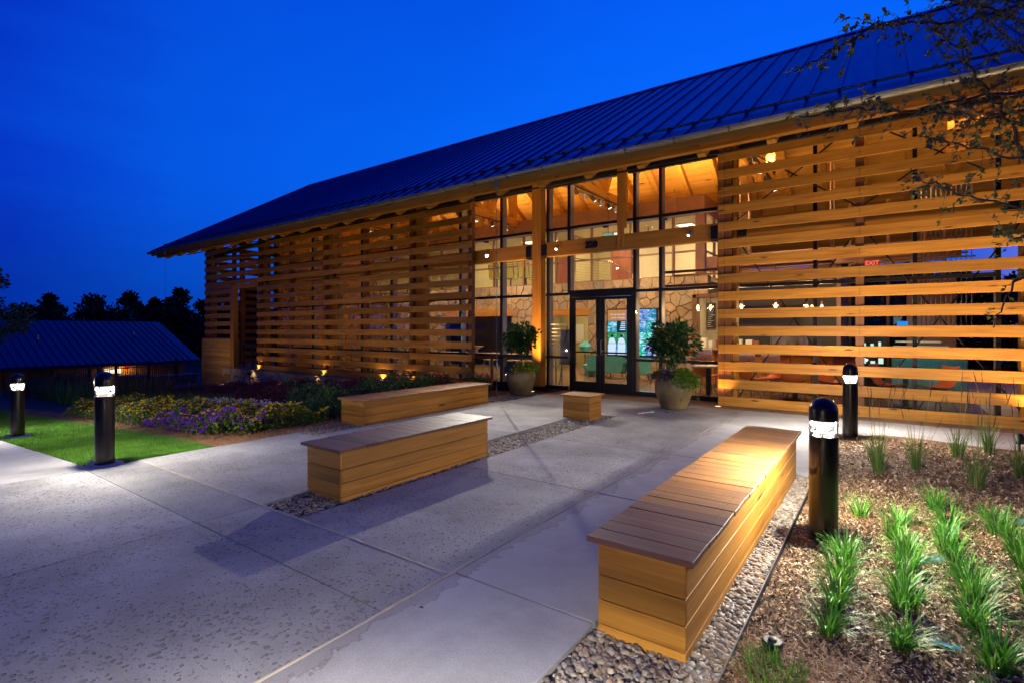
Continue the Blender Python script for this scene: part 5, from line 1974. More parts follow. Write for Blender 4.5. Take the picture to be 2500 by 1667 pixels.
m = MB(); m.lathe([(0.17, 0.0), (0.17, 0.015)], (-8.35, 15.9, 0), 16); m.build('foot', M['bulk'], t)
m = MB(); m.lathe([(0.05, 0.0), (0.16, 0.08), (0.20, 0.19), (0.15, 0.31), (0.07, 0.36), (0.06, 0.38)], (-8.35, 15.9, 0.772), 18)
tag(m.build('vase', M['teal_fab'], None, smooth=True), 'round turquoise vase on the slim side table behind the left door', 'vase')
t = thing('easel', 'black easel holding a landscape poster behind the side pane left of the doors', 'easel', (-6.95, 12.35, 0))
m = MB()
for x0, x1, y0, y1 in ((-7.0, -7.22, 12.3, 12.25), (-6.9, -6.68, 12.3, 12.25), (-6.95, -6.95, 12.36, 12.75)):
    m.tube([(x0, y0, 1.62), (x1, y1, 0.0)], 0.012, 6)
m.box(-7.2, 12.22, 0.60, -6.7, 12.27, 0.63)
m.build('stand', M['black'], t)
m = MB(); m.add([(-7.18, 12.22, 0.63), (-6.72, 12.22, 0.63), (-6.75, 12.31, 1.52), (-7.21, 12.31, 1.52), (-7.18, 12.235, 0.63), (-6.72, 12.235, 0.63), (-6.75, 12.325, 1.52), (-7.21, 12.325, 1.52)], [(0, 1, 2, 3), (7, 6, 5, 4), (0, 4, 5, 1), (1, 5, 6, 2), (2, 6, 7, 3), (3, 7, 4, 0)])
m.build('poster', M['paper'], t)
t = thing('console_table', 'dark console table behind the side pane left of the doors', 'table', (-8.15, 13.2, 0))
m = MB(); m.box(-8.55, 13.0, 0.72, -7.75, 13.4, 0.76); m.build('tabletop', M['bulk'], t)
for x in (-8.51, -7.79):
    for y in (13.03, 13.37):
        m = MB(); m.box(x - 0.02, y - 0.02, 0, x + 0.02, y + 0.02, 0.72); m.build('leg', M['chrome'], t)

# high counter with stools left of the big post
t = thing('window_counter', 'long pale high counter along the glass left of the big post', 'counter', (-9.5, 12.05, 0))
m = MB(); m.box(-11.5, 11.85, 0.80, -7.55, 12.25, 0.845); m.build('worktop', M['white'], t, bev=0.006)
m = MB(); m.box(-11.5, 12.0, 0.70, -7.55, 12.05, 0.80); m.build('apron', M['bulk'], t)
for x in (-11.3, -9.4, -7.7):
    m = MB(); m.box(x - 0.03, 12.02, 0, x + 0.03, 12.08, 0.80); m.build('leg', M['bulk'], t)
st = None
for x, y, rz, lab in ((-9.85, 12.55, 2.9, 'pale bar stool nearest the screen edge left of the rain chain'), (-9.05, 12.6, 3.3, 'pale bar stool half hidden behind the rain chain'), (-8.35, 12.6, 3.1, 'pale bar stool behind the left planter')):
    if st is None:
        st = thing('bar_stool', lab, 'bar stool', (0, 0, 0), 'bar stools at the window counter')
        m = MB(); m.box(-0.18, -0.17, 0.60, 0.18, 0.17, 0.63); m.build('seat', M['plaster_w'], st, bev=0.012)
        m = MB(); m.box(-0.19, -0.20, 0.66, 0.19, -0.175, 0.84); m.build('backrest', M['plaster_w'], st, bev=0.01)
        for sx in (-1, 1):
            for sy in (-1, 1):
                m = MB(); m.tube([(0.13 * sx, 0.13 * sy, 0.60), (0.20 * sx, 0.20 * sy, 0)], 0.011, 6); m.build('leg', M['chrome'], st)
        m = MB()
        q = 0.18
        m.tube([(-q, -q, 0.2), (q, -q, 0.2), (q, q, 0.2), (-q, q, 0.2), (-q, -q, 0.2)], 0.008, 6); m.build('foot_ring', M['chrome'], st)
        st.location = (x, y, 0); st.rotation_euler = (0, 0, rz)
    else:
        c = copy_tree(st, None, (x, y, 0), rz); c['label'] = lab
t = thing('platter', 'pale footed bowl standing on the high counter left of the chain', 'bowl', (-10.0, 12.05, 0.845))
m = MB(); m.lathe([(0.07, 0.0), (0.05, 0.03), (0.045, 0.08), (0.10, 0.13), (0.23, 0.19), (0.22, 0.20), (0.09, 0.15)], (-10.0, 12.05, 0.845), 18, cap=(True, True)); m.build('bowl', M['plaster_w'], t, smooth=True)
# benches, tables glimpsed through the left screen
tt = None
for x, y, lab in ((-13.0, 13.2, 'low table with a green lamp glow behind the right part of the left screen'), (-15.3, 13.4, 'low table behind the middle of the left screen'), (-17.4, 13.2, 'low table behind the left part of the left screen')):
    if tt is None:
        tt = thing('lounge_table', lab, 'table', (0, 0, 0), 'tables behind the left slat screen')
        m = MB(); m.box(-0.6, -0.4, 0.70, 0.6, 0.4, 0.74); m.build('tabletop', M['plaster_w'], tt, bev=0.008)
        for sx in (-1, 1):
            for sy in (-1, 1):
                m = MB(); m.box(0.55 * sx - 0.02, 0.35 * sy - 0.02, 0, 0.55 * sx + 0.02, 0.35 * sy + 0.02, 0.70); m.build('leg', M['chrome'], tt)
        tt.location = (x, y, 0)
    else:
        c = copy_tree(tt, None, (x, y, 0)); c['label'] = lab
for k, (x, y, z, lab) in enumerate(((-12.9, 13.2, 0.74, 'small green shaded lamp glowing on a table behind the left screen'), (-15.2, 13.4, 0.74, 'green shaded lamp on the middle table behind the left screen'), (-17.4, 13.2, 0.74, 'green shaded lamp farthest left behind the left screen'))):
    t = thing('table_lamp', lab, 'lamp', (x, y, z), 'green lamps behind the left screen')
    m = MB(); m.lathe([(0.10, 0), (0.09, 0.02), (0.015, 0.03), (0.015, 0.26)], (x, y, z), 14); m.build('stem', M['chrome'], t, smooth=True)
    m = MB(); m.lathe([(0.17, 0.22), (0.09, 0.34)], (x, y, z), 16, cap=(False, False)); m.build('shade', M['shop_glow'], t, smooth=True)
    lamp('POINT', (x, y, z + 0.20), 6, (0.75, 1.0, 0.75), t, 0.04)

# upstairs: chartreuse chairs, cable rail, fan
yc = None
for x, y, rz, lab in ((-12.55, 17.35, R(15), 'chartreuse mesh chair left of the big post upstairs, middle one'), (-11.85, 17.45, R(12), 'chartreuse mesh chair upstairs next to the big post'), (-13.3, 17.4, R(10), 'chartreuse mesh chair upstairs beside the rain chain'), (-12.0, 18.3, R(190), 'chartreuse mesh chair upstairs on the far side of the table')):
    if yc is None:
        yc = thing('mesh_chair', lab, 'office chair', (0, 0, 0), 'chartreuse chairs in the upstairs meeting room')
        m = MB(); m.box(-0.24, -0.24, 0.44, 0.24, 0.24, 0.48); m.build('seat', M['lime_fab'], yc, bev=0.015)
        m = MB(); m.add([(-0.22, -0.24, 0.52), (0.22, -0.24, 0.52), (0.22, -0.34, 1.04), (-0.22, -0.34, 1.04), (-0.22, -0.225, 0.52), (0.22, -0.225, 0.52), (0.22, -0.325, 1.04), (-0.22, -0.325, 1.04)], [(0, 1, 2, 3), (7, 6, 5, 4), (0, 4, 5, 1), (1, 5, 6, 2), (2, 6, 7, 3), (3, 7, 4, 0)]); m.build('backrest', M['lime_fab'], yc)
        m = MB()
        for s in (-1, 1):
            m.tube([(0.235 * s, -0.23, 0.46), (0.235 * s, -0.345, 1.07)], 0.014, 6)
            m.tube([(0.25 * s, -0.25, 0.66), (0.27 * s, 0.10, 0.66), (0.25 * s, 0.12, 0.46)], 0.013, 6)
        m.tube([(-0.235, -0.345, 1.07), (0.235, -0.345, 1.07)], 0.014, 6); m.tube([(-0.235, -0.33, 0.98), (0.235, -0.33, 0.98)], 0.012, 6)
        m.build('frame', M['chrome'], yc)
        m = MB(); m.tube([(0, 0, 0.44), (0, 0, 0.10)], 0.028, 8); m.build('gas_column', M['black'], yc)
        m = MB()
        for q in range(5):
            a = 2 * math.pi * q / 5
            m.tube([(0, 0, 0.11), (0.28 * math.cos(a), 0.28 * math.sin(a), 0.06)], 0.018, 6); m.sphere((0.28 * math.cos(a), 0.28 * math.sin(a), 0.03), 0.03, 8, 6)
        m.build('star_base', M['black'], yc)
        yc.location = (x, y, 3.19); yc.rotation_euler = (0, 0, rz)
    else:
        c = copy_tree(yc, None, (x, y, 3.19), rz); c['label'] = lab
t = thing('cable_railing', 'pale steel cable railing of the upstairs stair behind the king post', 'railing', (-8.1, 17.6, 3.19))
m = MB(); m.tube([(-9.6, 17.5, 4.25), (-8.13, 17.5, 4.02)], 0.02, 8); m.tube([(-8.13, 17.5, 4.02), (-6.9, 17.6, 3.3)], 0.02, 8); m.build('handrail', M['chrome'], t)
for x, z in ((-8.13, 4.02), (-8.6, 4.08), (-7.3, 3.52)):
    m = MB(); m.box(x - 0.02, 17.48, 3.19, x + 0.02, 17.52, z); m.build('post', M['plaster_w'], t)
m = MB()
for k in range(8):
    m.tube([(-9.6, 17.5, 4.15 - 0.1 * k), (-8.13, 17.5, 3.93 - 0.1 * k)], 0.005, 4); m.tube([(-8.13, 17.5, 3.93 - 0.1 * k), (-6.9, 17.6, 3.2 - 0.1 * k)], 0.005, 4)
tag(m.build('cables', M['chrome'], t), kind='stuff')
t = thing('ceiling_fan', 'small ceiling fan with wooden blades in the upstairs room', 'ceiling fan', (-6.9, 18.0, 5.2))
m = MB(); m.tube([(-6.9, 18, 5.2), (-6.9, 18, 4.95)], 0.015, 6); m.lathe([(0.02, 0.07), (0.09, 0.05), (0.09, -0.02), (0.03, -0.06)], (-6.9, 18, 4.92), 12); m.build('motor', M['bulk'], t, smooth=True)
for q in range(5):
    a = 2 * math.pi * q / 5
    m = MB(); m.bar((-6.9 + 0.09 * math.cos(a), 18 + 0.09 * math.sin(a), 4.93), (-6.9 + 0.6 * math.cos(a), 18 + 0.6 * math.sin(a), 4.93), 0.12, 0.008); m.build('blade', M['red_wood'], t)
t = thing('hanging_sign', 'small blue lit sign hanging upstairs above the house number', 'sign', (-7.35, 15.8, 4.25))
m = MB(); m.box(-7.62, 15.8, 4.30, -7.28, 15.86, 4.62); m.build('board', M['tv_blue'], t)
m = MB(); m.box(-7.65, 15.79, 4.62, -7.25, 15.87, 4.72); m.build('top_bar', M['teal_tile'], t)
m = MB(); m.tube([(-7.45, 15.83, 4.72), (-7.45, 15.83, 5.5)], 0.008, 6); m.build('rod', M['black'], t)
# ================================================================== SITE OBJECTS
def bench(lab, x0, y0, x1, y1, top, zb, nplank, group='timber plank benches', name='bench', cat='bench', rows=(0.0, 0.075, 0.20, 0.325), worn_dim=0):
    """box bench: planked sides, lid of cross planks overhanging"""
    t = thing(name, lab, cat, ((x0 + x1) / 2, (y0 + y1) / 2, zb), group)
    lid = top - 0.028
    zs = [zb + r_ for r_ in rows if r_ < lid - zb - 0.04] + [lid]
    c = 0.02
    m = MB()
    m.box(x0 + c, y0 + c, zb, x1 - c, y1 - c, lid - 0.001)
    m.build('core', M['joint'], t)
    for a, b in zip(zs, zs[1:]):
        b2 = b - 0.005
        for (X0, Y0, X1, Y1, mat) in ((x0, y0, x1, y0 + c, 'bench_side_x'), (x0, y1 - c, x1, y1, 'bench_side_x'), (x0, y0 + c + 0.001, x0 + c, y1 - c - 0.001, 'bench_side_y'), (x1 - c, y0 + c + 0.001, x1, y1 - c - 0.001, 'bench_side_y')):
            m = MB()
            m.box(X0, Y0, a, X1, Y1, b2)
            m.build('side_plank', M[mat], t, bev=0.002)
    ov = 0.045
    L_ = (y1 - y0 + 2 * ov) / nplank
    for k in range(nplank):
        m = MB()
        jx = random.uniform(-.003, .003)
        m.box(x0 - ov + jx, y0 - ov + k * L_ + 0.0025, lid + random.uniform(0, 0.0015), x1 + ov + jx, y0 - ov + (k + 1) * L_ - 0.0025, top + random.uniform(-0.002, 0.002))
        m.build('top_plank', M['bench_worn_dim_x' if (worn_dim and k < worn_dim) else 'bench_top_x'], t, bev=0.0018)
    m = MB()
    for k in range(nplank):
        y = y0 - ov + (k + 0.5) * L_
        for x in (x0 + 0.02, x1 - 0.02):
            for q in (-0.3, 0.3):
                m.tube([(x, y + q * L_, top + 0.0012), (x, y + q * L_, top + 0.0022)], 0.0035, 6)
    tag(m.build('screws', M['black'], t), kind='stuff')
    return t


bench('long bench in the right foreground with a sunlit-looking lid lit by the nearest bollard', -1.19, 2.41, -0.745, 6.12, 0.472, -0.05, 28, worn_dim=5)
bench('long bench in the middle of the plaza standing in its own gravel strip', -4.48, 2.87, -3.965, 5.0, 0.455, -0.06, 15, worn_dim=15)
bench('long bench at the back beside the flower bed and the left planter', -7.38, 5.36, -6.81, 8.60, 0.40, -0.06, 23)
bench('small cube seat standing alone in front of the doors', -4.60, 7.93, -4.075, 8.38, 0.40, -0.06, 4, None, 'cube_seat', 'stool')

# bollards
BOLL = None
for k, (x, y, z, lab) in enumerate(((-0.36, 4.40, -0.02, 'nearest lit bollard at the right of the foreground bench'), (-7.24, 2.08, 0.0, 'lit bollard on its own pad at the corner of lawn and plaza'),
                                   (-11.88, 2.21, -0.255, 'lit bollard farthest left on the lawn beside the path'), (-0.39, 8.80, 0.0, 'lit bollard standing farthest back in front of the right slat screen'))):
    if BOLL is None:
        t = thing('bollard_light', lab, 'bollard light', (0, 0, 0), 'lit bollards beside the paving')
        r_ = 0.094
        m = MB(); m.lathe([(r_ + 0.004, 0), (r_ + 0.004, 0.012), (r_, 0.016), (r_, 0.772)], n=32); m.build('post', M['bollard'], t, smooth=True)
        m = MB(); m.lathe([(r_ - 0.002, 0.7725), (r_ - 0.002, 0.885)], n=32, cap=(False, False)); m.build('lens', M['lens'], t, smooth=True)
        m = MB(); m.lathe([(0.030, 0.800), (0.050, 0.835), (0.078, 0.880)], n=24, cap=(False, False)); m.build('reflector', M['lens_glow'], t, smooth=True)
        m = MB()
        for q in range(3):
            m.lathe([(0.070, 0.776 + 0.012 * q), (0.084, 0.780 + 0.012 * q), (0.070, 0.784 + 0.012 * q)], n=24, cap=(False, False))
        m.build('louvre', M['bollard'], t, smooth=True)
        m = MB()
        prof = [(r_, 0.885), (r_ + 0.001, 0.90), (r_, 0.955)] + [(r_ * math.cos(a), 0.955 + r_ * 1.02 * math.sin(a)) for a in np.linspace(0.15, math.pi / 2 - 0.01, 9)]
        m.lathe(prof, n=32); m.build('cap', M['bollard'], t, smooth=True)
        for q in range(3):
            a = 2 * math.pi * q / 3 + 0.5
            m = MB(); m.tube([(0.083 * math.cos(a), 0.083 * math.sin(a), 0.772), (0.083 * math.cos(a), 0.083 * math.sin(a), 0.886)], 0.004, 6); m.build('rod', M['alum'], t)
        m = MB(); m.lathe([(0.022, 0.800), (0.028, 0.815), (0.028, 0.845), (0.018, 0.86)], n=14); m.build('bulb', M['lens_glow'], t, smooth=True)
        for q in range(4):
            a = math.pi / 2 * q + 0.78
            lamp('SPOT', (0.066 * math.cos(a), 0.066 * math.sin(a), 0.862), P_BOLLARD / 4, COOL, t, 0.012, (0.066 * math.cos(a), 0.066 * math.sin(a), 0.0), 156, 0.45)
        for q in range(3):
            a = 2 * math.pi / 3 * q + 0.2
            lamp('POINT', (0.07 * math.cos(a), 0.07 * math.sin(a), 0.845), P_OMNI / 3, COOL, t, 0.012)
        BOLL = t
        t.location = (x, y, z)
    else:
        c = copy_tree(BOLL, None, (x, y, z), k * 0.7)
        c['label'] = lab
        if k in (1, 2):
            weak = None
            for k_ in KIDS.get(c.name, []):
                if k_.type == 'LIGHT' and k_.data.type == 'SPOT':
                    if weak is None:
                        weak = k_.data.copy()
                        weak.energy *= 0.8
                    k_.data = weak
                elif k_.type == 'LIGHT':
                    k_.data = k_.data.copy()
                    k_.data.energy *= 0.6
# another of the row stands just behind the camera's right; its light reaches the near paving
c = copy_tree(BOLL, None, (-0.44, 0.0, -0.02), 0.4)
c['label'] = 'lit bollard of the same row just outside the picture at the bottom right'
dim = None
for k_ in KIDS.get(c.name, []):
    if k_.type == 'LIGHT' and k_.data.type == 'SPOT':
        if dim is None:
            dim = k_.data.copy()
            dim.energy *= 4.5
        k_.data = dim
    elif k_.type == 'LIGHT':
        k_.data = k_.data.copy()
        k_.data.energy *= 0.45
m = MB()
m.poly([(-7.24 + 0.26 * math.cos(a), 2.08 + 0.17 * math.sin(a)) for a in np.linspace(0, 2 * math.pi, 24, endpoint=False)], -0.06, 0.004)
tag(m.build('bollard_pad', M['smooth'], None, bev=0.01), 'round concrete pad under the bollard at the lawn corner', 'concrete pad', 'concrete pads under the lawn bollards')
m = MB()
m.poly([(-11.88 + 0.26 * math.cos(a), 2.21 + 0.17 * math.sin(a)) for a in np.linspace(0, 2 * math.pi, 24, endpoint=False)], -0.33, -0.252)
tag(m.build('bollard_pad', M['smooth'], None, bev=0.01), 'concrete pad under the bollard farthest left', 'concrete pad', 'concrete pads under the lawn bollards')

# planters
def planter(x, y, s, lab):
    t = thing('planter', lab, 'planter', (x, y, 0), 'big round clay planters at the entrance')
    prof = [(0.21, 0.0), (0.235, 0.012), (0.24, 0.03), (0.285, 0.14), (0.335, 0.28), (0.352, 0.40), (0.345, 0.49), (0.318, 0.565), (0.292, 0.595), (0.300, 0.610), (0.305, 0.622), (0.285, 0.626), (0.272, 0.60), (0.275, 0.55)]
    m = MB(); m.lathe([(r_ * s, z * s) for r_, z in prof], (x, y, 0.004), 40, cap=(True, False)); m.build('bowl', M['clay'], t, smooth=True)
    m = MB(); m.lathe([(0.276 * s, 0.555 * s), (0.15 * s, 0.575 * s), (0.01, 0.58 * s)], (x, y, 0.004), 24, cap=(False, False)); m.build('soil', M['soil'], t, smooth=True)
    return t


planter(-7.02, 10.12, 1.0, 'round tan clay planter left of the doors beside the big post')
planter(-3.33, 10.02, 1.02, 'round tan clay planter right of the doors with trailing plants')


# ------------------------------------------------------------- foliage makers
def leaves(P, D, size, asp=0.45, roll=None, fold=0.25):
    """quads (kite leaves) at points P pointing along D; returns V,F"""
    n = len(P)
    D = D / (np.linalg.norm(D, axis=1, keepdims=True) + 1e-9)
    A = np.cross(D, rng.normal(size=(n, 3)))
    A /= (np.linalg.norm(A, axis=1, keepdims=True) + 1e-9)
    Nn = np.cross(A, D)
    s = np.asarray(size).reshape(-1, 1) * np.ones((n, 1))
    w = s * asp
    a = P
    tip = P + D * s
    mid = P + D * s * 0.45
    l = mid + A * w * 0.5 + Nn * w * fold
    r_ = mid - A * w * 0.5 + Nn * w * fold
    V = np.stack([a, l, tip, r_], 1).reshape(-1, 3)
    i = np.arange(n)[:, None] * 4
    F = np.concatenate([i + np.array([[0, 2, 1]]), i + np.array([[0, 3, 2]])], 0)
    return V, F


def rand_dirs(n, up=0.0):
    d = rng.normal(size=(n, 3))
    d[:, 2] += up
    return d / np.linalg.norm(d, axis=1, keepdims=True)


def ball_pts(n, c, r_, shell=0.5):
    d = rand_dirs(n)
    k = (shell + (1 - shell) * rng.random(n)) ** 0.6
    return np.array(c) + d * k[:, None] * np.array(r_), d


def blades(base, az, length, lean, curl, width, segs=4):
    """curved ribbons; arrays of size n"""
    n = len(base)
    t = np.linspace(0, 1, segs + 1)[None, :]
    ang = lean[:, None] + curl[:, None] * t
    dl = length[:, None] / segs
    hx = np.concatenate([np.zeros((n, 1)), np.cumsum(np.sin(ang[:, :-1]) * dl, 1)], 1)
    hz = np.concatenate([np.zeros((n, 1)), np.cumsum(np.cos(ang[:, :-1]) * dl, 1)], 1)
    cx, sx = np.cos(az)[:, None], np.sin(az)[:, None]
    P = np.stack([base[:, 0:1] + hx * cx, base[:, 1:2] + hx * sx, base[:, 2:3] + hz], 2)
    w = width[:, None] * (1 - t ** 1.6) * 0.5 + 0.0004
    S = np.stack([-sx * w, cx * w, np.zeros_like(w)], 2)
    V = np.concatenate([P - S, P + S], 2).reshape(n, segs + 1, 2, 3).reshape(-1, 3)
    k = (np.arange(n) * (segs + 1) * 2)[:, None, None] + (np.arange(segs) * 2)[None, :, None] + np.array([0, 1, 3, 2])[None, None, :]
    return V, k.reshape(-1, 4)


def clump_obj(name, lab, cat, group, x, y, z, n, h, rad, width, lean=0.45, curl=1.0, mat='blade', stems=0, sh=1.0):
    t = thing(name, lab, cat, (x, y, z), group)
    th = rng.random(n) * 2 * math.pi
    rr = np.sqrt(rng.random(n)) * rad
    base = np.stack([x + rr * np.cos(th), y + rr * np.sin(th), np.full(n, z)], 1)
    az = th + rng.normal(0, 0.7, n)
    V, F = blades(base, az, h * (0.55 + 0.5 * rng.random(n)), np.abs(rng.normal(lean * 0.5, lean * 0.5, n)), curl * (0.3 + rng.random(n)), width * (0.7 + 0.6 * rng.random(n)), 5)
    np_obj('blades', V, F, M[mat], t, smooth=True)
    if stems:
        th = rng.random(stems) * 2 * math.pi
        rr = rng.random(stems) * rad * 0.7
        base = np.stack([x + rr * np.cos(th), y + rr * np.sin(th), np.full(stems, z)], 1)
        ln = sh * (0.7 + 0.4 * rng.random(stems))
        le = np.abs(rng.normal(0.10, 0.10, stems))
        V, F = blades(base, th, ln, le, 0.25 * rng.random(stems), np.full(stems, 0.006), 5)
        np_obj('stems', V, F, M['reed'], t, smooth=True)
        ends = V.reshape(stems, 6, 2, 3)
        m = MB()
        for q in range(stems):
            p1 = ends[q, 5].mean(0)
            p0 = ends[q, 4].mean(0)
            m.tube([p0 + (p1 - p0) * 0.1, p0 + (p1 - p0) * 0.5, p1 + (p1 - p0) * 0.05], [0.0025, 0.0042, 0.0015], 5)
        m.build('seed_heads', M['seed'], t, smooth=True)
    return t


# liriope rows in the right bed (row, position from the front)
rows = [('first', -0.19, [2.96, 3.30, 3.62, 3.92, 4.16, 5.0]), ('second', 0.09, [3.06, 3.42, 3.72, 4.02, 4.34, 4.66, 5.02]), ('third', 0.38, [2.62, 3.10, 3.44, 3.76, 4.10, 4.46, 4.82, 5.15, 5.48]), ('fourth', 0.70, [3.3, 3.7, 4.06, 4.42, 4.76, 5.10, 5.48])]
ordn = ['nearest', 'second nearest', 'third', 'fourth', 'fifth', 'sixth', 'seventh', 'eighth', 'ninth']
for rn, x, ysr in rows:
    for k, y in enumerate(ysr):
        if rn == 'first' and y == 5.0:
            lab = 'single spiky grass tuft standing apart right behind the nearest bollard'
        else:
            lab = 'bright green spiky grass tuft, %s in the %s row right of the bollard' % (ordn[k], rn)
        xx = x + random.uniform(-.035, .035)
        y += random.uniform(-.04, .04)
        clump_obj('grass_tuft', lab, 'grass tuft', 'rows of spiky grass tufts in the right bed', xx, y, float(bed_z(np.array(xx), np.array(y))), 60 + int(random.random() * 50), 0.25 * random.uniform(0.75, 1.25), random.uniform(0.04, 0.06), 0.0085, random.uniform(0.34, 0.55), random.uniform(1.0, 1.7))
for x, y, h_, st_, lab in ((-0.04, 6.60, 0.42, 4, 'taller grass clump with dark seed stalks nearest to the far bollard'), (0.28, 7.05, 0.55, 9, 'tall pale reed grass with seed stalks second right of the far bollard'),
                           (0.72, 6.56, 0.50, 7, 'dark tall grass clump with purple seed spikes in the middle of the right bed'), (1.04, 8.50, 0.60, 8, 'tall arching grass at the back edge of the right bed by the walk'),
                           (1.11, 7.22, 0.45, 6, 'tall grass clump cut by the right edge of the picture'), (0.70, 8.0, 0.45, 6, 'thin tall grass behind the dark clump near the walk'), (-0.06, 7.25, 0.45, 6, 'thin tall grass clump behind the clump nearest to the far bollard')):
    clump_obj('reed_grass', lab, 'ornamental grass', 'tall ornamental grasses in the right bed', x, y, float(bed_z(np.array(x), np.array(y))), 60, h_, 0.055, 0.0075, 0.30, 0.9, 'reed', st_, 0.95)
clump_obj('grass_tuft', 'low bright grass tuft cut by the bottom edge below the sprinkler cap', 'grass tuft', 'rows of spiky grass tufts in the right bed', -0.40, 2.50, -0.0, 220, 0.10, 0.14, 0.004, 0.5, 0.8, 'turf')

# bits of green netting on the mulch, sprinkler cap, crumpled tape, leaves
def netting(x, y, L_, W_, a, lab):
    z = float(bed_z(np.array(x), np.array(y))) + 0.012
    m = MB()
    ca, sa = math.cos(a), math.sin(a)
    def P(u, v):
        return (x + ca * u - sa * v, y + sa * u + ca * v, z + 0.018 * math.sin(u * 22) * math.cos(v * 15) + 0.02)
    for k in range(9):
        v = W_ * (k / 8 - 0.5)
        e = 1 - abs(k / 8 - 0.5)
        m.tube([P(L_ * e * (q / 8 - 0.5), v) for q in range(9)], 0.0012, 4)
    for k in range(15):
        u = L_ * 0.8 * (k / 14 - 0.5)
        m.tube([P(u, W_ * (q / 4 - 0.5)) for q in range(5)], 0.0009, 4)
    return tag(m.build('plant_netting', M['teal_fab'], None), lab, 'netting', 'green netting scraps on the mulch')


netting(0.24, 4.28, 0.20, 0.09, 0.3, 'scrap of green netting between the second and third grass rows')
netting(0.23, 3.12, 0.17, 0.06, -0.9, 'scrap of green netting lying near the bottom edge between grass rows')
netting(0.86, 5.52, 0.15, 0.06, 0.5, 'scrap of green netting at the right edge of the bed')
t = thing('sprinkler_head', 'small black sprinkler cap sticking out of the mulch by the gravel edge', 'sprinkler', (-0.43, 2.72, -0.03))
m = MB(); m.lathe([(0.032, 0), (0.032, 0.05), (0.045, 0.052), (0.048, 0.07), (0.040, 0.078)], (-0.43, 2.72, -0.03), 20); m.build('cap', M['black'], t, smooth=True)
m = MB(); m.lathe([(0.02, 0.078), (0.018, 0.088), (0.008, 0.092)], (-0.43, 2.72, -0.03), 12); m.build('nozzle', M['black'], t, smooth=True)
m = MB()
pts = [(-3.62 + 0.010 * k + random.uniform(-.012, .012), 8.95 + 0.024 * k + random.uniform(-.015, .015), 0.010 + 0.010 * random.random()) for k in range(16)]
m.tube(pts, [0.005 + 0.010 * random.random() for _ in pts], 6)
tag(m.build('crumpled_tape', M['white'], None), 'crumpled white and bluish strip lying on the paving left of the right planter', 'litter')
for x, y, lab in ((-3.95, 9.85, 'single dark dry leaf lying on the paving left of the right planter'), (-3.25, 9.42, 'brown dry leaves at the foot of the right planter'), (-2.96, 9.0, 'small dry leaf on the paving in front of the right planter'), (-2.05, 2.0, 'tiny dry twig on the smooth slab at the bottom')):
    m = MB()
    for q in range(1 if 'single' in lab or 'small' in lab or 'tiny' in lab else 5):
        a = random.uniform(0, 6.28)
        px, py = x + random.uniform(-.1, .1) * (q > 0), y + random.uniform(-.05, .05) * (q > 0)
        l_ = 0.045 if 'tiny' not in lab else 0.02
        c_, s_ = math.cos(a), math.sin(a)
        m.add([(px - c_ * l_, py - s_ * l_, 0.006), (px - s_ * l_ * .4, py + c_ * l_ * .4, 0.014), (px + c_ * l_, py + s_ * l_, 0.010), (px + s_ * l_ * .4, py - c_ * l_ * .4, 0.016)], [(0, 3, 2), (0, 2, 1)])
    tag(m.build('dry_leaf', M['seed'], None), lab, 'leaf')
# metal edging of the gravel
m = MB()
m.box(-0.587, 0.4, -0.10, -0.580, 6.26, 0.004)
tag(m.build('bed_edging', M['rail_metal'], None), 'thin metal strip between gravel and mulch along the foreground bench', 'edging')

# in-ground uplights
def ground_light(x, y, z, lab, tgt, power, spot=80):
    t = thing('ground_light', lab, 'uplight', (x, y, z), 'small recessed uplights at the facade')
    m = MB(); m.lathe([(0.075, 0.0), (0.075, 0.008), (0.055, 0.010), (0.055, 0.006)], (x, y, z), 20, cap=(True, False)); m.build('ring', M['zinc'], t, smooth=True)
    m = MB(); m.lathe([(0.054, 0.006), (0.05, 0.0065)], (x, y, z), 20, cap=(False, True)); m.build('lens', M['up_face'], t)
    lamp('SPOT', (x, y, z + 0.03), power, WARM, t, 0.04, tgt, spot, 0.8)
    return t


ground_light(-2.69, 10.78, 0.001, 'small recessed uplight in the paving at the left foot of the right slat screen', (-2.62, 10.98, 1.2), P_UP)
ground_light(-7.10, 10.72, 0.001, 'small recessed uplight in the paving in front of the big timber post', (-7.3, 11.25, 3.2), P_UP * 11, 56)
ground_light(1.95, 10.72, 0.001, 'small recessed uplight at the foot of the slats beyond the right edge', (1.7, 11.0, 1.2), P_UP * 2.0)
for x, lab, p in ((-20.55, 'small uplight on the wall cap at the left end of the slat screen', 1.0), (-16.15, 'small uplight on the wall cap at the second post of the left screen', 0.8), (-13.0, 'small uplight on the wall cap under the brightest slats of the left screen', 1.3), (-11.7, 'small uplight on the wall cap at the third post of the left screen', 0.8)):
    ground_light(x, 10.955, -0.058, lab, (x + 0.02, 11.06, 0.9), P_UP * 0.3 * p, 130)
for x, lab in ((-20.85, 'small light under the wall cap behind the garden pipe'), (-16.45, 'small light under the wall cap in the middle of the stone plinth'), (-12.0, 'small light under the wall cap near the back bench')):
    t = thing('cap_light', lab, 'wall light', (x, 10.88, -0.09), 'lights under the stone wall cap')
    m = MB(); m.box(x - 0.06, 10.85, -0.10, x + 0.06, 10.915, -0.075); m.build('housing', M['black'], t)
    m = MB(); m.box(x - 0.05, 10.86, -0.104, x + 0.05, 10.905, -0.101); m.build('lens', M['up_face'], t)
    lamp('SPOT', (x, 10.84, -0.11), 9, WARM, t, 0.03, (x, 10.99, -0.7), 120, 0.9)
t = thing('garden_pipe', 'black garden tap and pipe standing in front of the stone plinth', 'pipe', (-20.7, 10.7, -0.75))
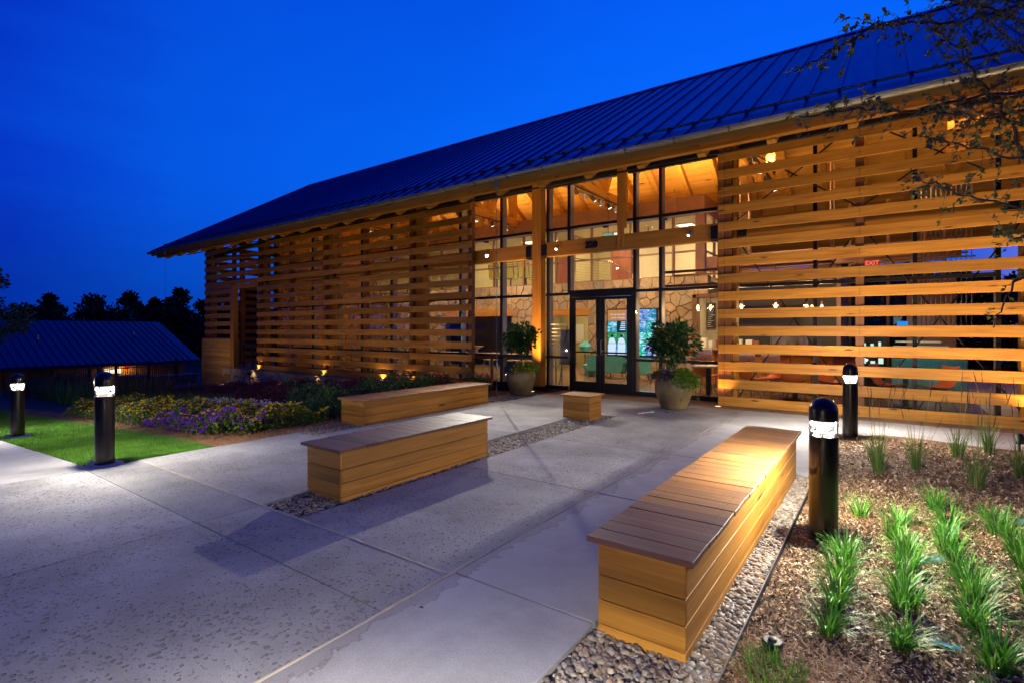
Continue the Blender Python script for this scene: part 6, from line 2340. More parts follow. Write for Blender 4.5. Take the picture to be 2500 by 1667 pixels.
m = MB(); m.tube([(-20.7, 10.7, -0.8), (-20.7, 10.7, -0.25)], 0.025, 8); m.tube([(-20.7, 10.7, -0.42), (-20.4, 10.7, -0.38), (-20.3, 10.7, -0.55), (-20.3, 10.7, -0.8)], 0.022, 8); m.tube([(-20.2, 10.7, -0.42), (-19.6, 10.7, -0.40)], 0.018, 8); m.build('pipes', M['black'], t, smooth=True)
m = MB(); m.sphere((-20.7, 10.7, -0.20), 0.085, 10, 8); m.build('tap_head', M['black'], t, smooth=True)
m = MB(); m.sphere((-20.32, 10.7, -0.62), 0.09, 10, 8); m.build('valve', M['black'], t, smooth=True)

# floodlights added to wash the slat screens, hidden among plants and behind a bollard
for x, y, tg, lab, p in ((-0.41, 9.12, (-1.2, 11.0, 2.6), 'small added floodlight on the paving edge behind the far bollard', 3.6), (1.38, 8.98, (1.0, 11.0, 2.8), 'small added floodlight among the tall grasses at the back of the right bed', 4.6), (3.6, 8.8, (3.4, 11.0, 2.8), 'small added floodlight beyond the right edge at the back of the bed', 4.6), (-22.6, 8.6, (-23.6, 11.0, 1.6), 'small added floodlight in the plants before the cedar corner', 0.8), (-19.4, 8.9, (-19.2, 11.0, 2.6), 'small added floodlight in the plants left of the garden pipe', 1.0), (-16.2, 8.9, (-16.0, 11.0, 2.6), 'small added floodlight among the shrubs before the middle of the left screen', 1.0), (-13.2, 8.9, (-13.0, 11.0, 2.6), 'small added floodlight among the shrubs right of the middle of the left screen', 0.9), (-10.4, 8.9, (-10.3, 11.0, 2.4), 'small added floodlight among the shrubs behind the back bench', 0.6)):
    z = tz(x)
    t = thing('added_floodlight', lab, 'floodlight', (x, y, z), 'added floodlights washing the slat screens')
    c = Vector((x, y, z + 0.16))
    d = (Vector(tg) - c).normalized()
    m = MB(); m.tube([(x, y, z), (x, y, z + 0.12)], 0.012, 6); m.build('stake', M['black'], t)
    m = MB(); m.tube([c - d * 0.05, c + d * 0.05], 0.05, 12); m.build('head', M['black'], t, smooth=True)
    m = MB(); m.tube([c + d * 0.0505, c + d * 0.052], 0.042, 12); m.build('lens', M['up_face'], t)
    lamp('SPOT', c + d * 0.07, P_ADDED_FLOOD * p, WARM2, t, 0.05, tg, 120, 1.0)

# rain chains
def chain(x, y, z0, z1, lab, cup):
    t = thing('rain_chain', lab, 'rain chain', (x, y, z0), 'rain chains hanging from the gutter')
    m = MB(); m.tube([(x, y, z1 + 0.17), (x, y, z1)], 0.042, 12); m.build('outlet', M['zinc'], t, smooth=True)
    pitch = 0.045 if cup else 0.09
    n = int((z1 - z0) / pitch)
    seg = 8
    ring = []
    m = MB()
    for q in range(seg):
        a = 2 * math.pi * q / seg
        ring.append((0.011 * math.cos(a), 0.027 * math.sin(a)))
    for k in range(n):
        z = z1 - pitch * (k + 0.5)
        if k % 2:
            pts = [(x + a, y, z + b) for a, b in ring]
        else:
            pts = [(x, y + a, z + b) for a, b in ring]
        m.tube(pts + [pts[0]], 0.0042, 4, cap=False)
    tag(m.build('links', M['rail_metal'], t, smooth=True), kind='stuff')
    return t


chain(-6.87, EY - 0.075, 0.0, 4.62, 'long rain chain hanging from the gutter in front of the left planter', True)
chain(-24.1, EY - 0.075, -0.9, 4.62, 'thin rain chain hanging at the far left end of the gutter', False)
m = MB(); m.lathe([(0.0, 0.0), (0.14, 0.0), (0.16, 0.012), (0.16, 0.02), (0.13, 0.012)], (-6.87, EY - 0.075, -0.03), 20, cap=(False, False))
tag(m.build('splash_dish', M['rail_metal'], None, smooth=True), 'flat dark dish under the long rain chain', 'dish')

# ================================================================== PLANTING
def topiary(x, y, zc, r_, lab):
    t = thing('topiary_plant', lab, 'potted plant', (x, y, 0.58), 'clipped flowering standards in the planters')
    m = MB()
    m.tube([(x, y, 0.55), (x + 0.012, y, 0.8), (x - 0.01, y + 0.01, zc)], [0.022, 0.018, 0.012], 8)
    for k in range(14):
        d = rand_dirs(1)[0]
        m.tube([(x, y, zc - 0.12), (x + d[0] * r_ * 0.5, y + d[1] * r_ * 0.5, zc + d[2] * r_ * 0.5), (x + d[0] * r_ * 0.9, y + d[1] * r_ * 0.9, zc + d[2] * r_ * 0.9)], [0.008, 0.006, 0.003], 5)
    m.build('trunk', M['bark'], t, smooth=True)
    # lumpy crown made of several leaf clusters
    Vs, Fs, b = [], [], 0
    for k in range(44):
        d = rand_dirs(1)[0]
        c = np.array([x, y, zc]) + d * r_ * random.uniform(0.25, 1.08) * np.array([1, 1, 0.95])
        P, D = ball_pts(42, c, (0.14, 0.14, 0.13), 0.2)
        D = D * 0.6 + (P - np.array([x, y, zc])) * 2.0 + rng.normal(0, 0.35, D.shape)
        V, F = leaves(P, D, 0.075 + 0.04 * rng.random(len(P)), 0.5)
        Vs.append(V); Fs.append(F + b); b += len(V)
    np_obj('crown', np.concatenate(Vs), np.concatenate(Fs), M['leaf_topiary'], t)
    for k in range(9):
        d = rand_dirs(1, 0.5)[0]
        c = Vector((x, y, zc)) + Vector(d) * (r_ * 1.02)
        m = MB()
        for q in range(5):
            a = 2 * math.pi * q / 5
            e = Vector((math.cos(a), math.sin(a), 0.5)) * 0.028
            s = Vector((-math.sin(a), math.cos(a), 0)) * 0.014
            m.add([c, c + e * .6 + s, c + e, c + e * .6 - s], [(0, 1, 2, 3)])
        m.build('blossom', M['pink_petal'], t)
    return t


topiary(-7.02, 10.12, 1.33, 0.36, 'round-headed green standard with coral blossoms in the left planter')
topiary(-3.33, 10.02, 1.30, 0.39, 'dark round-headed green standard in the right planter')


def underplant(x, y, lab, spec):
    t = thing('planter_flowers', lab, 'flowers', (x, y, 0.60), 'flowers around the foot of the standards')
    for nm, mat, n, (ax, az), size, drop, rad, petal in spec:
        th = np.radians(rng.uniform(ax, az, n))
        rr = rad * (0.25 + 0.75 * np.sqrt(rng.random(n)))
        z = 0.60 + 0.22 * rng.random(n) * (1.1 - rr / rad) + 0.06 * rng.random(n)
        over = np.clip((rr - 0.26) / 0.25, 0, 1)
        z = z - drop * over * rng.random(n)
        P = np.stack([x + rr * np.cos(th), y + rr * np.sin(th), z], 1)
        D = np.stack([np.cos(th) * 0.8, np.sin(th) * 0.8, 0.5 - over], 1) + rng.normal(0, 0.6, (n, 3))
        if petal:
            Vs, Fs, b = [], [], 0
            for q in range(5):
                a = 2 * math.pi * q / 5
                D2 = np.stack([np.cos(a + th), np.sin(a + th), 0.35 * np.ones(n)], 1) + rng.normal(0, .15, (n, 3))
                V, F = leaves(P, D2, size, 0.9)
                Vs.append(V); Fs.append(F + b); b += len(V)
            np_obj(nm, np.concatenate(Vs), np.concatenate(Fs), M[mat], t)
        else:
            V, F = leaves(P, D, size * (0.7 + 0.6 * rng.random(n)), 0.4)
            o_ = np_obj(nm, V, F, M[mat], t)
            if nm == 'trailing_stems':
                tag(o_, kind='stuff')
    return t


underplant(-7.02, 10.12, 'yellow and purple flowers with lime foliage in the left planter', [('foliage', 'leaf_lime', 1500, (-80, 100), 0.05, 0.14, 0.40, False), ('dark_foliage', 'leaf', 900, (90, 280), 0.05, 0.30, 0.39, False), ('yellow_flowers', 'yellow', 110, (-100, 60), 0.026, 0.12, 0.41, True), ('purple_flowers', 'purple', 90, (170, 280), 0.028, 0.28, 0.42, True)])
underplant(-3.33, 10.02, 'trailing green foliage with purple and red flowers in the right planter', [('foliage', 'leaf_lime', 1300, (-70, 60), 0.055, 0.30, 0.46, False), ('dark_foliage', 'leaf', 1000, (40, 290), 0.055, 0.12, 0.42, False), ('purple_flowers', 'purple', 70, (200, 285), 0.028, 0.14, 0.42, True), ('red_flowers', 'red_petal', 55, (200, 255), 0.026, 0.25, 0.44, True), ('trailing_stems', 'leaf_lime', 300, (-60, 0), 0.04, 0.55, 0.50, False)])

# gravel: real pebbles
def ico(sub):
    bm = bmesh.new()
    bmesh.ops.create_icosphere(bm, subdivisions=sub, radius=1.0)
    V = np.array([v.co[:] for v in bm.verts]); F = np.array([[v.index for v in f.verts] for f in bm.faces])
    bm.free()
    return V, F


def pebbles(name, regions, n, smin, smax, sub, lab=None, zbase=-0.035, avoid=()):
    bV, bF = ico(sub)
    pts = []
    areas = np.array([(r_[2] - r_[0]) * (r_[3] - r_[1]) for r_ in regions])
    while len(pts) < n:
        r_ = regions[rng.choice(len(regions), p=areas / areas.sum())]
        x, y = rng.uniform(r_[0], r_[2]), rng.uniform(r_[1], r_[3])
        if any(a[0] < x < a[2] and a[1] < y < a[3] for a in avoid):
            continue
        pts.append((x, y))
    P = np.array(pts)
    s = smin + (smax - smin) * rng.random(n) ** 1.7
    sc = np.stack([s * rng.uniform(0.8, 1.35, n), s * rng.uniform(0.75, 1.1, n), s * rng.uniform(0.42, 0.75, n)], 1)
    yaw = rng.random(n) * 2 * math.pi
    tilt = rng.normal(0, 0.35, n)
    L0 = bV[None] * sc[:, None, :] * (1 + 0.10 * rng.normal(size=(n, len(bV), 1)))
    # tilt about x then yaw
    ct, st_ = np.cos(tilt)[:, None], np.sin(tilt)[:, None]
    y2 = L0[..., 1] * ct - L0[..., 2] * st_
    z2 = L0[..., 1] * st_ + L0[..., 2] * ct
    cy_, sy_ = np.cos(yaw)[:, None], np.sin(yaw)[:, None]
    x3 = L0[..., 0] * cy_ - y2 * sy_ + P[:, 0:1]
    y3 = L0[..., 0] * sy_ + y2 * cy_ + P[:, 1:2]
    z3 = z2 + (zbase + rng.uniform(-0.006, 0.016, n))[:, None]
    V = np.stack([x3, y3, z3], 2).reshape(-1, 3)
    F = (bF[None] + (np.arange(n) * len(bV))[:, None, None]).reshape(-1, 3)
    return tag(np_obj(name, V, F, M['pebble'], None, (P[:, 0].mean(), P[:, 1].mean(), zbase), smooth=True), kind='stuff')


pebbles('gravel', [(-1.21, 0.9, -0.595, 6.25)], 9000, 0.009, 0.0215, 2, avoid=[(-1.17, 2.44, -0.77, 6.1)])
pebbles('gravel', [(-4.44, 2.39, -3.86, 8.49)], 5200, 0.011, 0.024, 1, avoid=[(-4.46, 2.9, -3.99, 4.97), (-4.58, 7.96, -4.1, 8.36)])
pebbles('gravel', [(-7.42, 4.41, -6.73, 10.6)], 5200, 0.011, 0.024, 1, avoid=[(-7.36, 5.4, -6.84, 8.58)])

# mulch chips and pine straw on the right bed
def chips(name, n, fn, smin, smax, mat):
    X, Y = fn(n)
    Z = bed_z(X, Y)
    ln = smin + (smax - smin) * rng.random(n)
    wd = ln * rng.uniform(0.22, 0.5, n)
    a = rng.random(n) * 2 * math.pi
    pit = rng.normal(0, 0.55, n)
    dx, dy, dz = np.cos(a) * np.cos(pit), np.sin(a) * np.cos(pit), np.sin(pit)
    sx, sy = -np.sin(a), np.cos(a)
    rz_ = rng.normal(0, 0.3, n)
    C = np.stack([X, Y, Z + 0.004 + 0.022 * rng.random(n)], 1)
    D = np.stack([dx, dy, dz], 1) * (ln / 2)[:, None]
    S = np.stack([sx, sy, rz_], 1) * (wd / 2)[:, None]
    V = np.stack([C - D - S, C + D - S, C + D + S, C - D + S], 1).reshape(-1, 3)
    F = np.arange(n * 4).reshape(-1, 4)
    return tag(np_obj(name, V, F, M[mat], None, (0.6, 5, 0)), kind='stuff')


def bed_pts(y0, y1, x0=-0.57, x1=2.2):
    def fn(n):
        return rng.uniform(x0, x1, n), y0 + (y1 - y0) * rng.random(n) ** 1.15
    return fn


chips('bark_mulch', 60000, bed_pts(1.6, 6.2, -0.57, 1.25), 0.008, 0.026, 'chip')
chips('bark_mulch', 12000, bed_pts(5.8, 8.7, -0.50, 2.4), 0.016, 0.045, 'chip')


def straw(name, n, xf, zf, lmin, lmax, w, loc):
    X, Y = xf(n)
    Z = zf(X, Y) + 0.004 + 0.03 * rng.random(n) ** 2
    a = rng.random(n) * 2 * math.pi
    V, F = blades(np.stack([X, Y, Z], 1), a, rng.uniform(lmin, lmax, n), np.full(n, 1.35) + rng.normal(0, 0.12, n), rng.uniform(0.05, 0.6, n), np.full(n, w), 3)
    return tag(np_obj(name, V, F, M['straw'], None, loc), kind='stuff')


straw('pine_straw', 14000, bed_pts(4.8, 9.0, -0.5, 3.2), bed_z, 0.06, 0.16, 0.0032, (0.8, 7, 0))
straw('pine_straw', 1800, lambda n: (rng.uniform(-0.57, 0.0, n), rng.uniform(1.9, 2.8, n)), bed_z, 0.06, 0.16, 0.0026, (-0.3, 2.4, 0))


def left_band(n):
    X = -7.1 - 17 * rng.random(n) ** 1.8
    Y = 3.30 + 0.50 * rng.random(n)
    return X, Y


zl = lambda X, Y: tzn(X) - 0.035
straw('pine_straw', 17000, left_band, zl, 0.05, 0.14, 0.0045, (-12, 3.5, -0.3))
straw('pine_straw', 9000, lambda n: (rng.uniform(-8.4, -7.1, n), 3.25 + 2.2 * rng.random(n)), zl, 0.05, 0.14, 0.004, (-7.8, 4.3, 0))

# lawn
def lawn_pts(n):
    X = -7.18 - 16 * rng.random(n) ** 1.7
    edge = np.where(X > -7.6, 2.25 + (X + 7.18) * 0.6, 1.955)
    top = 3.40 - 0.18 * np.clip((X + 8.4) / 1.2, 0, 1)
    return X, edge + (top - edge) * rng.random(n)


n = 90000
Xg, Yg = lawn_pts(n)
keep = ((Xg + 7.24) ** 2 / 0.26 ** 2 + (Yg - 2.08) ** 2 / 0.17 ** 2 > 1) & ((Xg + 11.88) ** 2 / 0.26 ** 2 + (Yg - 2.21) ** 2 / 0.17 ** 2 > 1)
Xg, Yg = Xg[keep], Yg[keep]
n = len(Xg)
V, F = blades(np.stack([Xg, Yg, tzn(Xg) - 0.028], 1), rng.random(n) * 6.283, rng.uniform(0.022, 0.045, n), np.abs(rng.normal(0.3, 0.25, n)), rng.uniform(0, 0.9, n), np.full(n, 0.0065), 1)
tag(np_obj('lawn_grass', V, F, M['turf'], None, (-14, 2.7, -0.3)), kind='stuff')

# flower bed: one dense mass of low plants
def mass(name, mat, n, xf, hfun, size, asp=0.45, petals=0, loc=(-10, 4.3, 0), top=False):
    X, Y = xf(n)
    H = hfun(X, Y)
    u = rng.random(n) ** (0.25 if top else 0.55)
    Z = tzn(X) - 0.03 + H * u + (0.02 if top else 0)
    P = np.stack([X, Y, Z], 1)
    if petals:
        Vs, Fs, b = [], [], 0
        for q in range(petals):
            a = 2 * math.pi * q / petals + rng.random(n)
            D = np.stack([np.cos(a), np.sin(a), 0.5 + 0.4 * rng.random(n)], 1)
            V, F = leaves(P, D, size * (0.8 + 0.4 * rng.random(n)), 0.9)
            Vs.append(V); Fs.append(F + b); b += len(V)
        V, F = np.concatenate(Vs), np.concatenate(Fs)
    else:
        V, F = leaves(P, rand_dirs(n, 0.6), size * (0.6 + 0.8 * rng.random(n)), asp)
    return tag(np_obj(name, V, F, M[mat], None, loc), kind='stuff')


def lump(X, Y):
    f = np.clip((Y - 3.60) / 0.18, 0, 1) ** 0.5
    return (0.20 + 0.13 * np.sin(X * 2.7 + 1.3 * np.sin(Y * 3)) * np.sin(Y * 4.1 + X) + 0.08 * np.sin(X * 7.3 + Y * 5) * np.sin(Y * 6.1)) * f + 0.06


def bed_front(n, x0=-15.4, x1=-7.75, y0=3.62, y1=5.1, pw=1.35):
    X = x1 + (x0 - x1) * rng.random(n) ** pw
    Y = y0 + (y1 - y0) * rng.random(n)
    Y = np.where(X > -8.3, Y + (X + 8.3) * 0.55, Y)
    return X, Y


mass('flower_foliage', 'leaf_lime', 26000, bed_front, lump, 0.042)
mass('flower_foliage', 'leaf', 12000, bed_front, lump, 0.045)
mass('burgundy_foliage', 'leaf_red', 5000, lambda n: bed_front(n, y0=3.60, y1=4.6), lump, 0.055)
mass('yellow_flowers', 'yellow', 2300, lambda n: bed_front(n, y0=3.72, y1=5.1), lump, 0.030, petals=6, top=True)
mass('purple_flowers', 'purple', 520, lambda n: bed_front(n, -10.8, -7.72, 3.58, 4.05, 1.0), lump, 0.034, petals=5, top=True)
mass('purple_flowers', 'purple', 330, lambda n: bed_front(n, -14, -7.72, 3.65, 4.9, 1.0), lump, 0.028, petals=5, top=True)
mass('white_flowers', 'white_petal', 500, lambda n: bed_front(n, -12.5, -9.0, 5.1, 5.7, 1.0), lambda X, Y: 0.28 + 0 * X, 0.022, petals=5, top=True)

# shrubs behind the flowers, each its own plant
def shrub(x, y, r_, h_, lab, leafm, flm, nf, group, n=900):
    z = tz(x) - 0.03
    t = thing('flowering_shrub', lab, 'shrub', (x, y, z), group)
    m = MB()
    for k in range(9):
        a, s = random.uniform(0, 6.28), random.uniform(0.3, 0.9)
        m.tube([(x, y, z), (x + r_ * s * .5 * math.cos(a), y + r_ * s * .5 * math.sin(a), z + h_ * .55), (x + r_ * s * math.cos(a), y + r_ * s * math.sin(a), z + h_ * random.uniform(.8, 1.0))], [0.010, 0.007, 0.003], 5)
    m.build('stems', M['bark'], t)
    P, D = ball_pts(n, (x, y, z + h_ * 0.55), (r_, r_, h_ * 0.5), 0.15)
    P[:, 2] += 0.08 * np.sin(P[:, 0] * 9) * np.sin(P[:, 1] * 8)
    V, F = leaves(P, D + rng.normal(0, .6, D.shape), 0.05 + 0.03 * rng.random(n), 0.5)
    np_obj('foliage', V, F, M[leafm], t)
    if nf:
        d = rand_dirs(nf, 0.9)
        P = np.array((x, y, z + h_ * 0.55)) + d * np.array((r_, r_, h_ * 0.5)) * 1.0
        Vs, Fs, b = [], [], 0
        for q in range(6):
            V, F = leaves(P, rand_dirs(nf, 0.3), 0.035, 0.9)
            Vs.append(V); Fs.append(F + b); b += len(V)
        np_obj('blossoms', np.concatenate(Vs), np.concatenate(Fs), M[flm], t)
    return t


for x, y, r_, h_, lab in ((-8.35, 10.05, 0.42, 0.50, 'red flowering shrub at the right end of the stone plinth behind the back bench'), (-9.6, 9.9, 0.50, 0.50, 'red flowering shrub second from the right end of the plinth'),
                          (-10.9, 9.7, 0.55, 0.48, 'red flowering shrub in front of the rightmost plinth light'), (-12.4, 9.6, 0.55, 0.42, 'dark red flowering shrub right of the middle of the plinth'),
                          (-14.0, 9.6, 0.6, 0.36, 'dark red flowering shrub near the middle of the plinth'), (-15.7, 9.7, 0.6, 0.42, 'red flowering shrub standing out before the middle plinth light'),
                          (-17.4, 9.6, 0.6, 0.30, 'dark red shrub left of the middle plinth light'), (-19.2, 9.4, 0.6, 0.28, 'low dark red shrub right of the garden pipe')):
    shrub(x, y, r_, h_, lab, 'leaf_red' if 'dark' in lab else 'leaf', 'red_petal', 45, 'red shrubs along the stone plinth')
for x, y, r_, h_, lab in ((-8.15, 5.7, 0.45, 0.55, 'green leafy shrub next to the near end of the back bench'), (-8.4, 6.9, 0.5, 0.62, 'dark green shrub behind the middle of the back bench'), (-9.2, 6.0, 0.5, 0.60, 'green feathery shrub right behind the yellow flowers'),
                          (-8.6, 8.2, 0.5, 0.62, 'dark shrub behind the far half of the back bench'), (-10.0, 7.4, 0.6, 0.45, 'burgundy low shrub in the middle of the bed'), (-11.6, 6.8, 0.6, 0.42, 'burgundy low shrub left of the middle of the bed'), (-13.4, 7.2, 0.7, 0.42, 'burgundy shrub farther left in the dark part of the bed'), (-15.6, 7.4, 0.8, 0.40, 'wide burgundy shrub at the left of the bed')):
    shrub(x, y, r_, h_, lab, 'leaf_red' if 'burgundy' in lab else 'leaf', 'red_petal', 0, 'leafy shrubs in the left bed', 1100)

# tall feathery grasses on the far left: one mass
n = 15000
Xg = -13.0 - 19 * rng.random(n) ** 0.9
Yg = 4.4 + 2.6 * rng.random(n) + 0.10 * np.clip(-Xg - 16, 0, 14)
Zg = tzn(Xg) - 0.03
th = rng.random(n) * 6.283
hh = rng.uniform(0.35, 0.75, n) * np.where(Xg > -19.0, 0.42, 1.0)
V, F = blades(np.stack([Xg, Yg, Zg], 1), th, hh, np.abs(rng.normal(.2, .15, n)), rng.uniform(0.1, 1.1, n), np.full(n, 0.012), 3)
tag(np_obj('feather_grass', V, F, M['blade'], None, (-20, 6, -0.7)), kind='stuff')
n = 1500
Xg = -18.5 - 12 * rng.random(n)
Yg = 5.0 + 2.4 * rng.random(n)
V, F = blades(np.stack([Xg, Yg, tzn(Xg) - 0.03], 1), rng.random(n) * 6.283, rng.uniform(0.7, 1.0, n), np.abs(rng.normal(.12, .1, n)), rng.uniform(0.0, 0.4, n), np.full(n, 0.022), 3)
tag(np_obj('grass_plumes', V, F, M['seed'], None, (-20, 6, -0.7)), kind='stuff')
n = 7000
Xg = -9.5 - 14 * rng.random(n)
Yg = 5.4 + 4.4 * rng.random(n)
V, F = blades(np.stack([Xg, Yg, tzn(Xg) - 0.03], 1), rng.random(n) * 6.283, rng.uniform(0.14, 0.36, n), np.abs(rng.normal(.25, .2, n)), rng.uniform(0.1, 1.0, n), np.full(n, 0.012), 3)
tag(np_obj('burgundy_grass', V, F, M['leaf_red'], None, (-15, 7.5, -0.5)), kind='stuff')
# ================================================================== OVERHANGING TREE (top right)
BR = {
 'a': [(2.24, 8.51, 4.38), (1.19, 7.54, 4.02), (0.81, 7.05, 3.9), (0.53, 6.63, 3.75), (0.27, 6.23, 3.6), (0.03, 5.84, 3.52), (-0.17, 5.48, 3.47), (-0.4, 5.1, 3.35), (-0.59, 4.75, 3.25)],
 'b': [(2.24, 8.51, 5.52), (1.2, 7.56, 4.94), (0.81, 7.08, 4.71), (0.54, 6.68, 4.54), (0.21, 6.25, 4.46), (0.03, 5.92, 4.37), (-0.08, 5.64, 4.23), (-0.31, 5.27, 3.97), (-0.61, 4.86, 3.66)],
 'c': [(2.07, 8.26, 2.2), (1.18, 7.44, 3.31), (1.03, 7.15, 3.58), (0.88, 6.85, 3.77), (0.72, 6.55, 3.91), (0.56, 6.25, 4.09), (0.37, 5.93, 4.18)],
 'd': [(2.03, 8.11, 2.92), (1.14, 7.23, 3.25), (0.71, 6.67, 3.27), (0.5, 6.28, 3.26), (0.26, 5.85, 3.24)],
 'e': [(2.03, 8.11, 2.51), (1.15, 7.3, 2.76), (0.66, 6.76, 2.84), (0.4, 6.38, 2.91), (0.24, 6.09, 2.9)],
 'f': [(2.2, 8.36, 3.53), (1.17, 7.4, 4.36), (0.97, 7.04, 4.45), (0.8, 6.71, 4.53), (0.6, 6.34, 4.63)],
 'g': [(2.07, 8.26, 3.53), (1.17, 7.37, 3.78), (0.85, 6.89, 3.6), (0.57, 6.45, 3.55), (0.38, 6.06, 3.52)],
 'h': [(2.03, 8.11, 2.35), (1.32, 7.4, 2.48), (1.03, 6.98, 2.41), (0.81, 6.62, 2.45)],
 'i': [(1.7, 7.63, 2.24), (1.27, 7.14, 2.14), (1.0, 6.75, 1.96), (0.88, 6.49, 1.74), (0.79, 6.23, 1.54)],
 'j': [(1.89, 8.02, 4.64), (1.13, 7.16, 4.57), (0.85, 6.65, 4.56), (0.6, 6.16, 4.45), (0.35, 5.67, 4.36)],
}
TREE = thing('overhanging_tree', 'slender tree outside the right edge whose leafy branches hang over the roof and slats', 'tree', (2.95, 9.05, 0.0))
m = MB()
m.tube([(2.95, 9.05, -0.1), (2.92, 9.02, 1.0), (2.86, 8.98, 2.2), (2.75, 8.92, 3.6), (2.7, 8.9, 5.2), (2.75, 8.95, 6.6)], [0.13, 0.10, 0.085, 0.065, 0.04, 0.015], 10)
m.build('trunk', M['bark'], TREE, smooth=True)
leafP, leafD = [], []
m = MB()
m2 = MB()
for key, pts in BR.items():
    pts = [Vector(p) for p in pts]
    z0 = max(1.2, pts[0].z - 0.45)
    pts = [Vector((2.82, 8.95, z0))] + pts
    # subdivide with a little wander
    fine = []
    for p, q in zip(pts, pts[1:]):
        for k in range(4):
            t = k / 4
            fine.append(p.lerp(q, t) + Vector((random.gauss(0, .012), random.gauss(0, .012), random.gauss(0, .012))))
    fine.append(pts[-1])
    nfl = len(fine)
    big = {'a': 0.020, 'c': 0.022, 'b': 0.020}.get(key, 0.014)
    m.tube(fine, [big * (1 - 0.86 * k / nfl) + 0.0016 for k in range(nfl)], 6)
    # twigs
    dens = {'a': 1.5, 'b': 1.6, 'c': 2.0, 'd': 1.6, 'e': 1.6, 'f': 2.0, 'g': 2.0, 'h': 1.8, 'i': 0.45, 'j': 2.0}[key]
    for k in range(3, nfl - 1):
        prog = k / nfl
        for q in range(int(dens * 1.6 + random.random())):
            p = fine[k].lerp(fine[k + 1], random.random())
            d = (fine[k + 1] - fine[k]).normalized()
            dv = (d * random.uniform(0.2, 0.9) + Vector((random.gauss(0, .6), random.gauss(0, .6), random.gauss(-0.05, .6)))).normalized()
            ln = random.uniform(0.08, 0.42) * (0.45 if prog > 0.8 else 1.0) * (0.35 if key == 'i' else 1)
            mid = p + dv * ln * .5 + Vector((0, 0, 0.02))
            e = p + dv * ln
            e.z -= 0.03
            m2.tube([p, mid, e], [0.0032, 0.0022, 0.001], 4, cap=False)
            nl = int(ln * 30 * random.uniform(.5, 1.3)) + 1
            for r_ in range(nl):
                t = random.uniform(0.15, 1.05)
                pp = p.lerp(mid, t * 2) if t < .5 else mid.lerp(e, t * 2 - 1)
                leafP.append(pp[:])
                leafD.append((dv * 0.6 + Vector((random.gauss(0, .6), random.gauss(0, .6), random.gauss(-.25, .5))))[:])
m.build('branches', M['bark'], TREE, smooth=True)
tag(m2.build('twigs', M['bark'], TREE), kind='stuff')
# upper crown outside the frame, so the tree is whole from another place
for k in range(2200):
    a, r_ = random.uniform(0, 6.28), random.uniform(0.1, 1.5)
    leafP.append((2.9 + r_ * math.cos(a), 9.1 + r_ * math.sin(a), random.uniform(4.2, 7.0)))
    leafD.append((math.cos(a), math.sin(a), random.gauss(-.1, .5)))
LP, LD = np.array(leafP), np.array(leafD)
dist = np.linalg.norm(LP - np.array([0, 0, 1.52]), axis=1)
order = np.argsort(dist)
near, rest = order[:290], order[290:]
V, F = leaves(LP[rest], LD[rest], 0.034 + 0.03 * rng.random(len(rest)), 0.6)
tag(np_obj('foliage', V, F, M['leaf_tree'], TREE), kind='stuff')
# single leaves: one shared mesh
lm = MB()
lm.add([(0, 0, 0), (0.022, 0.012, 0.006), (0.017, 0.040, 0.002), (0, 0.066, -0.008), (-0.017, 0.040, 0.002), (-0.022, 0.012, 0.006), (0, 0.03, -0.004)], [(0, 1, 6), (1, 2, 6), (2, 3, 6), (3, 4, 6), (4, 5, 6), (5, 0, 6)])
mm_, nt_, b_, o_ = mat_new('single_tree_leaf')
b_.inputs['Roughness'].default_value = 0.5
oi_ = nt_.nodes.new('ShaderNodeObjectInfo')
rp_ = ramp(nt_, [(0.0, (0.07, 0.09, 0.02)), (0.6, (0.16, 0.19, 0.045)), (0.88, (0.24, 0.25, 0.07)), (1.0, (0.30, 0.20, 0.07))])
nt_.links.new(oi_.outputs['Random'], rp_.inputs[0])
nt_.links.new(rp_.outputs[0], b_.inputs['Base Color'])
me = bpy.data.meshes.new('leaf')
me.from_pydata(lm.v, [], lm.f)
me.materials.append(mm_)
for i_ in near:
    o = bpy.data.objects.new('leaf', me)
    link(o, TREE)
    o.location = Vector(LP[i_]) - ORG[TREE.name]
    d = Vector(LD[i_])
    o.rotation_euler = d.to_track_quat('Y', 'Z').to_euler()
    s = random.uniform(0.6, 1.0)
    o.scale = (s, s, s)

